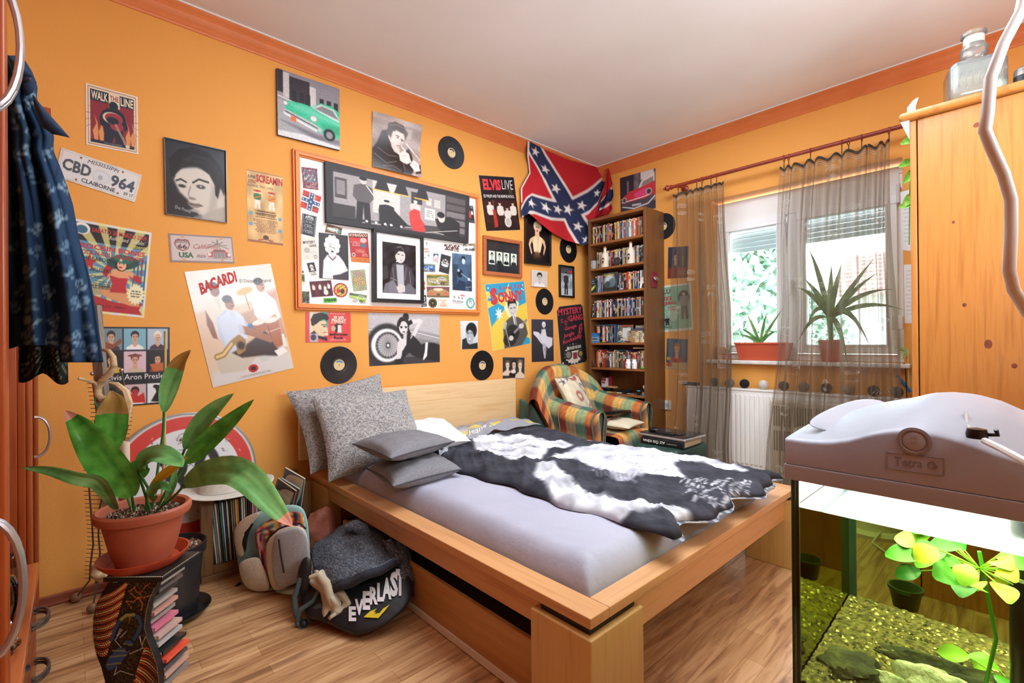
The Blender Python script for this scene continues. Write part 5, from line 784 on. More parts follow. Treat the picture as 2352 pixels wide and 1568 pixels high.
# mattress with fitted sheet
SHEET = noisy('lilac_grey_sheet', ['a6a6b6', 'b2b2c2'], sc=3, r=.9, bump=.25, bsc=22)
def softbox(x0, x1, y0, y1, z0, z1, r, wob, seed, n=56, k=64):
    R = np.random.default_rng(seed); X, Y = np.meshgrid(np.linspace(-1, 1, n), np.linspace(-1, 1, k), indexing='ij'); P = np.zeros((n, k, 3))
    P[..., 0] = (x0+x1)/2+(x1-x0)/2*np.sin(X*PI/2*.999)**1; P[..., 1] = (y0+y1)/2+(y1-y0)/2*np.sin(Y*PI/2*.999)
    ex = np.minimum(P[..., 0]-x0, x1-P[..., 0]); ey = np.minimum(P[..., 1]-y0, y1-P[..., 1]); e = np.minimum(ex, ey); e = np.minimum(ex, ey)-.35*np.maximum(0, r-np.maximum(ex, ey))*0
    t = np.clip(e/r, 0, 1); Z = z0+(z1-z0)*np.sqrt(np.clip(1-(1-t)**2, 0, 1)); a = P[..., 0]; b = P[..., 1]
    Z += .004*np.sin(95*(a-x0)/(.35+(b-y0)))*np.exp(-(((a-x0)/.22)**2+((b-y0)/.3)**2))*t; Z += wob*np.sin(a*7+2*np.sin(b*3))*np.sin(b*5+1)*t+wob*.5*np.sin(31*a+24*b+3*np.sin(4*b))*t*(e < .25)
    P[..., 2] = Z; return P
P = softbox(BX0+.088, BX1-.088, BY1+.072, BY0-.075, BZ-.06, .468, .085, .005, 1)
q = MB().grid(P, SHEET, flip=True); q.box((BX0+.09, BY0-.08, .28), (BX1-.09, BY1+.075, BZ-.055), SHEET); mt = tag(q.ob('mattress', ang=180), 'thick mattress with a smooth lilac-grey fitted sheet on the bed', 'mattress')
# ---------------------------------------------------------------- pillows
def pillow(c4, T, M, name, label, cat='pillow', group=None, pinch=.09, pipe=None, n=36, wr=.0, seed=0, paint=None, k=2.2):
    BL, BR, TRc, TLc = [V(*c) for c in c4]; nrm = np.cross(BR-BL, TLc-BL); nrm /= np.linalg.norm(nrm); U = np.linspace(-1, 1, n); q = MB(); cols = []
    for sg in (1, -1):
        G = np.zeros((n, n, 3)); S = np.zeros((n, n)); TT = S.copy()
        for i, u in enumerate(U):
            for j, v in enumerate(U):
                uu = u*(1-pinch*(1-v*v)*abs(u)**3); vv = v*(1-pinch*(1-u*u)*abs(v)**3); a, b = (uu+1)/2, (vv+1)/2
                p = (BL*(1-a)+BR*a)*(1-b)+(TLc*(1-a)+TRc*a)*b; h = T/2*(max(0, 1-abs(u)**k)*max(0, 1-abs(v)**k))**.42
                w = wr*math.sin(seed+9*u+5*v)*math.sin(4*u-7*v+seed*2)*(1-abs(u)**4)*(1-abs(v)**4); G[i, j] = p+nrm*(sg*(h+w)); S[i, j] = a*100; TT[i, j] = 100-b*100
        q.grid(G, M, flip=sg < 0)
        if paint:
            P = Pt(S, TT, paint[0]); 
            if sg > 0: paint[1](P)
            cols.append(P.lit().reshape(-1, 3))
        if sg > 0 and pipe:
            e = list(G[:, 0])+list(G[-1, 1:])+list(G[::-1, -1][1:])+list(G[0, ::-1][1:]); edge = e
    if paint: q.col = np.concatenate(cols)
    o = tag(q.ob(name, ang=180), label, cat, group)
    if pipe: MB().tube(edge, pipe[0], pipe[1], 6, cap=False).ob('piping', o)
    return o
def tweed():
    M = bpy.data.materials.new('grey_tweed'); M.use_nodes = True; L = M.node_tree.links; b = M.node_tree.nodes['Principled BSDF']; tc = node(M, 'TexCoord')
    v = node(M, 'TexVoronoi'); v.inputs['Scale'].default_value = 165; mp = node(M, 'Mapping'); mp.inputs['Scale'].default_value = (1, 1, 1.7); L.new(tc.outputs['Object'], mp.inputs[0]); L.new(mp.outputs[0], v.inputs[0])
    n = node(M, 'TexNoise'); n.inputs['Scale'].default_value = 45; mp2 = node(M, 'Mapping'); mp2.inputs['Scale'].default_value = (2.4, 2.4, .3); L.new(tc.outputs['Object'], mp2.inputs[0]); L.new(mp2.outputs[0], n.inputs[0])
    cr = node(M, 'ValToRGB'); e = cr.color_ramp.elements; e.new(.5); e.new(.8)
    for q, p, c in zip(e, (0, .35, .6, 1), ('4c4b4d', '7e7c7c', 'a8a5a2', 'c6c0b8')): q.position = p; q.color = lin(c)+[1]
    ad = node(M, 'Math', operation='MULTIPLY_ADD'); sp = node(M, 'SeparateColor'); L.new(v.outputs['Color'], sp.inputs[0]); L.new(sp.outputs[0], ad.inputs[0]); ad.inputs[1].default_value = .55
    m2 = node(M, 'Math', operation='MULTIPLY'); m2.inputs[1].default_value = .5; L.new(n.outputs[0], m2.inputs[0]); L.new(m2.outputs[0], ad.inputs[2]); L.new(ad.outputs[0], cr.inputs[0]); L.new(cr.outputs[0], b.inputs['Base Color'])
    b.inputs['Roughness'].default_value = .95; bm = node(M, 'Bump'); bm.inputs['Strength'].default_value = .6; bm.inputs['Distance'].default_value = .003; L.new(v.outputs['Distance'], bm.inputs['Height']); L.new(bm.outputs[0], b.inputs['Normal']); return M
TWEED = tweed(); GREYC = noisy('grey_cushion_cotton', ['6e6e72', '838286'], sc=120, r=.9, bump=.15, bsc=300); GREYD = mat('4a4a4e', .9)
pillow([(-2.87, -.3, .43), (-2.3, -.27, .47), (-2.36, -.085, .925), (-2.93, -.1, .855)], .13, TWEED, 'tweed_pillow', 'grey tweed pillow at the back, leaning on the headboard', wr=.006, seed=1, group='tweed pillows')
pillow([(-2.845, -.475, .42), (-2.27, -.52, .46), (-2.265, -.24, .83), (-2.86, -.255, .845)], .15, TWEED, 'tweed_pillow', 'grey tweed pillow in front, its lower corner over the bed rail', wr=.006, seed=2, group='tweed pillows')
pillow([(-2.79, -1.03, .505), (-2.42, -1.02, .51), (-2.33, -.66, .505), (-2.73, -.66, .5)], .11, GREYC, 'grey_cushion', 'small flat grey cushion at the bottom of the pair on the sheet', 'cushion', 'small grey cushions', pipe=(.0035, GREYD), wr=.004, seed=3)
pillow([(-2.8, -1.03, .625), (-2.355, -.87, .61), (-2.37, -.50, .60), (-2.765, -.58, .615)], .11, GREYC, 'grey_cushion', 'small flat grey cushion on top of the other one', 'cushion', 'small grey cushions', pipe=(.0035, GREYD), wr=.004, seed=5)
pillow([(-2.44, -.58, .54), (-2.09, -.67, .545), (-1.95, -.2, .6), (-2.42, -.16, .58)], .13, noisy('white_pillow_cotton', ['e2e4ea', 'f2f3f6'], sc=4, r=.85, bump=.3, bsc=18), 'white_pillow', 'plain white pillow behind the grey cushions', wr=.008, seed=4, pinch=.14)
# ---------------------------------------------------------------- duvet
def xyz(pts, z): return [on(x, y, 'z', z)[:2] for x, y in pts]
Lp = np.array(xyz([(998, 1039), (1030, 1068), (1059, 1088), (1186, 1120), (1280, 1161), (1410, 1194), (1524, 1234)], .475)); Rp = np.array(xyz([(1229, 967), (1282, 977), (1364, 1002), (1411, 1006), (1486, 1017), (1660, 1040), (1802, 1061)], .55))
def along(A, t): d = np.r_[0, np.cumsum(np.hypot(*np.diff(A, axis=0).T))]; d /= d[-1]; return np.stack([np.interp(t, d, A[:, 0]), np.interp(t, d, A[:, 1])], -1)
def duvet():
    n, k = 150, 190; u = np.linspace(0, 1, n); v = np.linspace(0, 1, k); A = along(Lp, v); B_ = along(Rp, v); XY = A[None]*(1-u[:, None, None])+B_[None]*u[:, None, None]
    Uu, Vv = np.meshgrid(u, v, indexing='ij'); XY[..., 1] += -.028*np.sin(Uu*17+2)*Vv**6-.02*np.sin(Uu*31)*Vv**8+.05*np.sin(Uu*PI)*(1-Vv)**4*-1; XY[..., 0] += .01*np.sin(Vv*40)*(1-Uu)**5
    a, b = XY[..., 0], XY[..., 1]; e = np.minimum.reduce([Uu*1.1, (1-Uu)*1.1, Vv*1.7, (1-Vv)*1.7]); t = np.clip(e/.07, 0, 1); body = np.sqrt(np.clip(1-(1-t)**2, 0, 1))
    Z = .474+.026*body+.022*np.sin(PI*np.clip(Uu, 0, 1))*np.sin(PI*Vv)+.02*Uu*(1-Vv)
    def ridge(x): return 1-np.abs(np.sin(x))
    wp = 1.1*np.sin(a*3.1+b*2.3)+.7*np.sin(b*5.7-a*4); dr = a*.8+b*.6
    Z += body*(.010*ridge(dr*17+wp*1.6)**2+.008*ridge((a*-.5+b*.9)*21+1.4*wp+2)**2+.006*ridge(dr*41+2.2*wp)**3+.004*ridge((a-.3*b)*57+3*wp)**3)*(1+.8*np.exp(-((Uu-.15)/.2)**2)+.5*Vv)
    Z += .02*np.exp(-((Uu-.45)/.3)**2-((Vv-.02)/.05)**2)
    P = np.stack([a, b, Z], -1); q = MB().grid(P, CLOTH, flip=False)
    Pn = Pt(a*100, b*100, '3c3d45')
    def W(s, c='d2d4dc', soft=2.2, al=1): v_ = [float(x) for x in s.split()]; Pn.p([tuple(on(v_[i], v_[i+1], 'z', .53)[:2]*100) for i in range(0, len(v_), 2)], c, soft, al)
    def Ln(s, w, c='e4e5ea', al=1): v_ = [float(x) for x in s.split()]; Pn.l([tuple(on(v_[i], v_[i+1], 'z', .53)[:2]*100) for i in range(0, len(v_), 2)], w, c, al)
    W('1085 1008 1118 994 1160 1000 1200 998 1235 1006 1262 1012 1318 1020 1296 1034 1262 1034 1240 1055 1205 1052 1180 1056 1140 1046 1110 1040 1092 1024')
    for s in ('1105 1012 1160 1020 1215 1012', '1120 1030 1180 1034 1230 1026', '1130 1040 1190 1046', '1240 1020 1290 1022', '1150 1008 1200 1008'): Ln(s, 1.6, '8e9098', .7)
    W('1190 1022 1222 1018 1238 1030 1222 1046 1196 1044', 'b9babf', 4, .8); Ln('1200 1030 1212 1032', 1.2, '50525a'); Ln('1218 1026 1228 1028', 1.2, '50525a')
    W('1262 1052 1300 1040 1332 1032 1362 1020 1412 1016 1450 1022 1482 1018 1520 1026 1570 1034 1612 1042 1680 1058 1724 1078 1668 1070 1612 1058 1560 1052 1548 1066 1580 1098 1540 1096 1500 1088 1462 1094 1424 1100 1390 1084 1362 1070 1318 1060')
    for s in ('1340 1044 1400 1048 1460 1040', '1380 1062 1440 1066 1500 1058', '1420 1080 1470 1080 1530 1074', '1300 1048 1350 1056'): Ln(s, 2, 'a0a2ac', .5)
    for k_ in range(9): x = 1362+k_*11; Ln(f'{x} {1078+k_*1.8} {x+10} {1092+k_*1.6}', 1.2, '7c7e88', .8)
    W('1226 1082 1234 1068 1252 1059 1290 1076 1312 1096 1346 1128 1392 1132 1432 1136 1480 1146 1552 1148 1612 1166 1560 1162 1500 1162 1452 1164 1400 1168 1350 1166 1310 1152 1284 1138 1262 1112')
    Ln('1300 1100 1330 1130 1300 1142', 2, 'b0b2ba', .6)
    R = random.Random(4)
    for _ in range(70): x, y = 1600+R.uniform(-20, 130), 1088+R.uniform(0, 52); Ln(f'{x} {y} {x+R.uniform(-26, -6)} {y+R.uniform(2, 12)}', .55, 'd8dae0', .8)
    for _ in range(46): x, y = 1380+R.uniform(0, 120), 1040+R.uniform(0, 56); Ln(f'{x} {y} {x+22} {y-4}', .6, '6e707a', .35)
    Pn.blot(5, .25, .1); q.col = Pn.lit().reshape(-1, 3)
    o = tag(q.ob('duvet', ang=180, solid=.008), 'crumpled charcoal duvet printed with a large white figure on the bed', 'duvet')
    # hem of white piping with checked underside
    E_ = np.concatenate([P[:, -1], P[::-1][:0, -1]]); lo = E_.copy(); lo[:, 2] = .472; lo[:, 1] -= .012+.01*np.sin(np.arange(len(E_))*.35); q2 = MB()
    for i in range(0, len(E_)-3, 3): q2.add([E_[i], E_[i+3], lo[i+3]*.6+E_[i+3]*.4+V(0, -.006, -.004), lo[i]*.6+E_[i]*.4+V(0, -.006, -.004)], [(0, 1, 2, 3)], mat('9a9ea6' if (i//3) % 2 else '5a5e68', .9))
    q2.ob('checked_underside', o); MB().tube([p+V(0, -.004, -.006) for p in E_[::3]], .0035, mat('c9ccd4', .8), 6).ob('hem_piping', o)
    # turned-back reverse side at the head end
    n, k = 70, 30; a4 = xyz([(1062, 1012), (1232, 972), (1208, 962), (1066, 960)], .52); G = np.zeros((n, k, 3)); S = np.zeros((n, k)); TT = S.copy(); top = [V(-2.33, -.70), V(-2.1, -.56), V(-1.62, -.33), V(-1.2, -.38)]; up = [V(-2.12, -.36), V(-2.0, -.16), V(-1.6, -.12), V(-1.2, -.14)]
    for i in range(n):
        s = i/(n-1); A2 = along(np.array(top), s); B2 = along(np.array(up), s)
        for j in range(k):
            t2 = j/(k-1); p = A2*(1-t2)+B2*t2; z = .50+.05*math.sin(PI*min(1, t2*1.02))**.6*(1 if 0 < s < 1 else .3)*min(1, s*6, (1-s)*6+.2)+.006*math.sin(23*s+9*t2)+.005*math.sin(41*s-14*t2); G[i, j] = (p[0], p[1], z); S[i, j] = s*100; TT[i, j] = 100-t2*100
    P2 = Pt(S, TT, '9c9ea4'); R = random.Random(3)
    for _ in range(26): x, y = R.uniform(12, 78), R.uniform(4, 60); s_ = R.uniform(3, 8); P2.p([(x, y), (x+s_, y+4), (x+s_*.8, y+14), (x-1, y+12)], R.choice(['d8c070', 'c8785c', '6a80a8', 'c8b8a8', 'b8846a', '40485c']), 1.2, .85)
    for x, y in ((30, 70), (46, 62), (64, 66), (80, 58), (90, 70)): P2.p([(x, y), (x+9, y-4), (x+8, y+12), (x+2, y+14)], 'd8c46a', 1.5, .9)
    q3 = MB().grid(G, CLOTH, flip=True); q3.col = P2.lit().reshape(-1, 3)
    def fn(a_, b_):
        i = min(n-1, max(0, int(a_/100*(n-1)))); j = min(k-1, max(0, int((1-b_/100)*(k-1)))); return G[i, j]+V((a_/100*(n-1)-i)*0, 0, .003)
    def fn2(a_, b_):
        x = min(max(a_/100, 0), .999)*(n-1); y = min(max(1-b_/100, 0), .999)*(k-1); i, j = int(x), int(y); fx, fy = x-i, y-j; return (G[i, j]*(1-fx)+G[i+1, j]*fx)*(1-fy)+(G[i, j+1]*(1-fx)+G[i+1, j+1]*fx)*fy+V(0, 0, .004)
    addtext(q3, fn2, 'Norma Jeane as', 4, 74, 62, 20, mat('e8e6e0', .8), .01, .2); q3.ob('turned_back_reverse', o, ang=180)
duvet()
# ---------------------------------------------------------------- armchair
PLC = ['a8583c', 'c8763c', '8a4434', 'd8a75c', '9aa678', '5c7c6c', '8c8068', 'd0935a']
def plaid(P, sx=14., sy=14., seed=0):
    cs = [['7a3c30', 'bc6a3a', '7a3c30', 'b86a3c'], ['8a7d66', 'd6a85e', '8a7d66', 'd6a85e'], ['4e6c60', '93a073', '4e6c60', '93a073'], ['bc6a3a', 'd6a85e', '7a3c30', 'c47a44'], ]
    pal = {(0, 0): '7c3f32', (0, 1): 'c0703e', (1, 0): '8b806a', (1, 1): 'd8ab62', (2, 0): '4f6f62', (2, 1): '96a478', (3, 0): '7c3f32', (3, 1): 'c0703e'}
    i = np.floor(P.X/sx).astype(int) % 3; j = np.floor(P.Y/sy).astype(int) % 2
    for a in range(3):
        for b in range(2): P.put(((i == a) & (j == b)).astype(float), pal[(a, b)])
    P.a *= 1+.10*np.sin(P.X*19+np.sin(P.Y*3))[..., None]*rng.uniform(.3, 1, P.X.shape)[..., None]; P.n(.035)
UPH = attr('plaid_upholstery', .95, bump=.35, bsc=420, spec=.1); GRN = noisy('green_upholstery', ['3e584e', '57766a'], sc=160, r=.95, bump=.3, bsc=300)
def soft(q, cols, G, sx, sy, ox=0, oy=0, flip=False, closeu=False, M=UPH):   # plaid surface with metric coordinates along the sheet (cm)
    du = np.zeros(G.shape[:2]); dv = du.copy(); du[1:] = np.linalg.norm(np.diff(G, axis=0), axis=2); dv[:, 1:] = np.linalg.norm(np.diff(G, axis=1), axis=2)
    U = np.median(np.cumsum(du, 0), axis=1)[:, None]*100+0*du+ox; Vv = np.median(np.cumsum(dv, 1), axis=0)[None]*100+0*dv+oy
    P = Pt(U, Vv, 'a0a0a0'); plaid(P, sx, sy); q.grid(G, M, flip=flip, closeu=closeu); cols.append(P.lit().reshape(-1, 3))
ac = thing('armchair', 'rounded plaid armchair in rust, green and yellow squares in the corner', 'armchair', (-.72, -.55, 0))
def arm(x0, y0, x1, y1, w, ztop, r, sgn):       # arm: rounded roll over a slab, from back (y0) to front (y1)
    n, k = 34, 40; G = np.zeros((n, k, 3))
    for i, t in enumerate(np.linspace(0, 1, n)):
        cx, cy = x0+(x1-x0)*t, y0+(y1-y0)*t; zt = ztop+.09*(1-t)**2-.05*max(0, t-.8)*2; rr = r*(1+.12*math.sin(PI*t)+.1*math.cos(9*t)*.3)*(1 if t < .93 else math.sqrt(max(.05, 1-((t-.93)/.075)**2)))
        for j, a in enumerate(np.linspace(-1.0, 1.0, k)):
            if abs(a) > .62: s = (abs(a)-.62)/.38; X = (rr*1.0-.022*min(1, s*4))*(1 if a > 0 else -1); Z = zt-rr-.0-s*(zt-rr-.12)
            else: th = a/.62*PI/2; X = rr*math.sin(th); Z = zt-rr+rr*math.cos(th)
            G[i, j] = (cx+X*sgn, cy, Z)
    return G
for x0, x1, sgn in ((-1.0, -1.02, -1), (-.41, -.40, -1)):
    q = MB(); cols = []; G = arm(x0, -.2, x1, -.80, .16, .63 if x0 < -.8 else .64, .088, -1); soft(q, cols, G, 9.2, 9.6, ox=2 if x0 < -.8 else 5, oy=3, flip=True); q.col = cols[0]; q.ob('armrest', ac, ang=180)
    e = G[-3]; q = MB(); c = e.mean(0); q.add([tuple(p+V(0, -.012, 0)) for p in e], [tuple(range(len(e)))], GRN); q.ob('armrest_front', ac, smooth=False); MB().tube([p+V(0, -.013, 0) for p in e], .007, GRN, 6).ob('front_piping', ac)
# rounded backrest shell: three lobes
q = MB(); cols = []; n, k = 56, 34; G = np.zeros((n, k, 3))
for i, s in enumerate(np.linspace(-1, 1, n)):
    cx = -.745+.43*s; hgt = .93-.02*abs(s)-.20*abs(s)**2.6-.25*max(0, abs(s)-.86); lobe = .02*abs(math.sin(1.5*PI*s))
    for j, t in enumerate(np.linspace(0, 1, k)):   # from seat up front face, over the top, down the back
        if t < .6: f = t/.6; z = .36+(hgt-.07-.36)*f; y = -.33+.13*f+.10*abs(s)**2*-1.5-.03*math.sin(PI*f)-.02*lobe; 
        elif t < .85: th = (t-.6)/.25*PI; z = hgt-.07+.07*math.sin(th); y = -.20-.15*abs(s)**2+.065*(1-math.cos(th))*1.0+.0; 
        else: f = (t-.85)/.15; z = hgt-.07-(hgt-.19)*f; y = -.20-.15*abs(s)**2+.13
        G[i, j] = (cx, min(y+lobe*.6-.0, -.03), z)
soft(q, cols, G, 10, 9.4, ox=1, oy=2); q.col = cols[0]; q.ob('backrest', ac, ang=180)
q = MB().prism([(-1.13, -.06, .12), (-1.13, -.30, .12), (-1.13, -.34, .46), (-1.135, -.2, .62), (-1.13, -.06, .66)], (.03, 0, 0), GRN); q.ob('back_side_panel', ac, bevel=.01)
q = MB().rbox((-.345, -.06, .12), (-.312, -.34, .66), .02, GRN); q.ob('back_side_panel', ac)
q = MB(); cols = []; n, k = 30, 30; G = np.zeros((n, k, 3))
for i, s in enumerate(np.linspace(0, 1, n)):
    for j, t in enumerate(np.linspace(0, 1, k)):
        z = .43+.03*math.sin(PI*s)*math.sin(PI*min(1, t*.9)); y = -.25-.62*min(t, .82)/.82
        if t > .82: f = (t-.82)/.18; y = -.87-.035*math.sin(f*PI*.9)+0; z = .43+.03*math.sin(PI*s)*.3-.24*f
        G[i, j] = (-.93+.46*s, y, z)
soft(q, cols, G, 9.5, 9, ox=4, oy=6, flip=False); q.col = cols[0]; q.ob('seat_cushion', ac, ang=180)
MB().rbox((-1.1, -.82, .06), (-.32, -.1, .3), .03, GRN).ob('base', ac)
for x in (-1.02, -.4):
    for y in (-.16, -.76): MB().lathe([(.02, 0), (.024, .06)], (x, y, 0), DARK, 12).ob('foot', ac)
MB().tube([p+V(-.002, 0, 0) for p in arm(-1.0, -.2, -1.03, -.8, .16, .633, .092, -1)[15]], .003, mat('5f8c98', .6), 6).ob('blue_strap', ac)
def d_cush(P):
    for x, y, s in ((12, 14, 9), (30, 10, 7), (88, 6, 8)): P.star(x, y, s, '565a72')
    P.e(56, 4, 20, 14, '9c4a4c', .1, .8); P.e(56, 2, 13, 8, 'd8c8ac'); P.e(40, 52, 13, 12, '9c4a4c', .25, .8); P.e(40, 52, 7, 6, 'd8c8ac', .3); P.l('66 30 72 50 84 40 78 62', 4, '5c6078', .9); P.l('70 26 84 34', 4, '5c6078'); P.e(78, 80, 14, 11, 'b0686a', .3, .7); P.e(78, 80, 7, 6, 'e0d0b8', .3); P.r(56, 88, 70, 93, '8a8a94'); P.blot(3, .1, .04)
PCUSH = attr('printed_cushion_cotton', .9, bump=.3, bsc=250, spec=.1)
pillow([(-.92, -.50, .50), (-.58, -.40, .48), (-.66, -.27, .85), (-1.0, -.33, .83)], .11, PCUSH, 'printed_cushion', 'cream cushion printed with stars and crests leaning in the armchair', 'cushion', paint=('d9cdb2', d_cush), seed=3, wr=.004)
pillow([(-.86, -.92, .49), (-.52, -.84, .485), (-.56, -.48, .49), (-.9, -.52, .495)], .07, PCUSH, 'printed_cushion', 'cream striped cushion lying flat on the armchair seat', 'cushion', paint=('d9cdb2', lambda P: [P.r(10, 20+k*14, 60, 26+k*14, 'b06a66') for k in range(3)]), seed=6, wr=.004)
t = thing('black_monitor', 'flat black screen lying on the seat cushion of the armchair', 'monitor', (-.7, -.66, .54)); T = Matrix.Translation((-.68, -.62, .555))@Matrix.Rotation(.25, 4, 'Z')@Matrix.Rotation(-.12, 4, 'X')@Matrix.Rotation(.1, 4, 'Y')
MB().rbox((-.16, -.12, -.014), (.16, .12, .014), .006, BLACK, T=T).ob('casing', t); MB().box((-.145, -.105, .0142), (.145, .105, .0148), mat('3a3d40', .12), T=T).ob('screen', t); MB().box((-.02, .1, .015), (.04, .118, .016), mat('1c9c84', .5), T=T).ob('green_sticker', t)
# ---------------------------------------------------------------- footstool with book, laptop, mouse, remote
q = MB().rbox((-.93, -1.33, .03), (-.50, -1.0, .405), .03, noisy('dark_green_leather', ['16302a', '24443a', '1c3a32'], sc=7, r=.45, bump=.2)); st = tag(q.ob('footstool'), 'dark green leather footstool beside the bed foot', 'stool'); MB().rbox((-.92, -1.32, 0), (-.51, -1.01, .03), .005, DARK).ob('base', st)
bk = thing('thick_book', 'thick black-bound book with white spine lettering under the laptop', 'book', (-.7, -1.18, .406)); T = Matrix.Translation((-.715, -1.17, .406))@Matrix.Rotation(.02, 4, 'Z')
MB().rbox((-.15, -.155, 0), (-.12, .155, .045), .006, mat('151517', .4), T=T).box((-.13, -.155, 0), (.13, .155, .004), mat('151517', .4), T=T).box((-.13, -.155, .041), (.13, .155, .045), mat('151517', .4), T=T).ob('cover', bk); MB().box((-.125, -.15, .004), (.126, .15, .041), noisy('page_block', ['b8a888', 'd0c2a4'], (1, 1, 40), 30), T=T).ob('pages', bk)
q = MB(); fs = lambda a, b: tuple(T@Vector((-.1512, -.15+.3*a/100, .002+.041*b/100)))
addtext(q, lambda a, b: fs(a, b), 'AZ \u0150SI K\u00cdNA', 40, 20, 56, 55, mat('e8e6e0'), .03); addtext(q, lambda a, b: fs(a, b), 'ASTANA ES ORKHON', 12, 38, 24, 18, mat('c8c6c0')); q.ob('spine_lettering', bk)
lp = thing('laptop', 'closed glossy dark laptop with silver rim on the thick book', 'laptop', (-.7, -1.18, .452)); T2 = Matrix.Translation((-.71, -1.165, .452))@Matrix.Rotation(-.03, 4, 'Z')
MB().rbox((-.14, -.18, 0), (.14, .18, .018), .007, mat('b8b4ae', .25, .6), T=T2).ob('body', lp); MB().rbox((-.132, -.172, .014), (.132, .172, .026), .005, noisy('glossy_lid', ['2a2422', '3a3230'], sc=30, r=.1), T=T2).ob('lid', lp)
ms = thing('computer_mouse', 'black computer mouse with cable on the laptop', 'mouse', (-.77, -1.06, .478)); MB().sph((-.775, -1.07, .492), (.03, .045, .017), BLACK).ob('shell', ms); MB().tube([(-.765, -1.03, .49), (-.74, -1.0, .52), (-.70, -.99, .5), (-.66, -.975, .42)], .002, BLACK).ob('cable', ms)
tag(MB().rbox((-.83, -1.24, .4785), (-.78, -1.11, .492), .003, DARK).ob('remote_control'), 'flat black remote control lying on the laptop next to the mouse', 'remote control')
tag(MB().rbox((-.80, -1.2, .4785), (-.70, -1.27, .487), .003, mat('24282c', .15)).ob('mobile_phone') , 'black phone lying at the right side of the laptop lid', 'phone')
# ---------------------------------------------------------------- bookcase
BWD = wood('dark_oak_veneer', ['5a3a20', '744c2a', '6a4425'], 'z', .35); BWH = wood('shelf_veneer', ['7c4a24', '9a6234'], 'y', .35)
bc_ = thing('bookcase', 'tall narrow dark brown bookcase in the corner packed with films and books', 'bookcase', (-.15, -.42, 0)); Y0, Y1, XF, ZT = -.125, -.722, -.3, 2.232
MB().rbox((XF, Y1, 0), (-.004, Y1+.022, ZT), .002, BWD).ob('side_panel', bc_); MB().rbox((XF, Y0-.022, 0), (-.004, Y0, ZT), .002, BWD).ob('side_panel', bc_); MB().box((-.012, Y1+.022, .06), (-.004, Y0-.022, ZT-.02), wood('back_veneer', ['8a5a2c', '9a6834'], 'z', .5)).ob('back_panel', bc_); MB().rbox((XF, Y1+.0225, ZT-.025), (-.013, Y0-.0225, ZT), .002, BWH).ob('top_panel', bc_)
SZ = [on(1483, y, 'x', XF)[2] for y in (536, 599, 660, 723, 786, 848, 910)]
for z in SZ+[.09]: MB().rbox((XF+.004, Y1+.0225, z-.02), (-.013, Y0-.0225, z), .002, BWH).ob('shelf', bc_)
MB().box((XF+.02, Y1+.0225, 0), (XF+.035, Y0-.0225, .07), BWD).ob('plinth', bc_)
CN = {'black': '1c1b1e', 'white': 'd8d6d0', 'red': 'b8302c', 'grey': '7c7a7c', 'silver': 'a8a6a6', 'yellow': 'd8b03a', 'orange': 'd0682c', 'navy blue': '2c3a6a', 'pale blue': '6a90b0', 'cream': 'd0c4a0', 'brown': '6a4630', 'dark green': '2c5040', 'teal': '2c8080', 'pink': 'c86a80', 'dark red': '6a2024', 'tan': 'a88456', 'purple': '5a3a6a'}
def ordn(n):
    b = nth+'eleventh twelfth thirteenth fourteenth fifteenth sixteenth seventeenth eighteenth nineteenth'.split()
    if n <= 19: return b[n-1]
    t = ['twenty', 'thirty', 'forty', 'fifty', 'sixty'][n//10-2]; return t.replace('ty', 'tieth') if n % 10 == 0 else t+'-'+b[n % 10-1]
def row(shelf, n, y0, y1, h, dep, kinds, word, rown, seed, lean=0, dh=.006, cat='film case', pre='film_case', xoff=.018, grp=None, white=None):
    R = random.Random(seed); w = [R.uniform(.85, 1.15) for _ in range(n)]; tot = sum(w); y = y0; z = SZ[shelf]+.0006
    for i in range(n):
        wd = (y0-y1)*w[i]/tot; c = R.choice(kinds); c2 = R.choice(list(CN)); c3 = R.choice(['white', 'red', 'yellow', 'silver', 'black']); hh = h+R.uniform(-dh, dh*.2); q = MB(); xf = XF+xoff+R.uniform(0, .006)
        T = Matrix.Translation((xf, y-wd, z)); q.box((0, .0005, 0), (dep, wd-.0005, hh), mat(CN[c], .3), T=T); a = R.uniform(.15, .6); b = a+R.uniform(.12, .34)
        q.add([T@Vector(p) for p in ((-.0003, .0016, hh*a), (-.0003, wd-.0016, hh*a), (-.0003, wd-.0016, hh*b), (-.0003, .0016, hh*b))], [(0, 1, 2, 3)], mat(CN[c2], .4))
        q.add([T@Vector(p) for p in ((-.0004, .0016, hh*.88), (-.0004, wd-.0016, hh*.88), (-.0004, wd-.0016, hh*.96), (-.0004, .0016, hh*.96))], [(0, 1, 2, 3)], mat(CN[c3], .4))
        for k in range(5): zz = hh*(a+(b-a)*(.15+.15*k)); q.add([T@Vector(p) for p in ((-.0006, .003, zz), (-.0006, wd-.003, zz), (-.0006, wd-.003, zz+hh*.018), (-.0006, .003, zz+hh*.018))], [(0, 1, 2, 3)], mat('e4e0d8' if CN[c2] < '9' else '2a2828', .5))
        o = q.ob(pre, smooth=False); tag(o, f'{c} {word} with {c2} band on the {rown} shelf, {ordn(i+1)} from the left', cat, grp or f'{word}s on the {rown} shelf'); y -= wd
dv = ['black']*5+['white', 'grey', 'silver', 'red', 'grey', 'orange', 'navy blue', 'yellow', 'silver', 'pale blue', 'white', 'cream', 'brown', 'dark red', 'black', 'white', 'tan']
row(0, 48, Y0-.03, Y1+.024, .158, .13, dv, 'film case', 'top', 11); row(1, 44, Y0-.06, Y1+.024, .152, .13, dv, 'film case', 'second', 12, xoff=.045); row(2, 42, Y0-.05, Y1+.024, .156, .13, dv, 'film case', 'third', 13, xoff=.035); row(3, 42, Y0-.05, Y1+.024, .158, .13, dv, 'film case', 'fourth', 14)
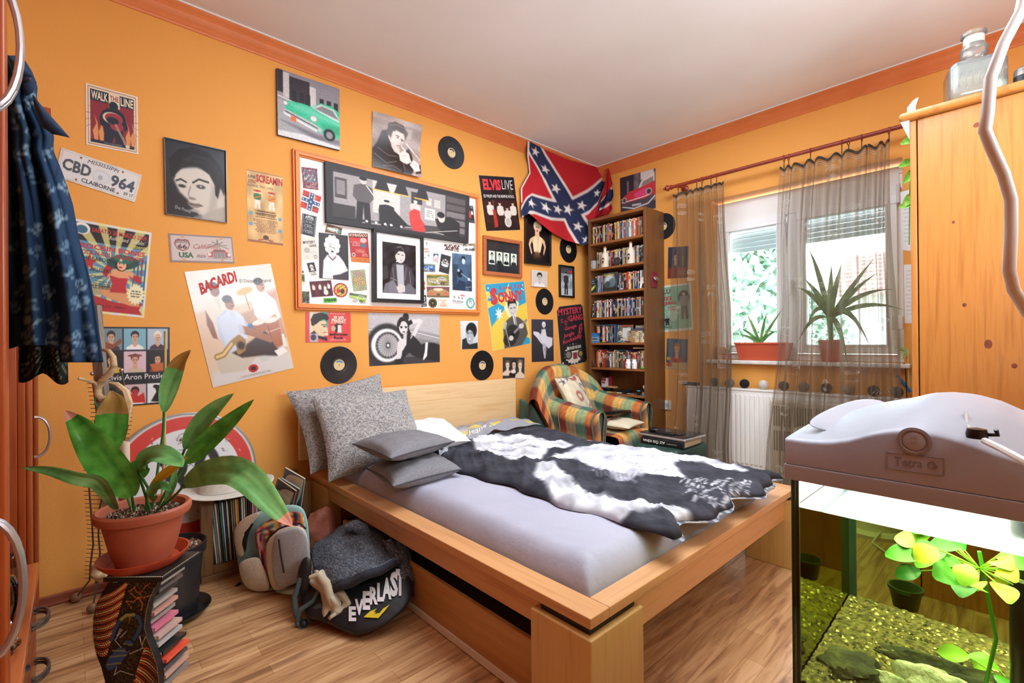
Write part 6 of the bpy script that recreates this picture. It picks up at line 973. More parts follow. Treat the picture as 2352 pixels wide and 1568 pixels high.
row(4, 18, Y0-.065, Y0-.26, .152, .13, dv, 'film case', 'fifth', 15, xoff=.03)
row(4, 8, Y0-.40, Y1+.05, .10, .13, ['tan', 'tan', 'cream'], 'golden-brown book', 'fifth', 16, cat='book', pre='old_book', dh=.001, xoff=.02, grp='matching set of old books')
row(5, 34, Y0-.05, Y1+.024, .155, .12, ['brown', 'dark red', 'tan', 'cream', 'red', 'black', 'cream', 'white', 'orange', 'dark green', 'teal', 'yellow', 'navy blue', 'tan', 'grey', 'red'], 'book', 'sixth', 17, cat='book', pre='book', dh=.02, xoff=.04)
def P_(px, py, x): p = on(px, py, 'x', x); return p
sb = tag(MB().rbox((XF+.022, Y0-.06, SZ[4]+.154), (-.1, Y0-.262, SZ[4]+.160), .001, mat('3a5a88', .5)).rbox((XF+.022, Y0-.262, SZ[4]), (-.1, Y0-.266, SZ[4]+.160), .001, mat('3a5a88', .5)).ob('blue_slipcase'), 'blue cardboard slipcase around the films on the fifth shelf', 'box')
STO = noisy('cream_stoneware', ['d8ccb4', 'e2d8c2'], sc=9, r=.3); CORK = noisy('cork_stopper', ['9a6844', 'b07c54'], sc=60)
for (px, pyb, pyt, lb) in ((1387.5, 614, 566, 'left'), (1446.5, 605, 555, 'right')):
    p = P_(px, pyb, XF+.02); h = P_(px, pyt, XF+.02)[2]-SZ[1]; t = thing('stoneware_bottle', f'{lb} of two cream stoneware bottles printed with a bearded face on the bookcase', 'bottle', (XF+.03, p[1], SZ[1]), 'stoneware bottles')
    r = .034; MB().lathe([(.001, 0), (r, .0), (r, h*.52), (r*.9, h*.62), (r*.5, h*.72), (r*.38, h*.78), (r*.38, h*.9), (r*.45, h*.91), (r*.45, h*.93), (.001, h*.93)], (XF+.036, p[1], SZ[1]+.0005), STO, 28).ob('body', t); MB().lathe([(r*.36, h*.93), (r*.36, h), (.001, h)], (XF+.036, p[1], SZ[1]+.0005), CORK, 14).ob('cork', t)
    q = MB(); fb = lambda a, b: (XF+.036-math.cos((a-50)/55)*(r+.0006), p[1]-math.sin((a-50)/55)*(r+.0006), SZ[1]+h*.50-h*.42*b/100); nx = 30; G = np.array([[fb(a, b) for a in np.linspace(10, 90, nx)] for b in np.linspace(0, 100, nx)]); X, Y = np.meshgrid(np.linspace(10, 90, nx), np.linspace(0, 100, nx)); Pn = Pt(X, Y, 'd8ccb4')
    Pn.p('30 20 46 10 66 14 70 24 66 40 64 30 50 26 34 34', '2a2826', 2); Pn.e(42, 36, 5, 4, '3a3634', .6); Pn.e(58, 36, 5, 4, '3a3634', .6); Pn.e(49, 60, 14, 15, '2e2a28', .4); Pn.p('34 50 48 46 64 50 60 58 38 58', '2a2826', 2); Pn.l('66 30 74 44 68 60', 3, '4a4644'); Pn.p('30 78 68 76 66 82 32 84', 'a87048', 1, .8); q.grid(G, PAINT); q.col = Pn.lit().reshape(-1, 3); q.ob('printed_face', t, ang=180)
p = P_(1361, 615, XF+.02); q = MB().lathe([(.001, 0), (.026, 0), (.028, .075), (.026, .075), (.022, .02), (.001, .02)], (XF+.035, p[1], SZ[1]+.0005), noisy('pale_concrete', ['8e9294', 'a2a6a6'], sc=12), 24); ch = tag(q.ob('candle_holder'), 'pale grey cup-shaped candle holder with a lotus motif on the second shelf', 'candle holder')
q = MB(); c = V(XF+.035-.0278, p[1], SZ[1]+.03)
for a in (-60, -30, 0, 30, 60): s, co = math.sin(math.radians(a)), math.cos(math.radians(a)); q.tube([c+V(0, 0, -.006), c+V(-.0005, -s*.008-co*.003, co*.008), c+V(0, -s*.013, co*.016-.002), c+V(-.0005, -s*.008+co*.003, co*.008), c+V(0, 0, -.006)], .0007, mat('d0b870', .4, .5), 4)
q.ob('lotus_motif', ch)
p = P_(1417, 606, XF+.02); T = Matrix.Translation((XF+.03, p[1], SZ[1]+.036))@Matrix.Rotation(-PI/2+.2, 4, 'Y'); q = MB().lathe([(.001, 0), (.034, 0), (.036, .004), (.036, .016), (.034, .018), (.001, .018)], (0, 0, 0), mat('4a4644', .3, .5), 32, T=T); rt_ = tag(q.ob('round_tin'), 'round dark tin with a portrait lid between the stoneware bottles', 'tin'); MB().sph(tuple(T@Vector((0, 0, .018))), (.01, .01, .002), mat('b8b0a8'), T=None).sph(tuple(T@Vector((-.014, 0, .018))), (.009, .013, .002), mat('8a8480')).ob('portrait_relief', rt_)
p = P_(1475, 600, XF+.02); HM = noisy('dark_metal_head', ['3e3f42', '5c5d60'], sc=50, r=.45, bump=.4, bsc=220, metal=.3); hd = thing('buddha_head', 'dark grey metal statue head with pointed hair at the shelf end', 'statue', (XF+.035, -.672, SZ[1])); yy = -.672; xx = XF+.04
q = MB().sph((xx, yy, SZ[1]+.062), (.025, .023, .032), HM); q.sph((xx-.022, yy, SZ[1]+.058), (.006, .004, .007), HM); q.sph((xx-.02, yy, SZ[1]+.046), (.006, .008, .003), HM)
for s in (-1, 1): q.sph((xx-.019, yy+s*.009, SZ[1]+.067), (.004, .006, .003), HM); q.sph((xx, yy+s*.0235, SZ[1]+.052), (.006, .003, .014), HM)
q.ob('face', hd); MB().lathe([(.026, .07), (.025, .085), (.018, .1), (.012, .106), (.011, .115), (.003, .13), (.001, .132)], (xx+.003, yy, SZ[1]), noisy('curl_hair', ['2e2f32', '4c4d50'], sc=90, r=.6, bump=.8, bsc=400), 20).ob('hair_cap', hd); MB().lathe([(.001, .0), (.022, .0), (.018, .01), (.013, .02), (.013, .04)], (xx, yy, SZ[1]+.0005), HM, 16).ob('neck', hd)
def card3(name, label, px0, py0, px1, py1, draw, texts=(), x=XF+.012, tilt=.02, cat='film case', z=None, sh=None, dep=.012, res=1.4):   # a case or frame standing cover-out
    a = P_(px0, py0, x); b = P_(px1, py1, x); zb = SZ[sh]+.001; q = MB(); zt = a[2]; T0 = lambda u, v, o=0: V(x+tilt*(1-v/100)-o, a[1]+(b[1]-a[1])*u/100, zt+(zb-zt)*v/100)
    nx = max(10, int(abs(px1-px0)*res)); ny = max(10, int(abs(py1-py0)*res)); U, W_ = np.meshgrid(np.linspace(0, 100, nx), np.linspace(0, 100, ny)); Pn = Pt(U, W_, 'ffffff'); draw(Pn); G = np.array([[T0(U[j, i], W_[j, i]) for i in range(nx)] for j in range(ny)]); q.grid(G, GLOSS); q.col = Pn.lit().reshape(-1, 3)
    q.prism([T0(0, 0, -.0005), T0(100, 0, -.0005), T0(100, 100, -.0005), T0(0, 100, -.0005)], (dep, 0, 0), DARK)
    for s, tx, ty, tw, th, c, bo in texts: addtext(q, lambda u, v: T0(u, v, .0006), s, tx, ty, tw, th, mat(c), bo)
    return tag(q.ob(name, ang=60), label, cat)
card3('film_case', 'black case with a glowing green streak leaning at the left of the third shelf', 1350, 644, 1370, 669, lambda P: (P.r(0, 0, 100, 100, '16201c'), P.e(50, 66, 40, 14, '8aa83a', .6, 1, -35), P.e(50, 66, 24, 7, 'd8e060', .6, 1, -35), P.r(30, 6, 60, 16, '3a9ab0'), P.lines(16, 26, 84, 34, 1, 'c8c8c0')), sh=2)
card3('record_case', 'bigger square case with dark masks and yellow script on the third shelf', 1383, 628, 1416, 664, lambda P: (P.r(0, 0, 100, 100, '2a3236'), P.e(45, 40, 36, 32, 'b8c8cc', .6), P.e(66, 54, 26, 24, '5c727c', .4), P.e(34, 62, 20, 18, '3a4a52', .4), P.r(0, 80, 100, 100, '22282a')), [('Gunslinger', 6, 4, 72, 16, 'c8b83a', .02)], sh=2)
card3('photo_card', 'white card with a black haired head at the right of the third shelf', 1469, 637, 1482, 661, lambda P: (P.r(0, 0, 100, 100, 'e4e2de'), P.p('30 100 40 60 80 50 100 60 100 100', '1c1c1e', 2), P.e(80, 36, 22, 24, 'c8bcb0'), P.e(76, 22, 28, 16, '17161a')), sh=2, cat='card')
card3('toy_car_blister', 'blue toy car packaging at the left of the fifth shelf', 1354, 765, 1377, 786, lambda P: (P.r(0, 0, 100, 100, '2c78b8'), P.p('0 0 60 0 90 24 100 40 100 0', '1c508a', 2), P.r(14, 40, 92, 84, '8aa8bc'), P.e(50, 62, 34, 12, '5a6068')), sh=4, cat='toy packaging', tilt=.004)
card3('collage_picture', 'collage photo frame with a pale note on the fifth shelf', 1416, 747, 1452, 784, lambda P: (P.r(0, 0, 100, 100, '6a6458').blot(3, .3, .3), P.r(20, 0, 100, 10, '8a4a34'), P.r(34, 16, 84, 74, 'c0cccc'), P.e(20, 46, 12, 12, 'd0c8b0'), P.r(6, 70, 40, 96, '3a3a38')), [('STATZ', 24, 76, 50, 14, 'e6e2d8', .05), ('6', 14, 40, 10, 14, '3a3a3a', .02)], sh=4, cat='picture frame', x=XF+.025)
card3('small_card', 'tiny black and white card at the right end of the fifth shelf', 1475, 765, 1484, 785, lambda P: (P.r(0, 0, 100, 100, 'dcd6c4'), P.r(20, 30, 80, 60, '2a2a2a'), P.e(50, 45, 14, 10, 'd8d4c8')), sh=4, cat='card', tilt=.004)
t = tag(MB().rbox((XF+.03, -.562, SZ[4]+.104), (XF+.15, -.70, SZ[4]+.116), .002, mat('4a5068', .5)).rbox((XF+.04, -.59, SZ[4]+.1165), (XF+.05, -.698, SZ[4]+.145), .002, mat('6a6458', .5)).ob('flat_book'), 'flat dark book and upright card lying on the old book set', 'book')
q = MB(); addtext(q, lambda a, b: (XF+.0395, -.59-.108*a/100, SZ[4]+.145-.028*b/100), 'PAUL A', 10, 20, 84, 50, mat('cfc8b8'), .01); q.ob('lettering', t)
def toycar(px, py, c, lb, sh, x=XF+.012, L_=.04):
    y = P_(px, py, x)[1]; t = thing('toy_car', lb, 'toy car', (x, y, SZ[sh]), 'toy cars in the bookcase'); q = MB().prism([(x-.007, y+L_/2, SZ[sh]+.004), (x-.007, y+L_/2, SZ[sh]+.009), (x-.007, y+L_*.2, SZ[sh]+.011), (x-.007, y+L_*.08, SZ[sh]+.016), (x-.007, y-L_*.2, SZ[sh]+.016), (x-.007, y-L_*.3, SZ[sh]+.011), (x-.007, y-L_/2, SZ[sh]+.010), (x-.007, y-L_/2, SZ[sh]+.004)], (.015, 0, 0), mat(c, .25)); q.ob('body', t, bevel=.0012)
    for s in (-.3, .3): MB().tube([(x-.0085, y+L_*s, SZ[sh]+.0042), (x+.0095, y+L_*s, SZ[sh]+.0042)], .004, BLACK, 10).ob('wheel', t)
for a in ((1386, 783, 'c8b03a', 'yellow toy car on the fifth shelf', 4), (1397, 784, '4a3a8a', 'purple toy car on the fifth shelf', 4), (1422, 784, '2cb0a0', 'turquoise toy car on the fifth shelf', 4), (1444, 784, '6a5a4c', 'brown toy car on the fifth shelf', 4), (1428, 661, 'd8d8dc', 'white and red toy car on the third shelf', 2), (1437, 660, '7a2020', 'dark red toy car on the third shelf', 2), (1476, 846, '4ac83a', 'bright green toy car at the right of the sixth shelf', 5)): toycar(*a)
y = P_(1459.5, 656, XF+.012)[1]; SKB = mat('2c50a0', .25); q = MB().sph((XF+.014, y, SZ[2]+.017), (.010, .011, .011), SKB).box((XF+.006, y-.006, SZ[2]+.0005), (XF+.02, y+.006, SZ[2]+.01), SKB); sk = tag(q.ob('blue_skull'), 'small blue skull figure on the third shelf', 'figurine')
for s in (-1, 1): MB().sph((XF+.0045, y+s*.0045, SZ[2]+.016), .0032, BLACK, 6, 8).ob('eye_socket', sk)
t = thing('glass_bottle', 'clear glass flask at the left end of the fourth shelf', 'bottle', (XF+.02, -.175, SZ[3])); yb = P_(1362, 720, XF+.015)[1]; MB().lathe([(.001, 0), (.017, 0), (.019, .03), (.018, .06), (.012, .09), (.007, .1), (.007, .115), (.009, .118), (.001, .118)], (XF+.018, yb, SZ[3]+.0005), glass('clear_glass', 'd8dcd8', 2.2), 18).ob('body', t); MB().lathe([(.006, .115), (.006, .125), (.001, .126)], (XF+.018, yb, SZ[3]), CHROME, 10).ob('stopper', t)
for px, lb in ((1443, 'left'), (1457, 'right')):
    y = P_(px, 845, XF+.015)[1]; t = thing('pill_bottle', f'{lb} of two white plastic pill bottles on the sixth shelf', 'bottle', (XF+.02, y, SZ[5]), 'white pill bottles'); MB().lathe([(.001, 0), (.021, 0), (.022, .003), (.022, .055), (.015, .064), (.001, .064)], (XF+.016, y, SZ[5]+.0005), WHITE, 20).ob('body', t); MB().lathe([(.017, .062), (.017, .079), (.001, .08)], (XF+.016, y, SZ[5]+.0005), mat('fafafa', .4), 20).ob('cap', t)
    q = MB(); q.box((XF-.0065, y-.006, SZ[5]+.02), (XF-.0062, y+.012, SZ[5]+.048), mat('d8d8e0')); q.box((XF-.0068, y, SZ[5]+.036), (XF-.0065, y+.009, SZ[5]+.044), mat('5a4a80')); q.ob('label', t)
y = P_(1361, 840, XF+.01)[1]; t = thing('wooden_block', 'dark wooden box with a knob on the sixth shelf', 'wooden box', (XF+.02, y, SZ[5])); MB().rbox((XF+.006, y-.028, SZ[5]+.0005), (XF+.036, y+.026, SZ[5]+.038), .004, wood('dark_block', ['3a241a', '5a3a28'], 'y')).ob('body', t); MB().lathe([(.01, 0), (.012, .006), (.006, .02), (.001, .022)], (XF+.02, y, SZ[5]+.038), mat('4a3024'), 14).ob('knob', t)
y = P_(1379, 842, XF+.01)[1]; tag(MB().lathe([(.001, 0), (.011, 0), (.013, .04), (.0115, .04), (.0095, .004), (.001, .004)], (XF+.016, y, SZ[5]+.0005), glass('shot_glass', 'd0d4d0', 2.5), 18).ob('shot_glass'), 'small clear shot glass beside the dark wooden box', 'glass')
t = thing('brown_glasses', 'pair of brown spectacles lying on the sixth shelf', 'glasses', (XF+.01, -.42, SZ[5])); MB().tube([(XF+.008, -.29, SZ[5]+.005), (XF+.006, -.33, SZ[5]+.012), (XF+.008, -.4, SZ[5]+.006), (XF+.006, -.44, SZ[5]+.01), (XF+.01, -.47, SZ[5]+.004)], .002, mat('5a2a1c', .3)).ob('temple', t)
tag(MB().rbox((XF+.05, -.56, SZ[5]+.168), (XF+.13, -.70, SZ[5]+.182), .003, mat('a89a80')).ob('flat_book'), 'pale flat book laid across the tops of the books on the sixth shelf', 'book')
# seventh shelf clutter
S7 = SZ[6]+.0008
def cbox(a, b, c, nm, lb, cat='box', r=.4): return tag(MB().rbox(a, b, .002, mat(c, r)).ob(nm), lb, cat)
o = cbox((XF+.05, -.225, S7+.042), (XF+.09, -.275, S7+.125), 'c8c6c4', 'cigarette_box', 'white and dark red cigarette carton standing on the seventh shelf'); q = MB().box((XF+.0495, -.225, S7+.10), (XF+.0498, -.275, S7+.125), mat('8a1c28')).box((XF+.0495, -.232, S7+.078), (XF+.0498, -.268, S7+.094), mat('8a3040')); q.ob('red_band', o)
cbox((XF+.09, -.27, S7+.03), (XF+.12, -.31, S7+.14), '7a1824', 'cigarette_box', 'plain dark red carton behind the white one'); cbox((XF+.04, -.22, S7), (XF+.1, -.32, S7+.04), '1a1a1c', 'black_box', 'long black box under the cartons on the seventh shelf'); cbox((XF+.05, -.28, S7+.0405), (XF+.1, -.37, S7+.055), 'b8905c', 'wooden_tray', 'small pale wooden box on the long black box', 'wooden box')
cbox((XF+.03, -.41, S7), (XF+.09, -.53, S7+.034), '121214', 'leather_wallet', 'black leather pouch in the middle of the seventh shelf', 'wallet')
t = thing('cup', 'black beaker with a bright blue rim on the seventh shelf', 'cup', (XF+.03, -.55, S7)); MB().lathe([(.001, 0), (.014, 0), (.015, .036), (.001, .036)], (XF+.03, P_(1467, 900, XF+.03)[1], S7), BLACK, 18).ob('body', t); MB().lathe([(.0155, .034), (.0158, .041), (.001, .041)], (XF+.03, P_(1467, 900, XF+.03)[1], S7), mat('2ca0d0'), 18).ob('rim', t)
t = thing('tape_roll', 'blue and orange round tin at the right end of the seventh shelf', 'tin', (XF+.04, -.66, S7)); MB().lathe([(.001, 0), (.02, 0), (.02, .018), (.001, .018)], (XF+.04, -.672, S7), mat('2c98c8'), 20).ob('lower_part', t); MB().lathe([(.018, .018), (.018, .03), (.001, .03)], (XF+.04, -.672, S7), mat('d0602c'), 20).ob('upper_part', t)
t = thing('small_bottle', 'tiny clear bottle with white cap behind the round tin', 'bottle', (XF+.1, -.64, S7)); MB().lathe([(.001, 0), (.014, 0), (.014, .05), (.007, .058)], (XF+.09, -.64, S7), glass('vial', 'd0d0c8', 2), 14).ob('body', t); MB().lathe([(.009, .056), (.009, .08), (.001, .08)], (XF+.09, -.64, S7), WHITE, 12).ob('cap', t)
R = random.Random(5)
for k, (nm, lb, c) in enumerate((('screwdriver', 'blue-tipped screwdriver lying on the seventh shelf', '2848a0'), ('pencil', 'yellow pencil lying on the seventh shelf', 'd8c03a'), ('comb', 'tan comb lying on the seventh shelf', 'a8845c'), ('paper_strip', 'pale folded paper lying at the left of the seventh shelf', 'cfc8b4'), ('marker_pen', 'black marker pen lying near the wallet on the seventh shelf', '1c1c20'), ('cable_bundle', 'grey cable bundle lying on the seventh shelf', '8a8884'))):
    y = -.26-.052*k; tag(MB().tube([(XF+.015, y, S7+.006), (XF+.028, y-.03, S7+.006), (XF+.02, y-.06, S7+.006)], .005, mat(c, .5), 8).ob(nm), lb, nm.replace('_', ' '))
t = thing('bottle_opener', 'dark red wall bottle opener screwed to the bookcase side', 'bottle opener', (-.15, Y1-.005, 1.55)); a = on(1495, 624, 'y', Y1); b = on(1508, 661, 'y', Y1); MB().rbox((a[0], Y1-.008, b[2]), (b[0], Y1-.0002, a[2]), .001, mat('7a2030')).ob('plate', t); MB().prism([(a[0]+.02, Y1-.008, a[2]-.05), (b[0]-.015, Y1-.008, a[2]-.045), (b[0]-.005, Y1-.035, a[2]-.07), (a[0]+.02, Y1-.03, a[2]-.075)], (0, 0, .012), CHROME).ob('opener', t, bevel=.002)
t = thing('wall_socket', 'white wall socket between bookcase and curtain', 'socket', tuple(on(1533, 930, 'x', 0))); c = on(1534, 930, 'x', 0); MB().rbox((-.012, c[1]-.035, c[2]-.04), (-.0003, c[1]+.035, c[2]+.04), .006, mat('eeede8', .3)).ob('plate', t); MB().lathe([(.02, 0), (.02, .0015), (.017, .001), (.001, .0005)], (-.0118, c[1], c[2]), mat('cfcec8', .3), 24, T=Matrix.Rotation(-PI/2, 4, 'Y')).ob('outlet', t)
for s in (-.007, .007): MB().lathe([(.0022, 0), (.0022, .0016), (.0001, .0016)], (-.0134, c[1]+s, c[2]), BLACK, 8, T=Matrix.Rotation(-PI/2, 4, 'Y')).ob('hole', t)
# ---------------------------------------------------------------- aquarium
TX, TX1, TY, TY1, TB = -2.772, -2.36, -2.55, -3.30, .43
TT_ = on(1830, 1101, 'x', TX)[2]; WL = on(1830, 1165, 'x', TX)[2]
aq = thing('aquarium', 'lit glass fish tank with grey plastic hood in the right foreground', 'aquarium', (-2.57, -2.9, TB))
GL = glass('tank_glass', 'eef6ee', .7); EDGE = mat('1f5c46', .15)
GL2 = glass('end_pane_glass', 'd8ecd8', 5)
for nm, a, b in (('front_glass', (TX, TY, TB), (TX+.005, TY1, TT_+.02)), ('back_glass', (TX1-.005, TY, TB), (TX1, TY1, TT_+.02)), ('end_glass', (TX+.0055, TY-.005, TB), (TX1-.0055, TY, TT_+.02)), ('end_glass', (TX+.0055, TY1, TB), (TX1-.0055, TY1+.005, TT_+.02)), ('bottom_glass', (TX, TY, TB-.008), (TX1, TY1, TB-.0005))): MB().box(a, b, GL2 if b[1] == TY else GL).ob(nm, aq)
MB().box((TX-.0003, TY+.0005, TB), (TX+.006, TY-.0001, TT_), EDGE).box((TX+.006, TY-.0055, TB), (TX+.012, TY-.011, TT_), mat('1c2422', .4)).ob('corner_seal', aq)
MB().box((TX1-.012, TY-.0055, TB), (TX1-.0055, TY-.02, TT_), mat('1c3a30', .4)).ob('corner_seal', aq)
def water():
    M = bpy.data.materials.new('aquarium_water'); M.use_nodes = True; t = M.node_tree; t.nodes.clear(); o = node(M, 'OutputMaterial'); tr = node(M, 'BsdfTransparent'); tr.inputs[0].default_value = (.80, .84, .46, 1); t.links.new(tr.outputs[0], o.inputs[0]); return M
def wtop():
    M = bpy.data.materials.new('water_surface'); M.use_nodes = True; t = M.node_tree; t.nodes.clear(); o = node(M, 'OutputMaterial'); x = node(M, 'MixShader'); tr = node(M, 'BsdfTransparent'); g = node(M, 'BsdfGlossy'); g.inputs['Roughness'].default_value = .12; x.inputs[0].default_value = .5
    t.links.new(tr.outputs[0], x.inputs[1]); t.links.new(g.outputs[0], x.inputs[2]); t.links.new(x.outputs[0], o.inputs[0]); return M
q = MB().box((TX+.006, TY-.006, TB+.001), (TX1-.006, TY1+.006, WL), water()); q.m(wtop()); 
for i in range(len(q.f)):
    if all(abs(q.v[a][2]-WL) < 1e-6 for a in q.f[i]): q.mi[i] = 1
q.ob('water', aq, smooth=False)
HOODM = noisy('grey_plastic_hood', ['9aa0ac', 'a6acb8'], sc=5, r=.38, bump=.06, bsc=60)
fz = [(1817, 1008), (1850, 1013), (1900, 1016), (1950, 1010), (2000, 996), (2050, 989), (2100, 989), (2160, 999), (2220, 1016), (2290, 1042), (2352, 1060)]
fp = np.array([on(x, y, 'x', TX-.008)[1:] for x, y in fz]+[[-2.95, .905], [-3.1, .9], [-3.31, .9]]); bz = [(1880, 975), (1935, 955), (1985, 935), (2040, 922), (2090, 915), (2140, 903), (2185, 901), (2240, 906), (2300, 922), (2352, 945)]
bp2 = np.array([[TY+.008, .935]]+[on(x, y, 'x', -2.55)[1:] for x, y in bz[2:]]+[[-3.0, .99], [-3.15, .94], [-3.31, .92]])
def interp(A, y): o = np.argsort(A[:, 0]); return np.interp(y, A[o, 0], A[o, 1])
SM = on(1812, 1064, 'x', TX-.008)[2]; n, k = 60, 22; G = np.zeros((n, k, 3))
for i, y in enumerate(np.linspace(TY+.008, TY1-.008, n)):
    a, b = interp(fp, y), interp(bp2, y); b = max(b, a+.004)
    prof = [(TX-.008, SM), (TX-.008, a-.006), (TX-.005, a-.001)]+[(TX-.005+(TX1-TX+.006)*t, a+(b-a)*math.sin(min(1, t/.55)*PI/2)-max(0, t-.55)**2*.28) for t in np.linspace(.03, 1, k-4)]+[(TX1+.006, SM)]
    for j, (x, z) in enumerate(prof): G[i, j] = (x, y, z)
q = MB().grid(G, HOODM, flip=True); 
for i in (0, n-1): q.add(G[i].tolist(), [tuple(range(k))], HOODM)
q.ob('hood', aq, ang=50)
MB().rbox((TX-.010, TY+.010, TT_-.0), (TX1+.008, TY1-.01, SM-.001), .003, HOODM).ob('hood_rim', aq)
LZ = TT_+.004; q = MB(); q.add([(TX+.006, TY-.01, LZ-.005), (TX1-.01, TY-.01, LZ-.005), (TX1-.01, TY1+.02, LZ-.005), (TX+.006, TY1+.02, LZ-.005)], [(0, 1, 2, 3)], mat('f4fbff', .5, e=5.)); q.ob('lamp_diffuser', aq, smooth=False)
l = area('aquarium_lamp', (-2.56, -2.92, TT_-.012), (-2.56, -2.92, 0), .3, .62, 9, (1, .98, .80)); l.data.use_shadow = True
wp_ = [at(1838, 973, .93), at(1900, 937, 1.02), at(1985, 908, 1.12), at(2060, 924, 1.12), at(2050, 988, .96), at(1955, 1000, .925), at(1880, 988, .92)]; q = MB(); c = sum(wp_)/7+V(0, 0, .004)
q.add([c]+wp_, [(0, i+1, (i+1) % 7+1) for i in range(7)], HOODM); q.ob('feeder_lid', aq, ang=180, sub=2, solid=.004)
b0 = on(2100, 1013, 'x', TX-.009); q = MB(); TBt = Matrix.Rotation(-PI/2, 4, 'Y'); q.lathe([(.0215, 0), (.0225, .002), (.018, .003), (.016, .001), (.001, .001)], tuple(b0), mat('8a888c', .4), 36, T=TBt); bt = q.ob('switch_ring', aq); MB().lathe([(.0145, 0), (.0145, .002), (.012, .003), (.001, .003)], tuple(b0), HOODM, 32, T=TBt).ob('button', bt)
q = MB(); E1 = lambda x, y, o=.0006: on(x, y, 'x', TX-.008)+V(-o, 0, 0); EM = mat('8c8a8e', .5)
ec = [(2038, 1038), (2167, 1052), (2168, 1092), (2038, 1074)]
for i in range(4): a, b = ec[i], ec[(i+1) % 4]; q.tube([E1(*a), E1(*b)], .0009, EM, 4)
hf = lambda u, v: E1(2038+130*u/100, 1038+.108*130*u/100+37*v/100, .0008); addtext(q, hf, 'Tetra', 12, 22, 50, 56, mat('7e7c80', .5), .01); pts = [hf(79+9*math.cos(a)*(1-a*.06), 50+27*math.sin(a)*(1-a*.06)) for a in np.linspace(0, 7.4, 26)]; q.tube(pts, .0008, mat('7e7c80', .5), 4)
q.ob('embossed_badge', aq)
q = MB(); addtext(q, lambda u, v: E1(2088+24*u/100, 1002+20*v/100, .0045), 'ON', 20, 0, 60, 30, EM, .01); addtext(q, lambda u, v: E1(2088+24*u/100, 1002+20*v/100, .0045), 'OFF', 15, 60, 70, 30, EM, .01); q.ob('switch_lettering', bt)
for px, py in ((2143, 925), (2171, 910)): p = at(px, py+14, .95); MB().tube([p, p+V(0, 0, .016)], .0016, mat('8a8a86', .3, .5), 6).ob('pin', aq)
t = thing('black_clip', 'small black tube clip with white hose on the hood', 'clip', tuple(at(2245, 1002, .72))); p = at(2244, 1006, .715); MB().lathe([(.001, 0), (.012, 0), (.013, .006), (.011, .014), (.001, .016)], tuple(p), BLACK, 20).ob('knob', t); MB().tube([p+V(.005, -.01, .006), p+V(.0, -.022, .008), p+V(-.004, -.02, .016)], .003, BLACK).ob('hook', t); MB().tube([at(2218, 945, .8), at(2222, 975, .78), at(2236, 1000, .73)], .0025, mat('b8b6b0')).tube([at(2262, 1012, .70), at(2300, 1030, .66), at(2360, 1062, .6), at(2430, 1100, .56), V(-2.74, -3.12, .94)], .005, mat('e4e4e0', .3)).ob('hose', t)
# gravel, stones, pot, plants, skull in the tank
GRV = attr('gravel_bed', .9); n, k = 90, 130; X, Y = np.meshgrid(np.linspace(TX+.007, TX1-.007, n), np.linspace(TY-.007, TY1+.007, k), indexing='ij'); R = np.random.default_rng(2); Z = TB+.028+.02*np.clip((Y-TY)/-.5, 0, 1)*0+.02*(X-TX)/.4+.006*R.random(X.shape)
q = MB().grid(np.stack([X, Y, Z], -1), GRV, flip=False); c = R.random(X.shape)[..., None]; q.col = (np.array(lin('26240f'))*(1-c)+np.array(lin('8a7c44'))*c).reshape(-1, 3)
gv = tag(q.ob('gravel', ang=180), 'brownish yellow gravel covering the tank bottom', 'gravel', kind='stuff')
q = MB(); cc = [mat(h, .8) for h in ('e8dca0', 'a08a50', '5a5028', '8a7840', '3a3418', 'd0c080')]; Rr = random.Random(8)
for _ in range(1500):
    x, y = Rr.uniform(TX+.012, TX1-.014), Rr.uniform(TY-.014, TY1+.2); s = Rr.uniform(.002, .0058)*(1 if x < -2.5 else .9); z = TB+.031+.02*(x-TX)/.4; d = [Rr.uniform(-1, 1)*s*.4 for _ in range(3)]
    q.add([(x+s, y+d[0], z), (x+d[1], y+s, z), (x-s, y, z), (x, y-s, z), (x+d[2], y, z+s*.9)], [(0, 1, 4), (1, 2, 4), (2, 3, 4), (3, 0, 4)], Rr.choice(cc))
q.ob('loose_pebbles', gv, smooth=False)['kind'] = 'stuff'
GP = mat('2c6a44', .45); pc = on(2080, 1392, 'z', TB+.045); 
tag(MB().lathe([(.001, 0), (.024, 0), (.031, .04), (.034, .042), (.034, .05), (.031, .05), (.028, .042), (.022, .004), (.001, .004)], (pc[0], pc[1], TB+.043), GP, 32).ob('green_pot'), 'small dark green plastic pot standing on the tank gravel', 'pot')
SKM = noisy('mossy_bone', ['9aa484', 'dcdcc0', 'e8e6d0'], sc=30, r=.8, bump=.5, bsc=120); sk = thing('ornament_skull', 'pale animal skull ornament half buried in the gravel', 'skull ornament', (-2.63, -2.74, TB+.03)); sc = V(-2.645, -2.745, TB+.052)
ff = lambda d: 1+.12*math.sin(5*d[0]+3*d[2])+.08*math.sin(9*d[1]+4*d[0]); MB().sph(sc, (.036, .06, .034), SKM, 20, 28, f=ff).ob('cranium', sk); MB().sph(sc+V(-.018, .062, -.012), (.018, .03, .016), SKM, f=ff).ob('snout', sk); MB().sph(sc+V(-.030, -.026, .008), (.009, .022, .019), mat('5a6450', .9)).ob('eye_socket', sk); MB().sph(sc+V(-.032, .045, -.006), (.006, .009, .007), mat('4a5040', .9)).ob('nostril', sk)
RKM = noisy('dark_tank_rock', ['22261c', '4a4a30', '6a6840'], sc=18, r=.85, bump=.6, bsc=70)
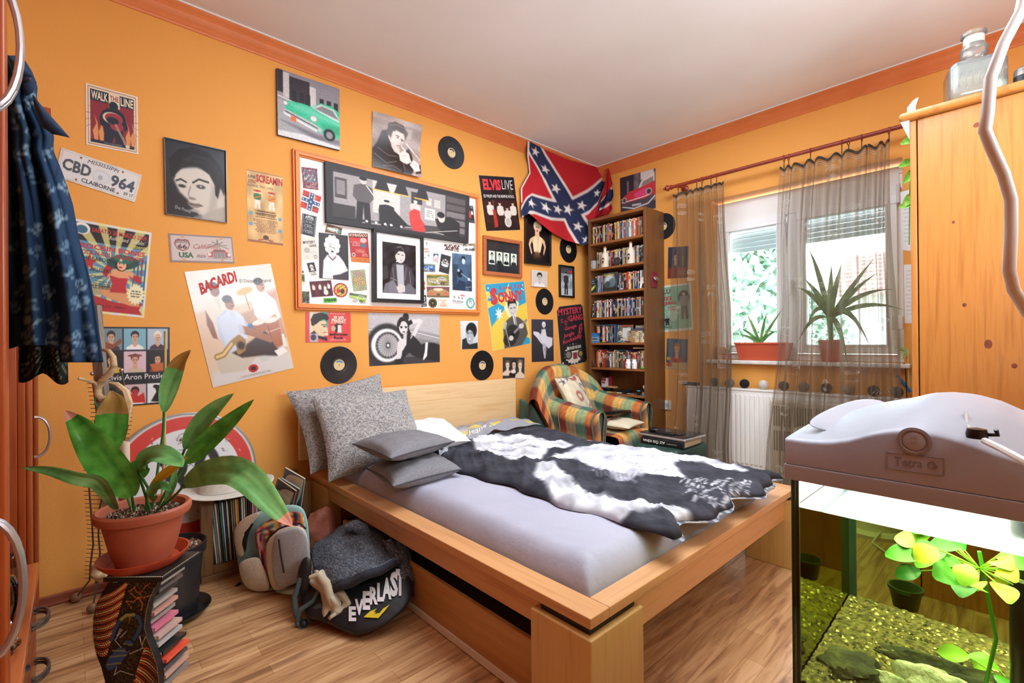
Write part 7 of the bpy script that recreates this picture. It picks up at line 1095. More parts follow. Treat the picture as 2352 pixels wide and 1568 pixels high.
for k_, (x, y, s, lb) in enumerate(((-2.66, -2.62, (.05, .05, .024), 'dark mossy rock at the left front of the tank'), (-2.56, -2.78, (.03, .13, .03), 'long dark rock behind the skull ornament'))):
    tag(MB().sph((x, y, TB+.035), s, RKM, 14, 22, f=lambda d: 1+.18*math.sin(6*d[0]+4*d[1]+k_)+.1*math.sin(11*d[2]+7*d[1])).ob('tank_rock'), lb, 'rock')
LG = [mat(h, .35) for h in ('7cc83a', '4c9c2c', 'a8dc50', '2c7a2c', 'c8c83c')]
def leaf(q, base, tip, w, M, nrm=(0, 0, 1), n=10, curl=.15, tipM=None, tf=.85, fold=.25, prof=None):
    base, tip = V(*base), V(*tip); d = tip-base; L_ = np.linalg.norm(d); s = np.cross(d/L_, nrm); s /= np.linalg.norm(s)+1e-9; up = np.cross(s, d/L_); G = np.zeros((n+1, 5, 3))
    for i in range(n+1):
        t = i/n; ww = w/2*(math.sin(PI*min(1, t*.93+.03))**.8) if prof is None else w/2*prof(t)
        for j, a in enumerate((-1, -.5, 0, .5, 1)): G[i, j] = base+d*t+up*(curl*L_*math.sin(PI*t)+fold*ww*abs(a))+s*a*ww
    q.grid(G, M)
R = random.Random(12)
for g, (cx, cy, cz, m_, lb) in enumerate(((-2.60, -2.80, WL-.06, 30, 'broad-leaved bright green water plant under the tank lamp'), (-2.52, -2.84, TB+.07, 14, 'low darker green water plant near the tank filter'))):
    t = thing('water_plant', lb, 'water plant', (cx, cy, TB+.03), 'aquarium plants')
    MB().tube([(cx, cy, TB+.03), (cx+.01, cy-.02, (TB+cz)/2), (cx, cy, cz)], .003, LG[1]).ob('stem', t)
    for i in range(m_):
        a = R.uniform(0, 2*PI); r_ = R.uniform(.02, .1); b_ = (cx+.8*r_*math.cos(a), cy+.9*r_*math.sin(a), cz+R.uniform(-.05, .012)); ll = R.uniform(.03, .055); tp = (b_[0]+ll*math.cos(a)*.8, b_[1]+ll*math.sin(a), b_[2]+R.uniform(-.03, .015)); q = MB(); leaf(q, b_, tp, R.uniform(.026, .046), LG[R.randrange(5)], nrm=(-.7+R.uniform(-.4, .4), R.uniform(-.6, .6), .7)); q.tube([(cx, cy, cz-.03), b_], .0012, LG[2], 5); q.ob('leaf', t, ang=180)
q = MB().tube([(-2.60, -2.86, TB+.02), (-2.60, -2.86, WL+.02)], .024, mat('15181a', .3), 24); q.tube([(-2.60, -2.86, WL-.09), (-2.60, -2.86, WL-.084)], .0255, mat('b8bcc0', .3), 24); tag(q.ob('filter'), 'black cylindrical filter standing at the right of the tank', 'filter')
q = MB().rbox((TX-.01, TY+.01, 0), (TX1+.01, TY1-.01, TB-.012), .004, wood('stand_veneer', ['3a2a20', '4a382c'], 'y')); sd = tag(q.ob('tank_stand'), 'dark cabinet carrying the fish tank', 'cabinet'); MB().rbox((TX-.014, TY+.015, TB-.012), (TX1+.014, TY1-.015, TB-.009), .001, DARK).ob('top_mat', sd)
tag(MB().tube([at(2390, -60, .62)+V(.05, -.05, 1.0), at(2385, -200, .62), at(2362, -60, .62), at(2345, 25, .6), at(2305, 100, .59), at(2275, 180, .585), at(2268, 265, .58), at(2262, 300, .58), at(2278, 340, .58), at(2305, 400, .58), at(2322, 460, .58), at(2322, 540, .58), at(2318, 620, .58), at(2328, 665, .585), at(2362, 720, .59), at(2420, 770, .6), V(-2.78, -3.05, 1.06), V(-2.66, -3.12, .975)], .0062, mat('d8d8d2', .4), 12).ob('white_cable'), 'thick white cable hanging in the right foreground', 'cable')
# ---------------------------------------------------------------- pine cabinet with bottles
PINE = wood('honey_pine', ['a8682c', 'c07e3c', 'b4722f'], 'z', .35, coat=.2); PX0, PY0 = -1.077, -2.515
pcab = thing('pine_cabinet', 'tall honey-coloured pine cabinet with a rounded cornice at the right', 'cabinet', (-.6, -2.8, 0))
MB().rbox((PX0, PY0-.026, 0), (-.16, YR+.45, 2.07), .003, PINE).ob('body', pcab); MB().rbox((PX0-.001, PY0, 0), (-.16, PY0-.022, 2.07), .003, PINE).ob('front_frame', pcab)
MB().rbox((PX0-.03, PY0+.035, 2.075), (-.13, YR+.44, 2.108), .014, PINE).ob('cornice', pcab); MB().prism([(PX0-.012, PY0+.03, 2.074), (PX0-.012, PY0, 2.074), (PX0-.012, PY0, 1.99)], (.02, 0, 0), mat('d8c4b4', .5)).ob('cornice_bracket', pcab)
kn = noisy('pine_knot', ['6a2c18', '8a4420'], sc=30)
for px, py, rx, rz in ((2243, 287, .012, .012), (2308, 437, .005, .012), (2190, 510, .006, .008), (2270, 790, .014, .022), (2215, 700, .008, .01), (2330, 840, .01, .012)):
    p = on(px, py, 'x', PX0); MB().sph((PX0+.0006, p[1], p[2]), (.0012, rx, rz), kn, 8, 14).ob('knot', pcab)
CG = glass('bottle_glass', 'e6ece4', 1.6, .12, .16); CTZ = 2.1085
bt = thing('glass_decanter', 'clear embossed square glass bottle with cork on the pine cabinet', 'bottle', tuple(on(2236, 215, 'x', -.985))); c = on(2238, 215, 'x', -.97); c[2] = CTZ; T = Matrix.Translation(c)@Matrix.Rotation(.25, 4, 'Z')@Matrix.Scale(1.5, 4)
q = MB().rbox((-.055, -.06, .001), (.055, .06, .115), .022, CG, T=T); q.rbox((-.048, -.053, .006), (.048, .053, .108), .02, CG, T=T)
for k_ in range(7): q.tube([T@Vector((-.0555, -.045+k_*.014, .03)), T@Vector((-.0555, -.04+k_*.014, .05)), T@Vector((-.0555, -.046+k_*.014, .075))], .002, CG, 6)
q.ob('body', bt); B5 = Matrix.Scale(1.5, 4); MB().lathe([(.05, .105), (.036, .118), (.026, .125), (.03, .135), (.028, .145), (.031, .152), (.025, .165), (.022, .17), (.022, .19), (.028, .193), (.028, .2), (.02, .202)], c, CG, 28, T=B5).ob('neck', bt); MB().lathe([(.0225, .168), (.0225, .189), (.0215, .189)], c, mat('c8c8ba', .4), 24, T=B5, cap=False).ob('paper_band', bt); MB().lathe([(.001, .16), (.018, .16), (.019, .207), (.001, .209)], c, CORK, 16, T=B5).ob('cork', bt)
c = on(2272, 195, 'x', -.80); c[2] = CTZ; b2 = thing('dark_capped_bottle', 'bottle with a dark cap just behind the embossed glass bottle', 'bottle', tuple(c)); MB().lathe([(.001, .001), (.035, .001), (.035, .1), (.015, .13), (.014, .165), (.001, .165)], c, CG, 20).ob('body', b2); MB().lathe([(.018, .155), (.018, .19), (.001, .19)], c, DARK, 16).ob('cap', b2)
c = on(2352, 180, 'x', -1.0); c[2] = CTZ; b3 = thing('liquor_bottle', 'bottle with black label at the right picture edge on the cabinet', 'bottle', tuple(c)); MB().lathe([(.001, .001), (.03, .001), (.03, .05), (.028, .075), (.015, .085), (.001, .085)], c, CG, 22).ob('body', b3); MB().lathe([(.0305, .01), (.0305, .048)], c, mat('1a1a1c', .4), 22, cap=False).ob('label', b3)
p = on(2080, 246, 'x', -1.05); p[2] = CTZ; p[1] -= .012; tag(MB().tube([p+V(.0, -.01, .003), p+V(-.004, -.008, .03), p+V(.0, -.02, .055), p+V(.008, -.03, .07)], [.017, .015, .009, .002], mat('e8d8c8', .3), 14).ob('horn'), 'small curved pale horn standing on the cabinet corner', 'horn')
PL = noisy('pothos_leaf', ['4c9a2c', '78c044', 'a8d870'], sc=25, r=.35)
iv = thing('hanging_ivy', 'trailing green vine leaves peeking out beside the pine cabinet', 'plant', (-.6, -2.44, 1.9)); MB().tube([(-.62, -2.47, 2.11), (-.62, -2.455, 1.9), (-.62, -2.45, 1.6)], .0025, LG[1], 6).ob('stem', iv)
for px, py, dx, dy in ((2100, 330, -32, 2), (2100, 378, -36, 6), (2105, 395, -30, 26), (2108, 470, -44, 8), (2100, 450, -28, 26)): q = MB(); leaf(q, at(px, py, 2.45), at(px+dx, py+dy, 2.4), .05, PL, nrm=(-.7, -.4, .3), fold=.3); q.ob('leaf', iv, ang=180)
fl = thing('round_device', 'cream round-based device with cable on the floor, seen through the tank', 'appliance', (-.36, -2.22, 0)); CRM = mat('d8cfb8', .5); c = (-.36, -2.24, 0); MB().lathe([(.001, 0), (.17, 0), (.175, .02), (.16, .035), (.001, .035)], c, CRM, 36).ob('base', fl); MB().lathe([(.13, .035), (.12, .3), (.1, .42), (.001, .43)], c, CRM, 36).ob('body', fl); MB().tube([(-.5, -2.3, .05), (-.6, -2.28, .012), (-.72, -2.38, .008), (-.66, -2.49, .008)], .005, mat('e0dac8')).ob('cable', fl)
# window sill things
tb = thing('flower_box', 'terracotta plastic flower box with a small plant on the window sill', 'planter', (.03, -1.5, WZ0)); TC_ = mat('c8583a', .45); q = MB()
def trough(q, x0, x1, y0, y1, z0, z1, f, M):
    a = [(x0+f, y0-f*1.6, z0), (x1-f, y0-f*1.6, z0), (x1-f, y1+f*1.6, z0), (x0+f, y1+f*1.6, z0)]; b = [(x0, y0, z1), (x1, y0, z1), (x1, y1, z1), (x0, y1, z1)]; c = [(x0+.008, y0-.008, z1), (x1-.008, y0-.008, z1), (x1-.008, y1+.008, z1), (x0+.008, y1+.008, z1)]; d = [(x0+f+.006, y0-f*1.6-.006, z0+.02), (x1-f-.006, y0-f*1.6-.006, z0+.02), (x1-f-.006, y1+f*1.6+.006, z0+.02), (x0+f+.006, y1+f*1.6+.006, z0+.02)]
    q.add(a+b+c+d, [(3, 2, 1, 0)]+[(i, (i+1) % 4, 4+(i+1) % 4, 4+i) for i in range(4)]+[(4+i, 4+(i+1) % 4, 8+(i+1) % 4, 8+i) for i in range(4)]+[(8+i, 8+(i+1) % 4, 12+(i+1) % 4, 12+i) for i in range(4)]+[(12, 13, 14, 15)], M)
trough(q, -.035, .085, -1.325, -1.70, WZ0, 1.095, .018, TC_); q.rbox((-.040, -1.32, 1.085), (-.032, -1.705, 1.1), .003, TC_); q.ob('box', tb, bevel=.002); MB().box((-.028, -1.335, 1.07), (.08, -1.69, 1.082), mat('3a2c22', .95)).ob('soil', tb)
def rosette(t, c, leaves, w, M, nm='leaf'):
    for (px, py, x, dr) in leaves:
        tip = on(px, py, 'x', x); q = MB(); b = V(*c); m_ = (b+tip)/2+V(0, 0, dr); G = np.zeros((9, 3, 3)); d = tip-b; s = np.cross(d, V(-1, 0, .2)); s /= np.linalg.norm(s)
        for i in range(9):
            u = i/8; p = b*(1-u)**2+2*u*(1-u)*m_+tip*u*u; ww = w*(math.sin(PI*min(1, .15+.85*u)))**.7*(1-u**3)+.0005
            for j, a in enumerate((-1, 0, 1)): G[i, j] = p+s*a*ww+V(-.25*ww*abs(a), 0, 0)
        q.grid(G, M); q.ob(nm, t, ang=180)
YL = noisy('yucca_leaf', ['3c6a34', '5c8c48', '8cb06a'], sc=14, r=.5)
rosette(tb, (.0, -1.50, 1.085), [(1714, 718, -.04, .03), (1762, 714, .0, .03), (1800, 706, -.04, .02), (1700, 754, -.04, .04), (1694, 769, -.05, .04), (1727, 790, -.05, .05), (1768, 770, -.05, .05), (1790, 760, .05, .05)], .011, YL)
yp = thing('yucca', 'tall spiky yucca in a terracotta pot behind the right curtain', 'potted plant', (.03, -1.95, WZ0), 'window plants'); MB().lathe([(.001, 0), (.055, 0), (.072, .13), (.076, .13), (.076, .15), (.068, .15), (.066, .12), (.001, .12)], (.02, -1.95, WZ0), TC_, 32).ob('pot', yp); MB().tube([(.02, -1.95, WZ0+.12), (.025, -1.945, WZ0+.3)], .014, mat('7a6040', .9)).ob('trunk', yp)
rosette(yp, (.02, -1.945, 1.26), [(1857, 570, -.02, .1), (1910, 605, .04, .06), (1935, 600, .0, .06), (2010, 590, -.05, .02), (2018, 625, -.02, .06), (2058, 665, -.06, .12), (2078, 712, -.08, .12), (1826, 660, -.03, .1), (1845, 640, .03, .08), (1850, 760, -.06, .22), (1985, 780, -.07, .24), (1950, 850, -.09, .2), (2000, 800, -.04, .25), (1830, 790, -.06, .16), (1905, 800, -.09, .16)], .017, YL)
br = thing('small_succulent', 'tiny green plant sprig at the left end of the window sill', 'plant', (0, -1.22, WZ0)); MB().lathe([(.001, 0), (.03, 0), (.036, .05), (.001, .05)], (.03, -1.24, WZ0), TC_, 20).ob('pot', br); rosette(br, (.0, -1.25, 1.01), [(1672, 790, -.03, .02), (1684, 795, -.03, .01), (1680, 806, -.04, .01), (1668, 800, -.03, .02)], .008, YL)
cb = thing('orchid_pot', 'short pale terracotta pot in the left window corner behind the curtain', 'pot', (.04, -1.19, WZ0)); 
MB().lathe([(.001, 0), (.03, 0), (.038, .1), (.034, .1), (.001, .08)], (.045, -1.185, WZ0+.0005), mat('c88a5c', .6), 20).ob('body', cb)
sp = thing('spider_plant', 'pale spider plant shoot hanging by the right window corner', 'plant', (-.02, -2.36, 1.06)); MB().tube([on(2086, 800, 'x', -.04), on(2088, 900, 'x', -.03)], .0025, mat('c8d0a0'), 6).ob('stem', sp); rosette(sp, tuple(on(2082, 806, 'x', -.04)), [(2052, 796, -.05, .01), (2058, 806, -.05, .01), (2062, 815, -.05, .0), (2072, 828, -.04, 0), (2054, 802, -.06, .02), (2066, 797, -.05, .01)], .006, mat('a8c878', .5))
p = on(2062, 742, 'x', -.01); tag(MB().rbox((-.03, p[1]-.028, p[2]-.04), (-.0005, p[1]+.03, p[2]+.045), .006, mat('e6e2d6', .4)).ob('strap_winder'), 'cream shutter strap box at the right side of the window', 'strap winder')
tag(MB().tube([on(2060, 862, 'x', -.03), on(2075, 880, 'x', -.03), on(2092, 900, 'x', -.03)], .009, mat('1c6aa8', .4), 8).ob('blue_tube'), 'bright blue plastic strip by the wall next to the pine cabinet', 'tube')
tag(MB().tube([on(2076, 834, 'x', -.045), on(2080, 850, 'x', -.04), on(2083, 915, 'x', -.04), on(2083, 960, 'x', -.04)], .003, DARK, 6).ob('black_cable'), 'thin black cable hanging from the window sill end', 'cable')
# ---------------------------------------------------------------- left: wall units, shirt
CH = wood('cherry_veneer', ['8a3c18', 'a44c20', '96441c'], 'z', .35, coat=.15); SIL = mat('b4b6ba', .3, .8)
u1 = thing('tall_wardrobe', 'tall cherry-coloured wardrobe cut off by the left picture edge', 'wardrobe', (-4.2, -2.3, 0)); MB().rbox((-4.6, -1.43, .02), (-3.92, -3.4, 2.2), .003, CH).ob('body', u1)
for a, b in ((-1.41, -2.0), (-2.01, -2.6)): d_ = MB().rbox((-3.92, a, .06), (-3.898, b, 2.18), .004, CH).rbox((-3.9, a, .06), (-3.886, a-.06, 2.18), .005, CH).rbox((-3.899, a-.06, .06), (-3.891, b+.07, .14), .004, CH).ob('door', u1)
def bow(q, c, h, out, M=SIL, r=.004, ax='z'):
    for s in (-.006, .006):
        pts = [c+(V(out*math.sin(t)**.8, s, -h/2*math.cos(t)) if ax == 'z' else V(out*math.sin(t)**.8, -h/2*math.cos(t), s)) for t in np.linspace(0, PI, 15)]; q.tube(pts, [r*1.5]+[r]*13+[r*1.5], M, 8)
for z in (1.545, .77): q = MB(); bow(q, V(-3.886, -1.87, z), .2, .043, r=.0045); q.ob('handle', u1)
u2 = thing('low_drawer_chest', 'low cherry-coloured drawer chest between the two wardrobes', 'drawer chest', (-4.2, -1.0, 0)); MB().rbox((-4.6, -.57, .02), (-3.9, -1.405, .352), .003, CH).ob('body', u2); MB().rbox((-4.6, -.565, .353), (-3.872, -1.407, .378), .006, wood('cherry_top', ['b05a30', 'c06a3c'], 'y', .2, coat=.4)).ob('top', u2)
for k_, (z0, z1) in enumerate(((.19, .34), (.03, .18))): f_ = MB().rbox((-3.9, -.59, z0), (-3.88, -1.39, z1), .006, CH).ob('drawer', u2); q = MB(); bow(q, V(-3.88, -.78, (z0+z1)/2+.01), .12, .035, mat('6a6460', .35, .6), .0045, 'y'); q.ob('handle', f_)
u3 = thing('corner_wardrobe', 'cherry-coloured wardrobe with silver bow handle against the poster wall', 'wardrobe', (-4.2, -.28, 0)); MB().rbox((-4.6, -.02, .02), (-3.925, -.555, 1.80), .003, CH).ob('body', u3); dd = MB().rbox((-3.925, -.025, .05), (-3.905, -.55, 1.79), .004, CH).rbox((-3.906, -.03, .05), (-3.892, -.1, 1.79), .006, CH).rbox((-3.906, -.47, .05), (-3.892, -.545, 1.79), .006, CH).ob('door', u3); q = MB(); bow(q, V(-3.893, -.31, .77), .15, .042); q.ob('handle', dd)
MB().prism([(x, -.015, z) for x, z in ((-3.838, 1.925), (-3.838, 1.905), (-3.85, 1.898), (-3.872, 1.885), (-3.884, 1.86), (-3.89, 1.83), (-3.897, 1.8), (-4.6, 1.8), (-4.6, 1.925))], (0, -.585, 0), CH).ob('cornice', u3)
JG = glass('jar_glass', 'c8d0cc', 2.6); j1 = thing('square_jar', 'square clear glass jar on the low chest', 'jar', (-3.93, -.85, .379)); MB().rbox((-4.0, -.80, .379), (-3.905, -.90, .52), .012, JG).ob('body', j1)
MB().rbox((-4.0, -.80, .52), (-3.9, -.905, .528), .003, JG).ob('rim', j1); tag(MB().lathe([(.001, 0), (.035, 0), (.045, .03), (.045, .08), (.03, .115), (.02, .12), (.02, .13)], (-3.935, -1.0, .3785), JG, 24).ob('round_jar'), 'round clear glass jar in front of the square jar', 'jar')
tag(MB().sph((-3.915, -1.2, .395), (.03, .04, .016), glass('plastic_wrap', 'e0d8d4', 3), f=lambda d: 1+.25*math.sin(9*d[0]+5*d[1])).ob('plastic_bag'), 'crumpled clear plastic bag on the low chest', 'bag')
tag(MB().tube([at(16, 1552, 1.15), at(60, 1535, 1.22)], .009, mat('20304a', .2), 12).ob('blue_tube'), 'dark shiny blue tube poking out over the lower drawers', 'tube')
def shirt():
    rt = [(130, 50), (165, 72), (200, 84), (225, 82), (250, 92), (285, 112), (312, 122), (345, 120), (380, 135), (420, 150), (470, 166), (550, 182), (600, 196), (650, 208), (700, 217), (760, 226), (830, 236)]; A = np.array(rt, float); n, k = 60, 110; PXs = np.zeros((n, k)); PYs = PXs.copy(); P = np.zeros((n, k, 3))
    for j, y in enumerate(np.linspace(128, 832, k)):
        xr = np.interp(y, A[:, 0], A[:, 1])
        for i, s in enumerate(np.linspace(0, 1, n)):
            yb = y
            if y > 790: yb = y if s > .62 else 790+(y-790)*(.1+.4*max(0, math.sin(s*12)))*.6
            x = -25+(xr+25)*s; PXs[i, j], PYs[i, j] = x, yb; f = min(1, (y-128)/300)
            D = 1.15+.022*math.sin(s*19+y*.004)*f+.012*math.sin(s*37+2)*f-.03*math.sin(PI*s)+.02*s; P[i, j] = at(x, yb, D)
    Pn = Pt(PXs, PYs, '233a54'); Pn.a *= 1
    def sk_(x, y, r, a, c='6a8494'):
        Pn.e(x, y, r, r*.92, c, .3, .75, a); dx, dy = math.cos(math.radians(a+80)), math.sin(math.radians(a+80))
        for s in (-1, 1): Pn.l([(x+dx*r*1.3-dy*s*r*1.4, y+dy*r*1.3+dx*s*r*1.4), (x+dx*r*2-(-dy*s*r*1.4), y+dy*r*2-(dx*s*r*1.4))], r*.42, c, .7)
        for s in (-.42, .42): Pn.e(x+s*r*math.cos(math.radians(a))+dx*r*.1, y+s*r*math.sin(math.radians(a))+dy*r*.1, r*.24, r*.24, '233a54', .4)
    R = random.Random(6)
    for x, y in ((30, 205), (42, 250), (28, 280), (62, 340), (66, 300), (82, 400), (34, 355), (72, 388), (104, 350), (30, 425), (105, 430), (130, 330), (42, 495), (88, 520), (40, 560), (85, 570), (120, 500), (135, 490), (60, 620), (115, 600), (50, 660), (105, 665), (150, 560), (160, 620), (75, 695), (180, 650), (170, 690), (65, 735), (130, 730), (60, 770), (120, 770), (195, 690), (200, 750), (175, 770), (150, 800), (215, 800), (190, 790), (28, 700), (150, 420), (70, 220)): sk_(x, y, R.uniform(8.5, 10.5), R.uniform(-50, 50), R.choice(['7a96a8', '8aa4b0', '6a8698']))
    Pn.l('20 722 150 726 170 728', 1.4, '0e1826', .8); Pn.l('130 250 128 420 150 600 165 830', 1.6, '0e1826', .7)
    q = MB().grid(P, SHIRTM, flip=True); q.col = Pn.lit().reshape(-1, 3); o = tag(q.ob('skull_shirt', ang=180, solid=.004), 'dark navy shirt printed with small skulls hanging at the left edge', 'shirt')
    CL = noisy('navy_collar', ['203450', '283e5c'], sc=60, r=.92)
    def flap(pts, Ds, nm, bulge=.01):
        q = MB(); v = [at(x, y, d) for (x, y), d in zip(pts, Ds)]; c = sum(v)/len(v)-_f*bulge; n_ = len(v); q.add([c]+v, [(0, i+1, (i+1) % n_+1) for i in range(n_)], CL); q.ob(nm, o, solid=.004, ang=180)
    flap([(20, 128), (50, 150), (76, 172), (72, 178), (50, 174), (30, 160)], [1.11]*6, 'collar'); flap([(76, 218), (105, 255), (135, 288), (160, 316), (122, 308), (100, 292), (82, 250)], [1.12]*7, 'collar_tip'); flap([(50, 176), (78, 176), (84, 190), (76, 212), (60, 220), (50, 195)], [1.135]*6, 'collar_stand')
    MB().lathe([(.006, 0), (.0065, .002), (.004, .003), (.001, .002)], at(71, 183, 1.12), mat('5a3a4a', .2), 14, T=Matrix.Rotation(-PI/2+.3, 4, 'Y')).ob('button', o)
    flap([(62, 850-850+232), (66, 236), (66, 240)], [1.1]*3, 'thread') if 0 else None
    return o
shirt()
n, k = 40, 24; G = np.zeros((n, k, 3)); X = np.zeros((n, k)); Y = X.copy()
for i, s in enumerate(np.linspace(0, 1, n)):
    for j, t_ in enumerate(np.linspace(0, 1, k)): x = 44+(112)*s; y = 760+(118-10*math.sin(s*5))*t_+8*math.sin(s*9)*t_-14*s*t_; X[i, j], Y[i, j] = x, y; G[i, j] = at(x, y, 1.27+.02*math.sin(s*14)+.01*math.sin(t_*6))
Pn = Pt(X, Y, '12140f'); [Pn.l([(110, 790), (110+70*math.cos(a), 800+74*math.sin(a))], 1.6, '8a8a6c', .8) for a in np.arange(-.4, 3.4, .22)]; [Pn.e(58+R.uniform(-10, 10), 842+R.uniform(-14, 20), 5, 3, 'a8a690', .4, .7) for _ in range(9)]; q = MB().grid(G, SHIRTM, flip=True); q.col = Pn.lit().reshape(-1, 3); tag(q.ob('patterned_shirt', ang=180, solid=.003), 'black garment with pale leaf pattern hanging below the navy shirt', 'shirt')
# ---------------------------------------------------------------- dotted stand with CDs, pots, plant
D0 = 1.33; e1 = V(_r[0], _r[1], 0); e3 = V(_f[0], _f[1], 0)/math.hypot(_f[0], _f[1]); tw = thing('cd_stand', 'dot-painted carved lizard stand holding music discs, under the big plant pot', 'stand', tuple(at(300, 1690, D0)))
Lc = np.array([(1338, 250), (1362, 233), (1390, 220), (1420, 214), (1460, 213), (1500, 220), (1530, 232), (1560, 240), (1590, 246), (1640, 240), (1700, 225)], float); Rc = np.array([(1330, 365), (1350, 356), (1380, 343), (1410, 336), (1440, 333), (1470, 340), (1500, 352), (1530, 362), (1560, 366), (1600, 362), (1700, 345)], float)
n, k = 150, 260; X = np.zeros((k, n)); Y = X.copy(); G = np.zeros((k, n, 3))
for j, y in enumerate(np.linspace(1338, 1692, k)):
    a, b = np.interp(y, Lc[:, 0], Lc[:, 1]), np.interp(y, Rc[:, 0], Rc[:, 1])
    for i, s in enumerate(np.linspace(0, 1, n)): X[j, i] = a+(b-a)*s; Y[j, i] = y; G[j, i] = at(X[j, i], y, D0)
Pn = Pt(X, Y, '141210'); RD_ = random.Random(3)
for _ in range(1500):
    x, y = RD_.uniform(255, 365), RD_.uniform(1338, 1568); Pn.e(x, y, 1.0, .8, RD_.choice(['6a6a2c', '7a7a34', '50521c']), .5)
for pts in ('322 1330 308 1350 320 1365 335 1345 350 1335', '308 1350 296 1358 312 1372 330 1372 345 1366', '318 1372 308 1382 290 1380 302 1396', '318 1372 326 1384 326 1400', '300 1410 296 1430'):
    v_ = [float(a) for a in pts.split()]
    for i in range(0, len(v_)-2, 2):
        for t_ in np.arange(0, 1, .16): Pn.e(v_[i]+(v_[i+2]-v_[i])*t_+RD_.uniform(-1, 1), v_[i+1]+(v_[i+3]-v_[i+1])*t_+RD_.uniform(-1, 1), 1.5, 1.3, 'd0782c', .5)
def fan(x0, x1f, ys, ye, rows, sag, seed, rgt=False):
    cols = ['e0722c', 'e8dc9c', 'e0722c', '6a2a1c']
    for r_ in range(rows):
        f = r_/(rows-1); ya, yb = ys[0]+(ys[1]-ys[0])*f, ye[0]+(ye[1]-ye[0])*f; xa = x0(ya); xb = x1f(yb); L_ = math.hypot(xb-xa, yb-ya); nd = int(L_/3.6)
        for d_ in range(nd): t_ = d_/max(1, nd-1); Pn.e(xa+(xb-xa)*t_, ya+(yb-ya)*t_+sag*math.sin(PI*t_)*(1 if not rgt else -1), 1.25+1.0*(t_ if not rgt else 1-t_), 1.15+.95*(t_ if not rgt else 1-t_), cols[r_ % 4], .3)
LE = lambda y: np.interp(y, Lc[:, 0], Lc[:, 1])+2; RE = lambda y: np.interp(y, Rc[:, 0], Rc[:, 1])-3
Pn.p('214 1470 250 1340 290 1336 294 1355 288 1380 274 1410 262 1450 252 1480 240 1508 228 1508', '1c110e', 1.5); Pn.p('366 1470 330 1490 318 1530 310 1568 366 1568', '1c110e', 1.5)
fan(LE, lambda y: 291-(max(y, 1340)-1340)*.29, (1372, 1500), (1337, 1502), 31, 5, 1); fan(lambda y: 333-(y-1488)*.33, RE, (1490, 1572), (1500, 1640), 17, 6, 2, True); fan(LE, lambda y: 270, (1572, 1660), (1585, 1680), 16, 3, 4)
BLB = '2c5484'
def liz(pts, w, c): Pn.l(pts, w, c)
liz('262 1462 268 1440 276 1422 290 1410 308 1408 320 1416 326 1432 322 1448 314 1462 304 1474 296 1484', 11, '0c0f14'); liz('256 1468 266 1440 276 1424 290 1413 307 1411 319 1418 324 1434 320 1448 312 1462 302 1474', 8, BLB); liz('278 1422 290 1413 307 1411', 7, '9a9c4c')
Pn.p('302 1466 312 1476 306 1490 292 1508 280 1524 262 1540 246 1545 238 1532 244 1510 258 1494 276 1478 290 1466', '0c0f14', 1.5); Pn.p('300 1470 308 1478 300 1492 288 1508 276 1524 258 1538 248 1540 242 1530 248 1512 262 1496 278 1482 290 1470', BLB, 1.5)
for a in ('252 1508 290 1504', '246 1526 278 1522', '284 1478 304 1482', '258 1494 296 1494'): liz(a, 3.2, '8a8c48')
for s in ('274 1462 264 1472 280 1484 292 1484', '292 1492 300 1486 320 1488 326 1464', '262 1560 264 1546 282 1540 304 1546 308 1556'): liz(s, 8, '10151c')
for s in ('280 1446 264 1470 280 1488', '320 1462 328 1488 296 1502', '268 1532 262 1550 276 1540 300 1548 308 1550', '322 1460 324 1480', '334 1462 326 1482', '276 1444 268 1462', '290 1450 274 1466'):
    v_ = [float(a) for a in s.split()]
    for i in range(0, len(v_)-2, 2):
        m_ = int(math.hypot(v_[i+2]-v_[i], v_[i+3]-v_[i+1])/2.8)+1
        for d_ in range(m_): t_ = d_/m_; Pn.e(v_[i]+(v_[i+2]-v_[i])*t_, v_[i+1]+(v_[i+3]-v_[i+1])*t_, 1.1, 1.0, 'e8e6d4', .4)
for y in np.arange(1350, 1690, 3.4): Pn.e(np.interp(y, Rc[:, 0], Rc[:, 1])-1.4, y, 1, 1, 'd8d4b0', .4)
q = MB().grid(G, PAINT, flip=False); q.col = Pn.lit().reshape(-1, 3); ed = [np.concatenate([G[:, 0], G[:, 0]+e3*.02]), np.concatenate([G[:, -1], G[:, -1]+e3*.02])]
for s_, E_ in zip((1, -1), ed): q.add(E_, [(i, i+1, k+i+1, k+i) for i in range(k-1)], mat('141414', .5))
q.ob('carved_front', tw, ang=60); MB().grid((G+e3*.09-e1*.02)[::6, ::6], mat('181614', .5)).ob('back_board', tw, solid=.012)
T = Matrix([list(e1)+[0], list(e3)+[0], [0, 0, 1, 0], [0, 0, 0, 1]]).transposed(); T.translation = Vector(at(307, 1325, D0)); T[3][3] = 1
TZ = 0; q = MB().rbox((-.083, -.004, -.012), (.083, .165, .0), .002, mat('1a1a18', .5), T=T)
for i in range(34): q.sph(T@Vector((-.08+i*.00485, 0, .0006)), .0016, mat('d8d4b0', .5), 4, 6)
for i in range(26): q.sph(T@Vector((.079, .008+i*.0058, .0006)), .0015, mat('d8d4b0', .5), 4, 6)
q.ob('top_plate', tw)
cds = [('clear', 'b8b4b0'), ('smoky grey', '6a6460'), ('dark grey', '4a4644'), ('clear', 'b0a8a0'), ('pink-edged', 'c89888'), ('clear grey', '9a9690'), ('bright pink', 'd87890'), ('red-white', 'c8a8a0'), ('clear', 'b8b4b0'), ('black', '2a2c2c'), ('bright coral red', 'e85840'), ('dark slate', '4a5054'), ('pale pink', 'c8a090'), ('grey', '8a8480')]
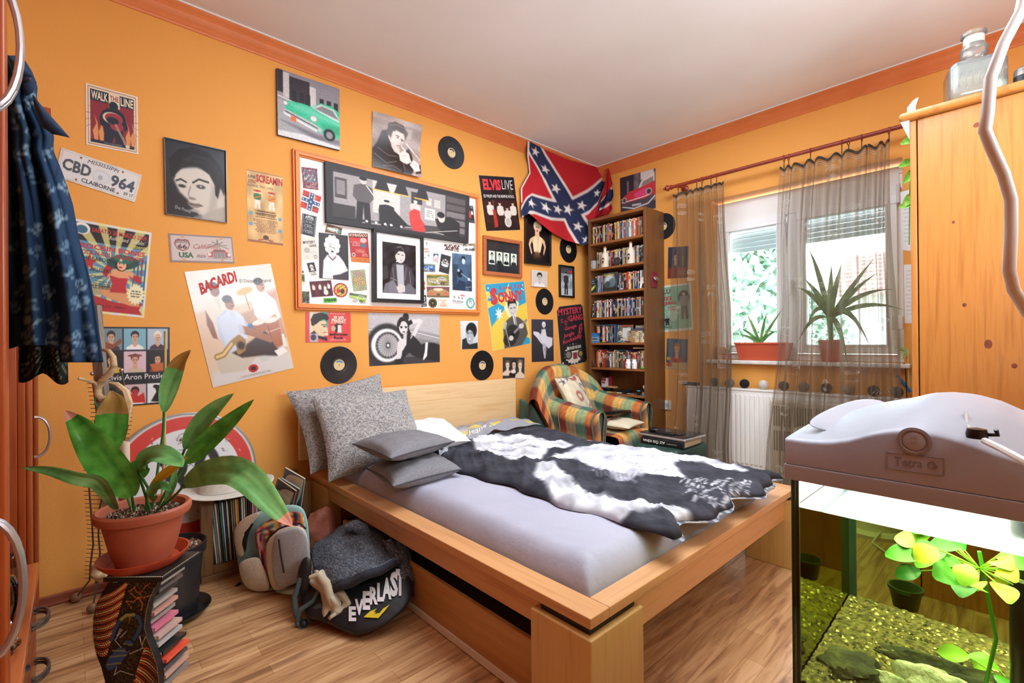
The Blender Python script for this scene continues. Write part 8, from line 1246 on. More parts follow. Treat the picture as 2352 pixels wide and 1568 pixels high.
for i, (cn, c) in enumerate(cds):
    y = 1348+i*18.3; a = np.interp(y+6, Rc[:, 0], Rc[:, 1]); o = at(a, y, D0); Tm = T.copy(); Tm.translation = Vector(o)
    q = MB().box((-.10, .022, -.005), (.004+.005*math.sin(i*2.1), .118, .005), mat(c, .2), T=Tm); o_ = q.ob('disc_case'); tag(o_, f'{cn} disc case in the dotted stand, {nth[i] if i < 10 else ordn(i+1)} from the top', 'disc case', 'disc cases in the dotted stand'); MB().box((-.095, .0215, -.0032), (.0, .0219, .0032), mat('d8d4d0', .3), T=Tm).ob('spine', o_)
TER = noisy('terracotta_plastic', ['a8583c', 'b4644a'], sc=9, r=.5, bump=.03); PC = at(331, 1160, 1.42); zt = PC[2]; sz = T.translation.z
pot = thing('aspidistra', 'broad-leaved green plant in a large terracotta-coloured pot on the dotted stand', 'potted plant', (PC[0], PC[1], sz)); PT = PC.copy(); PT[2] = 0; hh = zt-sz
TI = Matrix.Rotation(0, 4, 'X'); MB().lathe([(r*.83, z) for r, z in [(.001, .014), (.083, .014), (.098, .05), (.112, hh*.6), (.122, hh-.03), (.138, hh-.028), (.143, hh-.018), (.142, hh-.006), (.134, hh), (.124, hh-.004), (.119, hh-.02), (.112, hh-.05)]], (PT[0], PT[1], sz), TER, 56).ob('pot', pot)
MB().lathe([(r*.85, z) for r, z in [(.001, .0), (.105, .0), (.128, .02), (.132, .03), (.127, .03), (.101, .006), (.001, .006)]], (PT[0], PT[1], sz+.001), noisy('red_saucer', ['a83c20', 'b8482a'], sc=8, r=.4), 48).ob('saucer', pot)
n = 60; X, Y = np.meshgrid(np.linspace(-1, 1, n), np.linspace(-1, 1, n)); Rr_ = np.sqrt(np.clip(1-0*X, 0, 1)); a = np.arctan2(Y, X); r_ = np.maximum(abs(X), abs(Y))*.094; RG = np.random.default_rng(5); G = np.stack([PT[0]+r_*np.cos(a), PT[1]+r_*np.sin(a), hh+sz-.035+.02*RG.random(X.shape)], -1); q = MB().grid(G, attr('bark_soil', .9)); cc_ = RG.random(X.shape); pal = np.array([lin(h) for h in ('3a2618', '6a4428', 'c8b8a0', '1c1a18', '8a5c38')]); q.col = pal[(cc_*5).astype(int)].reshape(-1, 3); q.ob('soil', pot, smooth=False)
LM = noisy('aspidistra_leaf', ['2f7424', '4c9434', '68ac48'], (1, 1, 1), 22, r=.28, bump=.1); LM2 = noisy('aspidistra_leaf_light', ['4a8c4c', '6cac62', '84be74'], sc=20, r=.35); BRN = noisy('dry_leaf', ['8a6c34', 'a8823c', 'b88a5c'], sc=14, r=.6); YEL = mat('d8b82c', .45); PNK = mat('d89880', .6)
def bleaf(pts, w, M, name='leaf', tipM=None, tf=.8, tilt=0, fold=.3, stem=None, pw=.75):
    P3 = [at(x, y, d) for x, y, d in pts]; A = np.array(P3); t = np.linspace(0, 1, len(A)); u = np.linspace(0, 1, 22); C_ = np.stack([np.interp(u, t, A[:, i]) for i in range(3)], -1)
    for _ in range(3): C_[1:-1] = (C_[:-2]+2*C_[1:-1]+C_[2:])/4
    G = np.zeros((22, 9, 3))
    for i in range(22):
        d = C_[min(i+1, 21)]-C_[max(i-1, 0)]; d /= np.linalg.norm(d); vd = C_[i]-CAM; vd /= np.linalg.norm(vd); s = np.cross(d, vd); s /= np.linalg.norm(s); nn = np.cross(s, d); s2 = s*math.cos(tilt)+nn*math.sin(tilt); n2 = np.cross(s2, d); ww = w/2*max(.02, math.sin(PI*min(1, .04+.96*u[i]**.9))**pw)
        for j, a_ in enumerate(np.linspace(-1, 1, 9)): G[i, j] = C_[i]+s2*a_*ww+n2*(-fold*ww*abs(a_)+.06*ww*math.sin(a_*9+i*.3))
    q = MB(); c = int(21*tf) if tipM else 22
    q.grid(G[:c+1], M)
    if tipM: q.grid(G[c:], tipM)
    o = q.ob(name, pot, ang=180)
    if stem: MB().tube([at(x, y, d) for x, y, d in stem]+[tuple(P3[0])], .0035, mat('2f6a28', .4), 8).ob('leaf_stalk', o)
    return o
bleaf([(303, 1140, 1.36), (285, 1110, 1.34), (240, 1055, 1.3), (195, 990, 1.27), (149, 942, 1.27)], .088, LM, tipM=PNK, tf=.95, stem=[(308, 1172, 1.38)], tilt=.25)
bleaf([(268, 1170, 1.36), (250, 1135, 1.32), (225, 1100, 1.28), (180, 1098, 1.24), (120, 1078, 1.2), (50, 1073, 1.17)], .044, LM2, tilt=.7, pw=.6)
bleaf([(262, 1035, 1.46), (256, 1000, 1.46), (258, 950, 1.45), (262, 920, 1.44), (254, 897, 1.43)], .078, LM, tipM=BRN, tf=.56, stem=[(300, 1165, 1.42), (280, 1100, 1.45)])
bleaf([(377, 945, 1.46), (384, 905, 1.46), (396, 862, 1.45), (412, 828, 1.44), (438, 803, 1.43)], .05, LM2, tipM=BRN, tf=.62, stem=[(350, 1165, 1.42), (362, 1080, 1.44), (375, 990, 1.46)])
bleaf([(425, 1030, 1.44), (440, 1000, 1.44), (470, 958, 1.42), (500, 930, 1.41), (537, 903, 1.4)], .05, LM2, stem=[(365, 1160, 1.42), (400, 1090, 1.44)])
bleaf([(428, 1062, 1.42), (450, 1040, 1.41), (490, 1000, 1.4), (535, 960, 1.38), (583, 917, 1.37)], .054, LM, stem=[(370, 1165, 1.41), (400, 1110, 1.42)])
bleaf([(425, 1112, 1.36), (470, 1085, 1.33), (535, 1076, 1.3), (580, 1105, 1.27), (625, 1160, 1.25), (672, 1208, 1.24)], .078, LM2, tipM=PNK, tf=.94, stem=[(360, 1172, 1.4), (400, 1140, 1.38)], tilt=.1, fold=.18, pw=.6)
bleaf([(318, 1082, 1.37), (335, 1052, 1.35), (370, 1045, 1.33), (405, 1062, 1.31), (420, 1072, 1.3)], .062, LM2, stem=[(335, 1172, 1.39), (340, 1120, 1.38)], tilt=.6); bleaf([(322, 1100, 1.38), (318, 1072, 1.37), (330, 1048, 1.36)], .05, LM, stem=[(345, 1170, 1.39)])
bleaf([(345, 1118, 1.38), (375, 1090, 1.36), (405, 1068, 1.35), (432, 1048, 1.34)], .026, YEL, fold=.4); bleaf([(352, 1150, 1.38), (352, 1125, 1.36), (372, 1115, 1.34), (395, 1128, 1.33)], .034, LM2, tilt=.5); bleaf([(380, 1150, 1.4), (398, 1110, 1.39), (402, 1075, 1.39)], .02, LM2)
MB().tube([at(372, 1165, 1.44), at(377, 1040, 1.47), at(378, 960, 1.48), at(380, 760, 1.5)], .004, noisy('bamboo', ['a89058', 'c0a870'], sc=20), 8).ob('bamboo_cane', pot)
BPc = on(412, 1432, 'z', .0); BPM = noisy('black_plastic_pot', ['1c1d20', '28292c'], sc=6, r=.35); b5 = thing('black_plastic_pot', 'black plastic plant pot on a saucer behind the dotted stand', 'pot', (BPc[0]+.02, BPc[1]+.05, 0)); cc2 = (BPc[0]-.012, BPc[1]+.085, 0)
MB().lathe([(.001, .012), (.088, .012), (.108, .25), (.119, .255), (.121, .295), (.115, .296), (.112, .26), (.001, .25)], cc2, BPM, 44).ob('pot', b5); MB().lathe([(.001, 0), (.11, 0), (.137, .03), (.133, .03), (.108, .006), (.001, .006)], (cc2[0], cc2[1], .001), BPM, 44).ob('saucer', b5)
q = MB(); R2 = np.random.default_rng(4); n = 40; X, Y = np.meshgrid(np.linspace(-1, 1, n), np.linspace(-1, 1, n)); a = np.arctan2(Y, X); r_ = np.maximum(abs(X), abs(Y))*.108; G = np.stack([cc2[0]+r_*np.cos(a), cc2[1]+r_*np.sin(a), .262+.02*R2.random(X.shape)], -1); q.grid(G, attr('dry_soil', .9)); q.col = pal[(R2.random(X.shape)*5).astype(int)].reshape(-1, 3); q.ob('soil', b5, smooth=False)
sn = thing('shoe', 'black and white shoe half hidden behind the black pot', 'shoe', (-3.37, -.15, 0)); MB().rbox((-3.41, -.27, .0), (-3.36, -.09, .022), .01, BLACK).ob('sole', sn); MB().sph((-3.385, -.16, .045), (.025, .08, .045), mat('e0e2e4', .4)).ob('upper', sn)
# ---------------------------------------------------------------- road sign
sg = thing('road_sign', 'round red-rimmed speed limit sign covered in signatures leaning on the wall', 'road sign', (-3.37, -.06, .19)); SC = on(432, 1092, 'y', -.06); Rs = .302; n = 90; m_ = 200
P0 = V(SC[0], -.052, SC[2]); th0 = .09; U1, U2, NN = V(1, 0, 0), V(0, math.sin(th0), math.cos(th0)), V(0, -math.cos(th0), math.sin(th0)); rr_ = np.linspace(0, 1, n)[:, None]; aa = np.linspace(0, 2*PI, m_)[None]; X = 50+50*rr_*np.cos(aa); Y = 50-50*rr_*np.sin(aa)
Pn = Pt(X, Y, 'c8362c'); Pn.e(50, 50, 50, 50, 'd8d6d2', .02); Pn.e(50, 50, 47.5, 47.5, 'c8342a', .02); Pn.e(50, 50, 37.5, 37.5, 'd6d8d8', .02)
Pn.l('59 66 59 44 62 36 67 34 71 36 74 44 74 66', 0, 'ffffff', 0); Bk = '181a1c'
for pts in ([(64+6.5*1.0*math.cos(t_)*1, 50-18*math.sin(t_)) for t_ in np.linspace(0, 2*PI, 30)],): Pn.l(pts, 6.5, Bk)
Pn.l([(40+7*math.cos(t_), 42-9*math.sin(t_)) for t_ in np.linspace(2.6, -1.4, 16)]+[(38, 50)], 6, Bk); Pn.l([(39, 50)]+[(40+8*math.cos(t_), 59-9*math.sin(t_)) for t_ in np.linspace(1.3, -2.6, 16)], 6, Bk)
for s in ((46, 21), (66, 21)): Pn.e(*s, 2.4, 2.4, 'b8b4ac'); Pn.e(*s, 1.1, 1.1, '5a3a20')
RS = random.Random(9)
for k_ in range(26):
    x, y = 50+RS.uniform(-32, 30), 50+RS.uniform(-32, 32); pts = [(x, y)]
    for _ in range(RS.randrange(5, 12)): x += RS.uniform(-.4, 2.2); y += RS.uniform(-2.4, 2.4); pts.append((x, y))
    Pn.l(pts, .45, '33363a', .9)
Pn.l([(46+9*math.cos(t_)+t_*2, 20-4*math.sin(2*t_)) for t_ in np.linspace(0, 6.3, 40)], .4, '33363a')
for k_ in range(60): x, y = 50+RS.uniform(-48, 48), 50+RS.uniform(-48, 48); Pn.e(x, y, RS.uniform(.3, 1.1), RS.uniform(.2, .8), RS.choice(['e6e4e0', '8a8480', 'a83a30']), .5, .7)
Pn.put(((Pn.X-50)**2+(Pn.Y-50)**2 > 48.4**2).astype(float), '9a9c98'); G = P0+((X-50)/50*Rs)[..., None]*U1+((50-Y)/50*Rs)[..., None]*U2; q = MB().grid(G, TIN, flip=True); q.col = Pn.lit().reshape(-1, 3); q.ob('sign_plate', sg, ang=180); MB().tube([G[-1, i]-NN*.004 for i in range(0, m_, 4)], .005, mat('a0a2a0', .4, .5), 6, cap=False).ob('folded_rim', sg)
tag(MB().rbox((-3.62, -.14, 0), (-3.42, -.03, SC[2]-Rs-.02), .004, wood('plank_block', ['5a4028', '6a4c30'], 'x')).rbox((-3.42, -.14, SC[2]-Rs-.045), (-3.2, -.03, SC[2]-Rs-.012), .004, wood('plank_block2', ['5a4028', '6a4c30'], 'x')).ob('wooden_block'), 'dark wooden block carrying the road sign, behind the pots', 'block')
# ---------------------------------------------------------------- record crate, hat, second crate
CRW = wood('stained_crate_wood', ['5c3e22', '7c5832', '6c4a2a'], 'z', .55); CRX = wood('stained_crate_wood_across', ['6c4a2a', '8a6438'], 'x', .55); cr = thing('record_crate', 'brown wooden crate open at the front and full of records', 'crate', (-3.15, -.13, 0)); CX0, CX1 = -3.35, -2.985
MB().rbox((CX0, -.245, .03), (CX0+.05, -.215, .375), .003, CRW).ob('corner_post', cr); MB().rbox((CX0, -.04, .03), (CX0+.05, -.012, .375), .003, CRW).ob('corner_post', cr); MB().rbox((CX0-.0, -.25, .0), (CX1, -.01, .03), .003, CRX).ob('bottom_board', cr); MB().rbox((CX0+.05, -.247, .03), (CX1, -.225, .07), .003, CRX).ob('front_board', cr); MB().rbox((CX0, -.25, .376), (CX0+.06, -.01, .392), .002, CRX).ob('top_board', cr); MB().rbox((CX1-.03, -.245, .03), (CX1, -.215, .375), .003, CRW).ob('corner_post', cr)
MB().rbox((CX0+.05, -.026, .10), (CX1-.03, -.012, .16), .002, CRX).rbox((CX0+.05, -.026, .26), (CX1-.03, -.012, .32), .002, CRX).ob('back_slats', cr)
lpc = ['black', 'cream', 'pale blue', 'cream', 'brown', 'teal', 'white', 'navy blue', 'cream', 'black', 'tan', 'grey', 'yellow', 'orange', 'black', 'white', 'cream', 'brown', 'black', 'dark red', 'cream', 'pink', 'white', 'tan', 'black', 'cream', 'orange', 'grey', 'white', 'brown']
for i, c in enumerate(lpc):
    x = CX0+.055+i*.0083; Tm = Matrix.Translation((x, -.236, .071))@Matrix.Rotation(.0 if i > 22 else -(22-i)*.0042, 4, 'Y'); hx = RS.uniform(0, .008)
    q = MB().box((0, hx, 0), (.0048+RS.uniform(0, .002), .208, .288), mat(CN[c], .6), T=Tm); tag(q.ob('record_sleeve', smooth=False), f'{c} record sleeve standing in the crate, {ordn(i+1)} from the left', 'record sleeve', 'record sleeves in the crate')
ht = thing('hat', 'off-white wide-brimmed felt hat resting on the crate', 'hat', (-3.26, -.16, .393)); FELT = noisy('cream_felt', ['c8c4b8', 'd6d2c6'], sc=60, r=.95, bump=.1); n, k = 60, 30; G = np.zeros((n, k, 3)); hc = V(-3.235, -.2, .393)
for i in range(n):
    a = 2*PI*i/n
    for j in range(k):
        t_ = j/(k-1)
        if t_ < .3: r_ = .195-(.195-.105)*t_/.3; z = .014+.028*abs(math.cos(a))**3*(1-t_/.3)+.0
        elif t_ < .75: f = (t_-.3)/.45; r_ = .105-.017*f; z = .014+.115*f
        elif t_ < .82: r_ = .088-.012*(t_-.75)/.07; z = .129+.006*(t_-.75)/.07
        else: f = (t_-.82)/.18; r_ = .076*(1-f); z = .135-.028*math.sin(f*PI/2)+.0
        G[i, j] = hc+V(r_*math.cos(a)*1.08, r_*math.sin(a)*.86, z)
q = MB().grid(G, FELT, closeu=True); q.ob('felt', ht, ang=180, solid=.004); MB().tube([hc+V(.107*1.08*math.cos(a), .107*.86*math.sin(a), .02) for a in np.linspace(0, 2*PI, 41)], .0035, mat('b8b4a8', .8), 6, cap=False).ob('hat_band', ht)
c2 = thing('record_rack', 'second dark wooden crate beside the bed with larger records leaning in it', 'crate', (-2.92, -.14, 0)); MB().rbox((-2.885, -.225, 0), (-2.84, -.185, .372), .004, CRW).ob('corner_post', c2); MB().rbox((-2.885, -.05, 0), (-2.845, -.015, .40), .004, CRW).ob('corner_post', c2); MB().rbox((-2.975, -.225, 0), (-2.945, -.19, .2), .004, CRW).ob('corner_post', c2); MB().rbox((-2.98, -.22, .07), (-2.845, -.02, .09), .003, CRX).ob('shelf_board', c2); MB().rbox((-2.944, -.222, .16), (-2.886, -.2, .21), .003, CRX).ob('front_board', c2)
def sleeve(c4, D_, label, draw, texts=(), dx=.006, hue='c8c0b0'):
    v = [at(x, y, d) for (x, y), d in zip(c4, D_)]; gf = lambda a, b, o=0: (v[0]*(1-a/100)+v[1]*a/100)*(1-b/100)+(v[3]*(1-a/100)+v[2]*a/100)*(b/100)-e3*o
    n = 40; U_, V_ = np.meshgrid(np.linspace(0, 100, n), np.linspace(0, 100, n)); P = Pt(U_, V_, '3a2a24'); draw(P); G = np.array([[gf(U_[j, i], V_[j, i]) for i in range(n)] for j in range(n)]); q = MB().grid(G, PRINT); q.col = P.lit().reshape(-1, 3); q.prism([p+e3*.0003 for p in v], V(.5, .6, .1)*dx*2, mat(hue, .7))
    for s, x, y, w, h, c, b in texts: addtext(q, lambda a_, b_: gf(a_, b_, .001), s, x, y, w, h, mat(c), b)
    return tag(q.ob('album_sleeve', ang=60), label, 'record sleeve', 'album sleeves in the second crate')
sleeve([(655, 1074), (700, 1100), (690, 1172), (638, 1148)], [2.42, 2.33, 2.33, 2.42], 'blue-grey album sleeve at the back of the second crate', lambda P: P.r(0, 0, 100, 100, '5a5c5e').r(5, 5, 92, 96, '4a4a4a').l('100 0 100 100', 6, '2c5c8a'), hue='d8ccb0')
sleeve([(646, 1098), (688, 1124), (672, 1190), (628, 1168)], [2.38, 2.3, 2.3, 2.38], 'tan-edged album sleeve in the middle of the second crate', lambda P: P.r(0, 0, 100, 100, '7a4438'), hue='8ab0a8')
sleeve([(638, 1098), (680, 1128), (662, 1200), (616, 1172)], [2.34, 2.26, 2.26, 2.34], 'dark brown album sleeve with pale gothic lettering at the front', lambda P: P.g('3a2c26', '5a3428').blot(3, .2, .2), [('mot\u00f6rhead', 16, 22, 66, 20, 'c8b8a0', .02)], hue='a89c84')
# ---------------------------------------------------------------- backpack
CAN = noisy('cream_canvas', ['c4b8a4', 'd2c8b4'], sc=90, r=.95, bump=.2, bsc=200); HER = noisy('grey_herringbone', ['8c8f94', 'a8abb0', 'c0c2c6'], (1, 1, 6), 150, r=.95, bump=.2); AQ = noisy('pale_teal_cloth', ['8cb4ae', '9cc2bc'], sc=90, r=.95); BLK = mat('15161a', .6)
bpk = thing('backpack', 'cream and grey woven backpack with ethnic stripes standing open on the floor', 'backpack', (-3.08, -.38, 0))
def pad(px, D0_, th, M, nm, par, bulge=.02, n=24, r=6, paint=None, back=None):   # outline in the photo, puffed solid at a depth
    q_ = np.array(px, float); 
    for _ in range(2): q_ = np.stack([q_*.75+np.roll(q_, -1, 0)*.25, q_*.25+np.roll(q_, -1, 0)*.75], 1).reshape(-1, 2)
    c = q_.mean(0); m = len(q_); rings = []; X_ = []; Y_ = []
    for s, dz in [(1, th), (1.0, th*.5), (1, .0)]+[(math.cos(t_)*.0+1-t_, -bulge*math.sin(min(1, t_*1.0)*PI/2)**.6) for t_ in np.linspace(.06, 1, r*2)]:
        xy = c+(q_-c)*s; rings.append([at(x, y, D0_+dz+(back(x, y) if back else 0)) for x, y in xy]); X_.append(xy[:, 0]); Y_.append(xy[:, 1])
    P3 = np.array(rings); q2 = MB(); k_ = P3.shape[0]; q2.grid(P3.transpose(1, 0, 2), M, closeu=True); q2.add(P3[0].tolist(), [tuple(range(m))], M)
    if paint: P = Pt(np.array(X_).T, np.array(Y_).T, paint[0]); paint[1](P); q2.col = np.concatenate([P.lit().reshape(-1, 3), np.tile([lin(paint[0])], (m, 1))])
    return q2.ob(nm, par, ang=180)
dpt = lambda x, y: -.13-(x-620)*.0003
pad([(580, 1178), (640, 1160), (690, 1158), (706, 1185), (712, 1250), (712, 1318), (628, 1358), (590, 1358), (556, 1340), (540, 1260), (538, 1212)], 2.33, .13, AQ, 'body', bpk, .03, back=dpt)
pad([(538, 1212), (560, 1188), (600, 1172), (590, 1192), (562, 1210), (556, 1240), (562, 1278), (545, 1276), (537, 1240)], 2.27, .05, CAN, 'open_flap', bpk, .01, back=dpt); pad([(546, 1215), (588, 1195), (570, 1225), (564, 1275), (556, 1250)], 2.262, .02, BLK, 'dark_lining', bpk, .002, back=dpt)
def d_eth(P):
    P.r(500, 1100, 760, 1400, 'a83a44'); cs = ['2c7a84', 'c8384a', 'd8a838', '3a9a94', 'a8344a', 'e0dcd8', '1c1c24', 'd85878', '2c8a8a', 'e0c050', '7a2438', '1c1c24']
    for k_ in range(34): x = 560+k_*5; P.l([(x, 1150), (x+22, 1380)], 4, cs[k_ % 12]); P.l([(x+(y-1150)*.096+1.6*(1 if (y//5) % 2 else -1), y) for y in range(1150, 1380, 5)], .8, 'e8e4dc', .8) if k_ % 3 == 0 else None
pad([(588, 1212), (640, 1180), (688, 1172), (700, 1190), (702, 1225), (640, 1235), (612, 1270), (640, 1355), (626, 1356), (600, 1290), (584, 1240)], 2.262, .03, CLOTH, 'striped_panel', bpk, .012, back=dpt, paint=('a83a44', d_eth))
pad([(546, 1290), (590, 1276), (602, 1290), (625, 1352), (600, 1360), (566, 1352), (552, 1325)], 2.25, .04, CAN, 'side_pocket', bpk, .02, back=dpt); MB().tube([at(547, 1290, 2.235), at(570, 1283, 2.225), at(591, 1275, 2.225)], .004, BLK).ob('pocket_trim', bpk)
pad([(612, 1238), (640, 1215), (680, 1205), (702, 1215), (710, 1250), (714, 1320), (640, 1358), (622, 1350), (610, 1290)], 2.225, .05, CAN, 'pocket_gusset', bpk, .02, back=dpt); fpk = pad([(628, 1232), (650, 1218), (684, 1210), (703, 1222), (712, 1262), (714, 1318), (670, 1345), (634, 1352), (624, 1300)], 2.205, .03, HER, 'front_pocket', bpk, .018, back=dpt)
MB().tube([at(x, y, 2.185+dpt(x, y)) for x, y in ((612, 1245), (618, 1234), (640, 1214), (670, 1203), (690, 1202), (703, 1214))], .004, BLK).ob('pocket_zip', bpk); MB().tube([at(x, y, 2.178+dpt(x, y)) for x, y in ((640, 1238), (645, 1275), (652, 1315))], .0035, BLK).ob('vertical_zip', bpk); MB().tube([at(552, 1338, 2.22), at(543, 1345, 2.2), at(548, 1356, 2.2), at(560, 1350, 2.22)], .006, BLK).ob('strap_end', bpk)
# salt lamp
SL = noisy('salt_rock', ['a05440', 'c47c66', 'e0b4a0'], sc=11, r=.45, bump=.5, bsc=14); RN = np.random.default_rng(3); pl_ = RN.normal(size=(26, 3)); pl_ /= np.linalg.norm(pl_, axis=1)[:, None]; po = RN.uniform(.78, 1, 26)
def fac(d): return min(1.0, min(o_/max(1e-3, float(np.dot(p_, d))) if np.dot(p_, d) > .2 else 9 for p_, o_ in zip(pl_, po)))
tag(MB().sph((-2.835, -.345, .135), (.085, .07, .14), SL, 26, 34, f=fac).ob('salt_rock', ang=25), 'rough pink salt rock lamp between backpack and bed', 'salt lamp')
# ---------------------------------------------------------------- sports bag with clothes
NAV = noisy('black_nylon', ['14161a', '1e2126'], sc=20, r=.5, bump=.35, bsc=14); bag = thing('sports_bag', 'black sports bag with big white lettering on the floor by the bed', 'bag', (-2.92, -.85, 0))
fo = [(690, 1330), (730, 1300), (800, 1290), (880, 1300), (925, 1290), (944, 1330), (946, 1370), (930, 1400), (880, 1440), (820, 1462), (780, 1445), (740, 1425), (700, 1420)]
bd = lambda x, y: (y-1360)*-.0015-(x-820)*.0002
pad(fo, 1.93, .2, NAV, 'body', bag, .035, back=bd, r=8)
pad([(700, 1275), (716, 1285), (715, 1330), (712, 1380), (690, 1390), (680, 1360), (684, 1305)], 1.96, .08, NAV, 'end_panel', bag, .02)
GRS = mat('4a585c', .8); MB().tube([at(x, y, d) for x, y, d in ((712, 1322, 1.96), (690, 1330, 1.95), (676, 1370, 1.93), (680, 1410, 1.92), (700, 1440, 1.9), (712, 1425, 1.89), (705, 1405, 1.9), (740, 1390, 1.88))], .011, GRS, 8).ob('shoulder_strap', bag); MB().tube([at(x, y, d) for x, y, d in ((738, 1345, 1.93), (720, 1380, 1.9), (690, 1400, 1.88), (682, 1430, 1.88), (700, 1448, 1.87))], .009, GRS, 8).ob('carry_strap', bag); MB().sph(at(698, 1432, 1.88), .016, DARK).ob('buckle', bag)
q = MB()
fo2 = np.array(fo, float)
for _ in range(2): fo2 = np.stack([fo2*.75+np.roll(fo2, -1, 0)*.25, fo2*.25+np.roll(fo2, -1, 0)*.75], 1).reshape(-1, 2)
def bfn(x, y): # lettering follows the swelling of the bag front
    c = fo2.mean(0); d = np.array([x, y])-c; a_ = math.atan2(d[1], d[0]); an = np.arctan2(fo2[:, 1]-c[1], fo2[:, 0]-c[0]); i = np.argmin(abs((an-a_+PI) % (2*PI)-PI)); rr = np.hypot(*d)/np.hypot(*(fo2[i]-c)); return at(x, y, 1.93+bd(x, y)-.035*max(0, math.sin(min(1, max(0, 1-rr))*PI/2))**.6-.006)
Wm = mat('e8e8ea', .5)
for ch_, x, y, w, h in (('E', 801, 1392, 17, 34), ('V', 815, 1375, 20, 37), ('E', 833, 1357, 17, 43), ('R', 849, 1347, 19, 41), ('L', 866, 1338, 16, 43), ('A', 878, 1326, 21, 50), ('S', 896, 1312, 18, 58), ('T', 909, 1306, 20, 62)): addtext(q, bfn, ch_, x, y, w, h, Wm, .05)
ym = mat('e0c81c', .45)
q.add([bfn(a_, b_) for a_, b_ in ((835, 1417), (850, 1403), (866, 1397), (858, 1405), (864, 1404), (860, 1409), (872, 1407), (880, 1397), (895, 1388), (884, 1402), (869, 1419))], [(0, 1, 2, 3), (0, 3, 4, 5), (0, 5, 6, 10), (6, 7, 8, 9), (6, 9, 10)], ym)
q.ob('lettering', bag, smooth=False)
HOO = noisy('marled_dark_knit', ['2a2e36', '4a505a', '7c838c'], (40, 8, 40), 6, r=.95, bump=.3, dist=.6, bsc=200); RIB = noisy('navy_rib', ['22242e', '2e303a'], sc=90, r=.95)
hd_ = thing('hoodie', 'marled dark grey sweatshirt heaped on top of the sports bag', 'sweatshirt', (-2.85, -.75, .2))
def heap(rows, M, nm, par, D_, amp=.02, seed=0, thick=.12, cols=60):
    R3 = np.random.default_rng(seed); ph = R3.uniform(0, 6, 8); n = len(rows); ys = [r_[0] for r_ in rows]; k_ = 44; G = np.zeros((cols, k_, 3)); 
    for j, y in enumerate(np.linspace(ys[0], ys[-1], k_)):
        a, b = np.interp(y, ys, [r_[1] for r_ in rows]), np.interp(y, ys, [r_[2] for r_ in rows]); dd_ = np.interp(y, ys, [r_[3] for r_ in rows]); tl = np.interp(y, ys, [r_[4] if len(r_) > 4 else 0 for r_ in rows])
        for i, s in enumerate(np.linspace(0, 1, cols)):
            d = dd_+thick*(abs(2*s-1)**3)-amp*(math.sin(7*s+y*.05+ph[0])*.5+.4*math.sin(13*s-y*.09+ph[1]))*(1-abs(2*s-1)**2); G[i, j] = at(a+(b-a)*s, y+tl*(s-.5)+2*math.sin(s*17+ph[2]), d)
    q = MB().grid(G, M, flip=True); o = q.ob(nm, par, ang=180, solid=.012); return o, G
o1, G1 = heap([(1208, 780, 832, 2.28), (1225, 765, 880, 2.2), (1250, 722, 905, 2.12), (1275, 717, 925, 2.03), (1300, 722, 930, 1.95), (1308, 728, 925, 1.9, -44), (1318, 740, 912, 1.86, -74)], HOO, 'knit_body', hd_, 0, .025, 1)
MB().grid(np.stack([G1[:, -1], G1[:, -1]-e3*.012+V(0, 0, -.014), G1[:, -1]-e3*.006+V(0, 0, -.032)], 1), RIB, flip=True).ob('ribbed_hem', hd_, ang=180, solid=.008)
o2, G2 = heap([(1240, 880, 925, 2.12), (1275, 895, 942, 2.04), (1305, 912, 948, 1.98), (1330, 905, 950, 1.95, 6)], HOO, 'sleeve', hd_, 0, .01, 2, .03, 30); MB().grid(np.stack([G2[:, -1], G2[:, -1]-e3*.006+V(0, 0, -.03), G2[:, -1]+V(0, 0, -.06)], 1), RIB, flip=True).ob('cuff', o2, ang=180, solid=.008)
MB().tube([at(x, y, 2.2) for x, y in ((795, 1212), (815, 1207), (832, 1216), (842, 1232), (835, 1242), (812, 1238))], [.02, .028, .03, .026, .02, .012], HOO, 12).ob('hood', hd_)
KH = noisy('khaki_cotton', ['b4a890', 'c8bea6'], sc=8, r=.9, bump=.4, bsc=20); kt = thing('khaki_trousers', 'crumpled beige trousers spilling out of the sports bag', 'trousers', (-3.0, -.9, .15)); heap([(1312, 712, 748, 1.98), (1335, 706, 775, 1.92), (1360, 735, 800, 1.88), (1385, 740, 815, 1.85), (1405, 736, 800, 1.84), (1420, 738, 768, 1.84, -8)], KH, 'leg', kt, 0, .03, 3, .06, 40); MB().tube([at(x, y, 1.855) for x, y in ((712, 1326), (732, 1318), (748, 1338), (756, 1365), (764, 1388))], [.008, .014, .018, .016, .012], KH, 12).ob('rolled_leg', kt)
# ---------------------------------------------------------------- wire rack, stake and driftwood
WR = mat('6a5e56', .35, .7); wr = thing('wire_rack', 'wavy wire rack on little ball feet leaning at the wall behind the plant', 'rack', (-3.75, -.1, 0)); lw = [(213, 880), (218, 915), (222, 950), (212, 1000), (206, 1060), (203, 1100), (207, 1150), (212, 1210), (214, 1250), (208, 1295), (206, 1332)]; rw = [(279, 853), (286, 890), (296, 930), (293, 980), (280, 1030), (262, 1080), (240, 1120), (228, 1170), (226, 1230), (230, 1270), (222, 1310), (220, 1340)]
dw_ = lambda y: 2.02+(y-880)*.00005
for L_ in (lw, rw): MB().tube([at(x, y, dw_(y)) for x, y in L_], .0035, WR, 6).ob('wavy_rod', wr)
q = MB(); A1, A2 = np.array(lw, float), np.array(rw, float)
for y in np.arange(882, 1330, 9.5): a, b = np.interp(y, A1[:, 1], A1[:, 0]), np.interp(y, A2[:, 1], A2[:, 0]); q.tube([at(a-13, y-1.5, dw_(y)), at(max(a, b)+9, y, dw_(y)+.015)], .0014, WR, 4)
w_ = q.ob('cross_wires', wr); w_['kind'] = 'stuff'
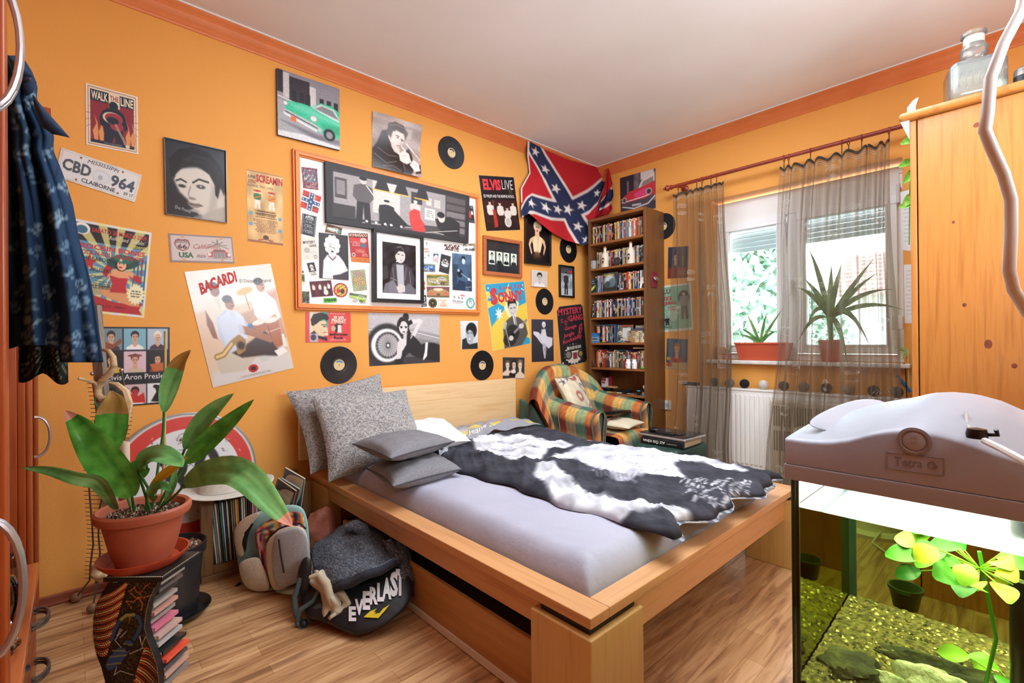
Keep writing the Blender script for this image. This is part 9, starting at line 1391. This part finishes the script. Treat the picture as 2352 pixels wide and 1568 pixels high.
F1, F2 = on(175, 1372, 'z', .02), on(212, 1396, 'z', .02)
for p, s in ((F1, (206, 1332)), (F2, (226, 1330))): MB().tube([at(s[0], s[1], dw_(1330)), tuple(p)], .0035, WR, 6).ob('leg', wr); MB().sph((p[0], p[1], .0205), .0195, noisy('wood_ball', ['7a5a40', '8c6a4c'], sc=20, r=.4)).ob('ball_foot', wr)
for x, y in ((279, 850), (212, 858)): MB().sph(at(x, y, 2.02), .0085, CHROME).ob('ball_knob', wr)
stk = thing('wooden_stake', 'grey weathered wooden lath with twisted driftwood tied to it', 'stake', tuple(at(262, 1330, 1.78))); GW = wood('weathered_wood', ['6a5e50', '8c8070', '7c7060'], 'z', .8); a, b = at(212, 700, 1.84), at(258, 1250, 1.72); b2_ = a+(b-a)*1.0; d_ = (b2_-a); f_ = a[2]/-(d_[2]) ; e_ = a+d_*min(f_, 1.45); MB().prism([a+e1*-.018, a+e1*.018, e_+e1*.02, e_+e1*-.02], e3*.022, GW).ob('lath', stk)
DW = noisy('driftwood', ['a88a62', 'c8ae84', '8c7050'], (1, 1, 5), 12, r=.8, bump=.3)
MB().tube([at(x, y, d) for x, y, d in ((234, 802, 1.8), (250, 806, 1.79), (260, 820, 1.79), (262, 842, 1.79), (252, 858, 1.79), (236, 872, 1.79), (226, 888, 1.79), (225, 905, 1.79), (234, 915, 1.79), (246, 914, 1.79))], [.006, .008, .010, .011, .012, .012, .013, .014, .013, .008], DW, 10).ob('driftwood_curl', stk); MB().tube([at(x, y, d) for x, y, d in ((226, 888, 1.79), (215, 878, 1.77), (200, 874, 1.75), (180, 868, 1.73))], [.009, .006, .005, .006], DW, 8).ob('driftwood_twig', stk)
MB().tube([at(x, y, d) for x, y, d in ((250, 878, 1.8), (268, 882, 1.8), (288, 898, 1.8), (296, 925, 1.8), (290, 965, 1.82), (276, 1010, 1.85))], [.004, .009, .012, .013, .011, .006], noisy('dry_bark', ['c8a880', 'd8bc94'], (1, 1, 6), 12, r=.8), 6).ob('dry_leaf', stk); MB().tube([at(x, y, 1.78) for x, y in ((220, 912), (218, 925), (224, 934), (236, 936)) ], .0025, mat('1c8a6a'), 6).ob('green_tie', stk)
MB().tube([at(x, y, d) for x, y, d in ((240, 1290, 1.66), (222, 1300, 1.66), (218, 1316, 1.66), (230, 1326, 1.66), (246, 1322, 1.66))], [.008, .014, .016, .013, .009], DW, 10).ob('driftwood_root', stk)
pp = stk; q = MB(); v = [at(278, 1010, 1.62), at(298, 1015, 1.62), at(300, 1150, 1.56), at(272, 1150, 1.56)]; q.add(v, [(0, 1, 2, 3)], mat('dcc8ac', .8)); q.ob('upper_sheet', pp, solid=.001); q = MB(); q.add([at(188, 1062, 1.55), at(200, 1064, 1.55), at(248, 1122, 1.52), at(246, 1128, 1.52), at(215, 1095, 1.53)], [(0, 1, 2, 3, 4)], mat('dcc8ac', .8)); q.ob('lower_sheet', pp, solid=.001)
for o in C.objects:
    if o.parent is None and o.type in ('MESH', 'EMPTY') and 'category' not in o and o.get('kind') != 'structure': print('UNTAGGED', o.name)
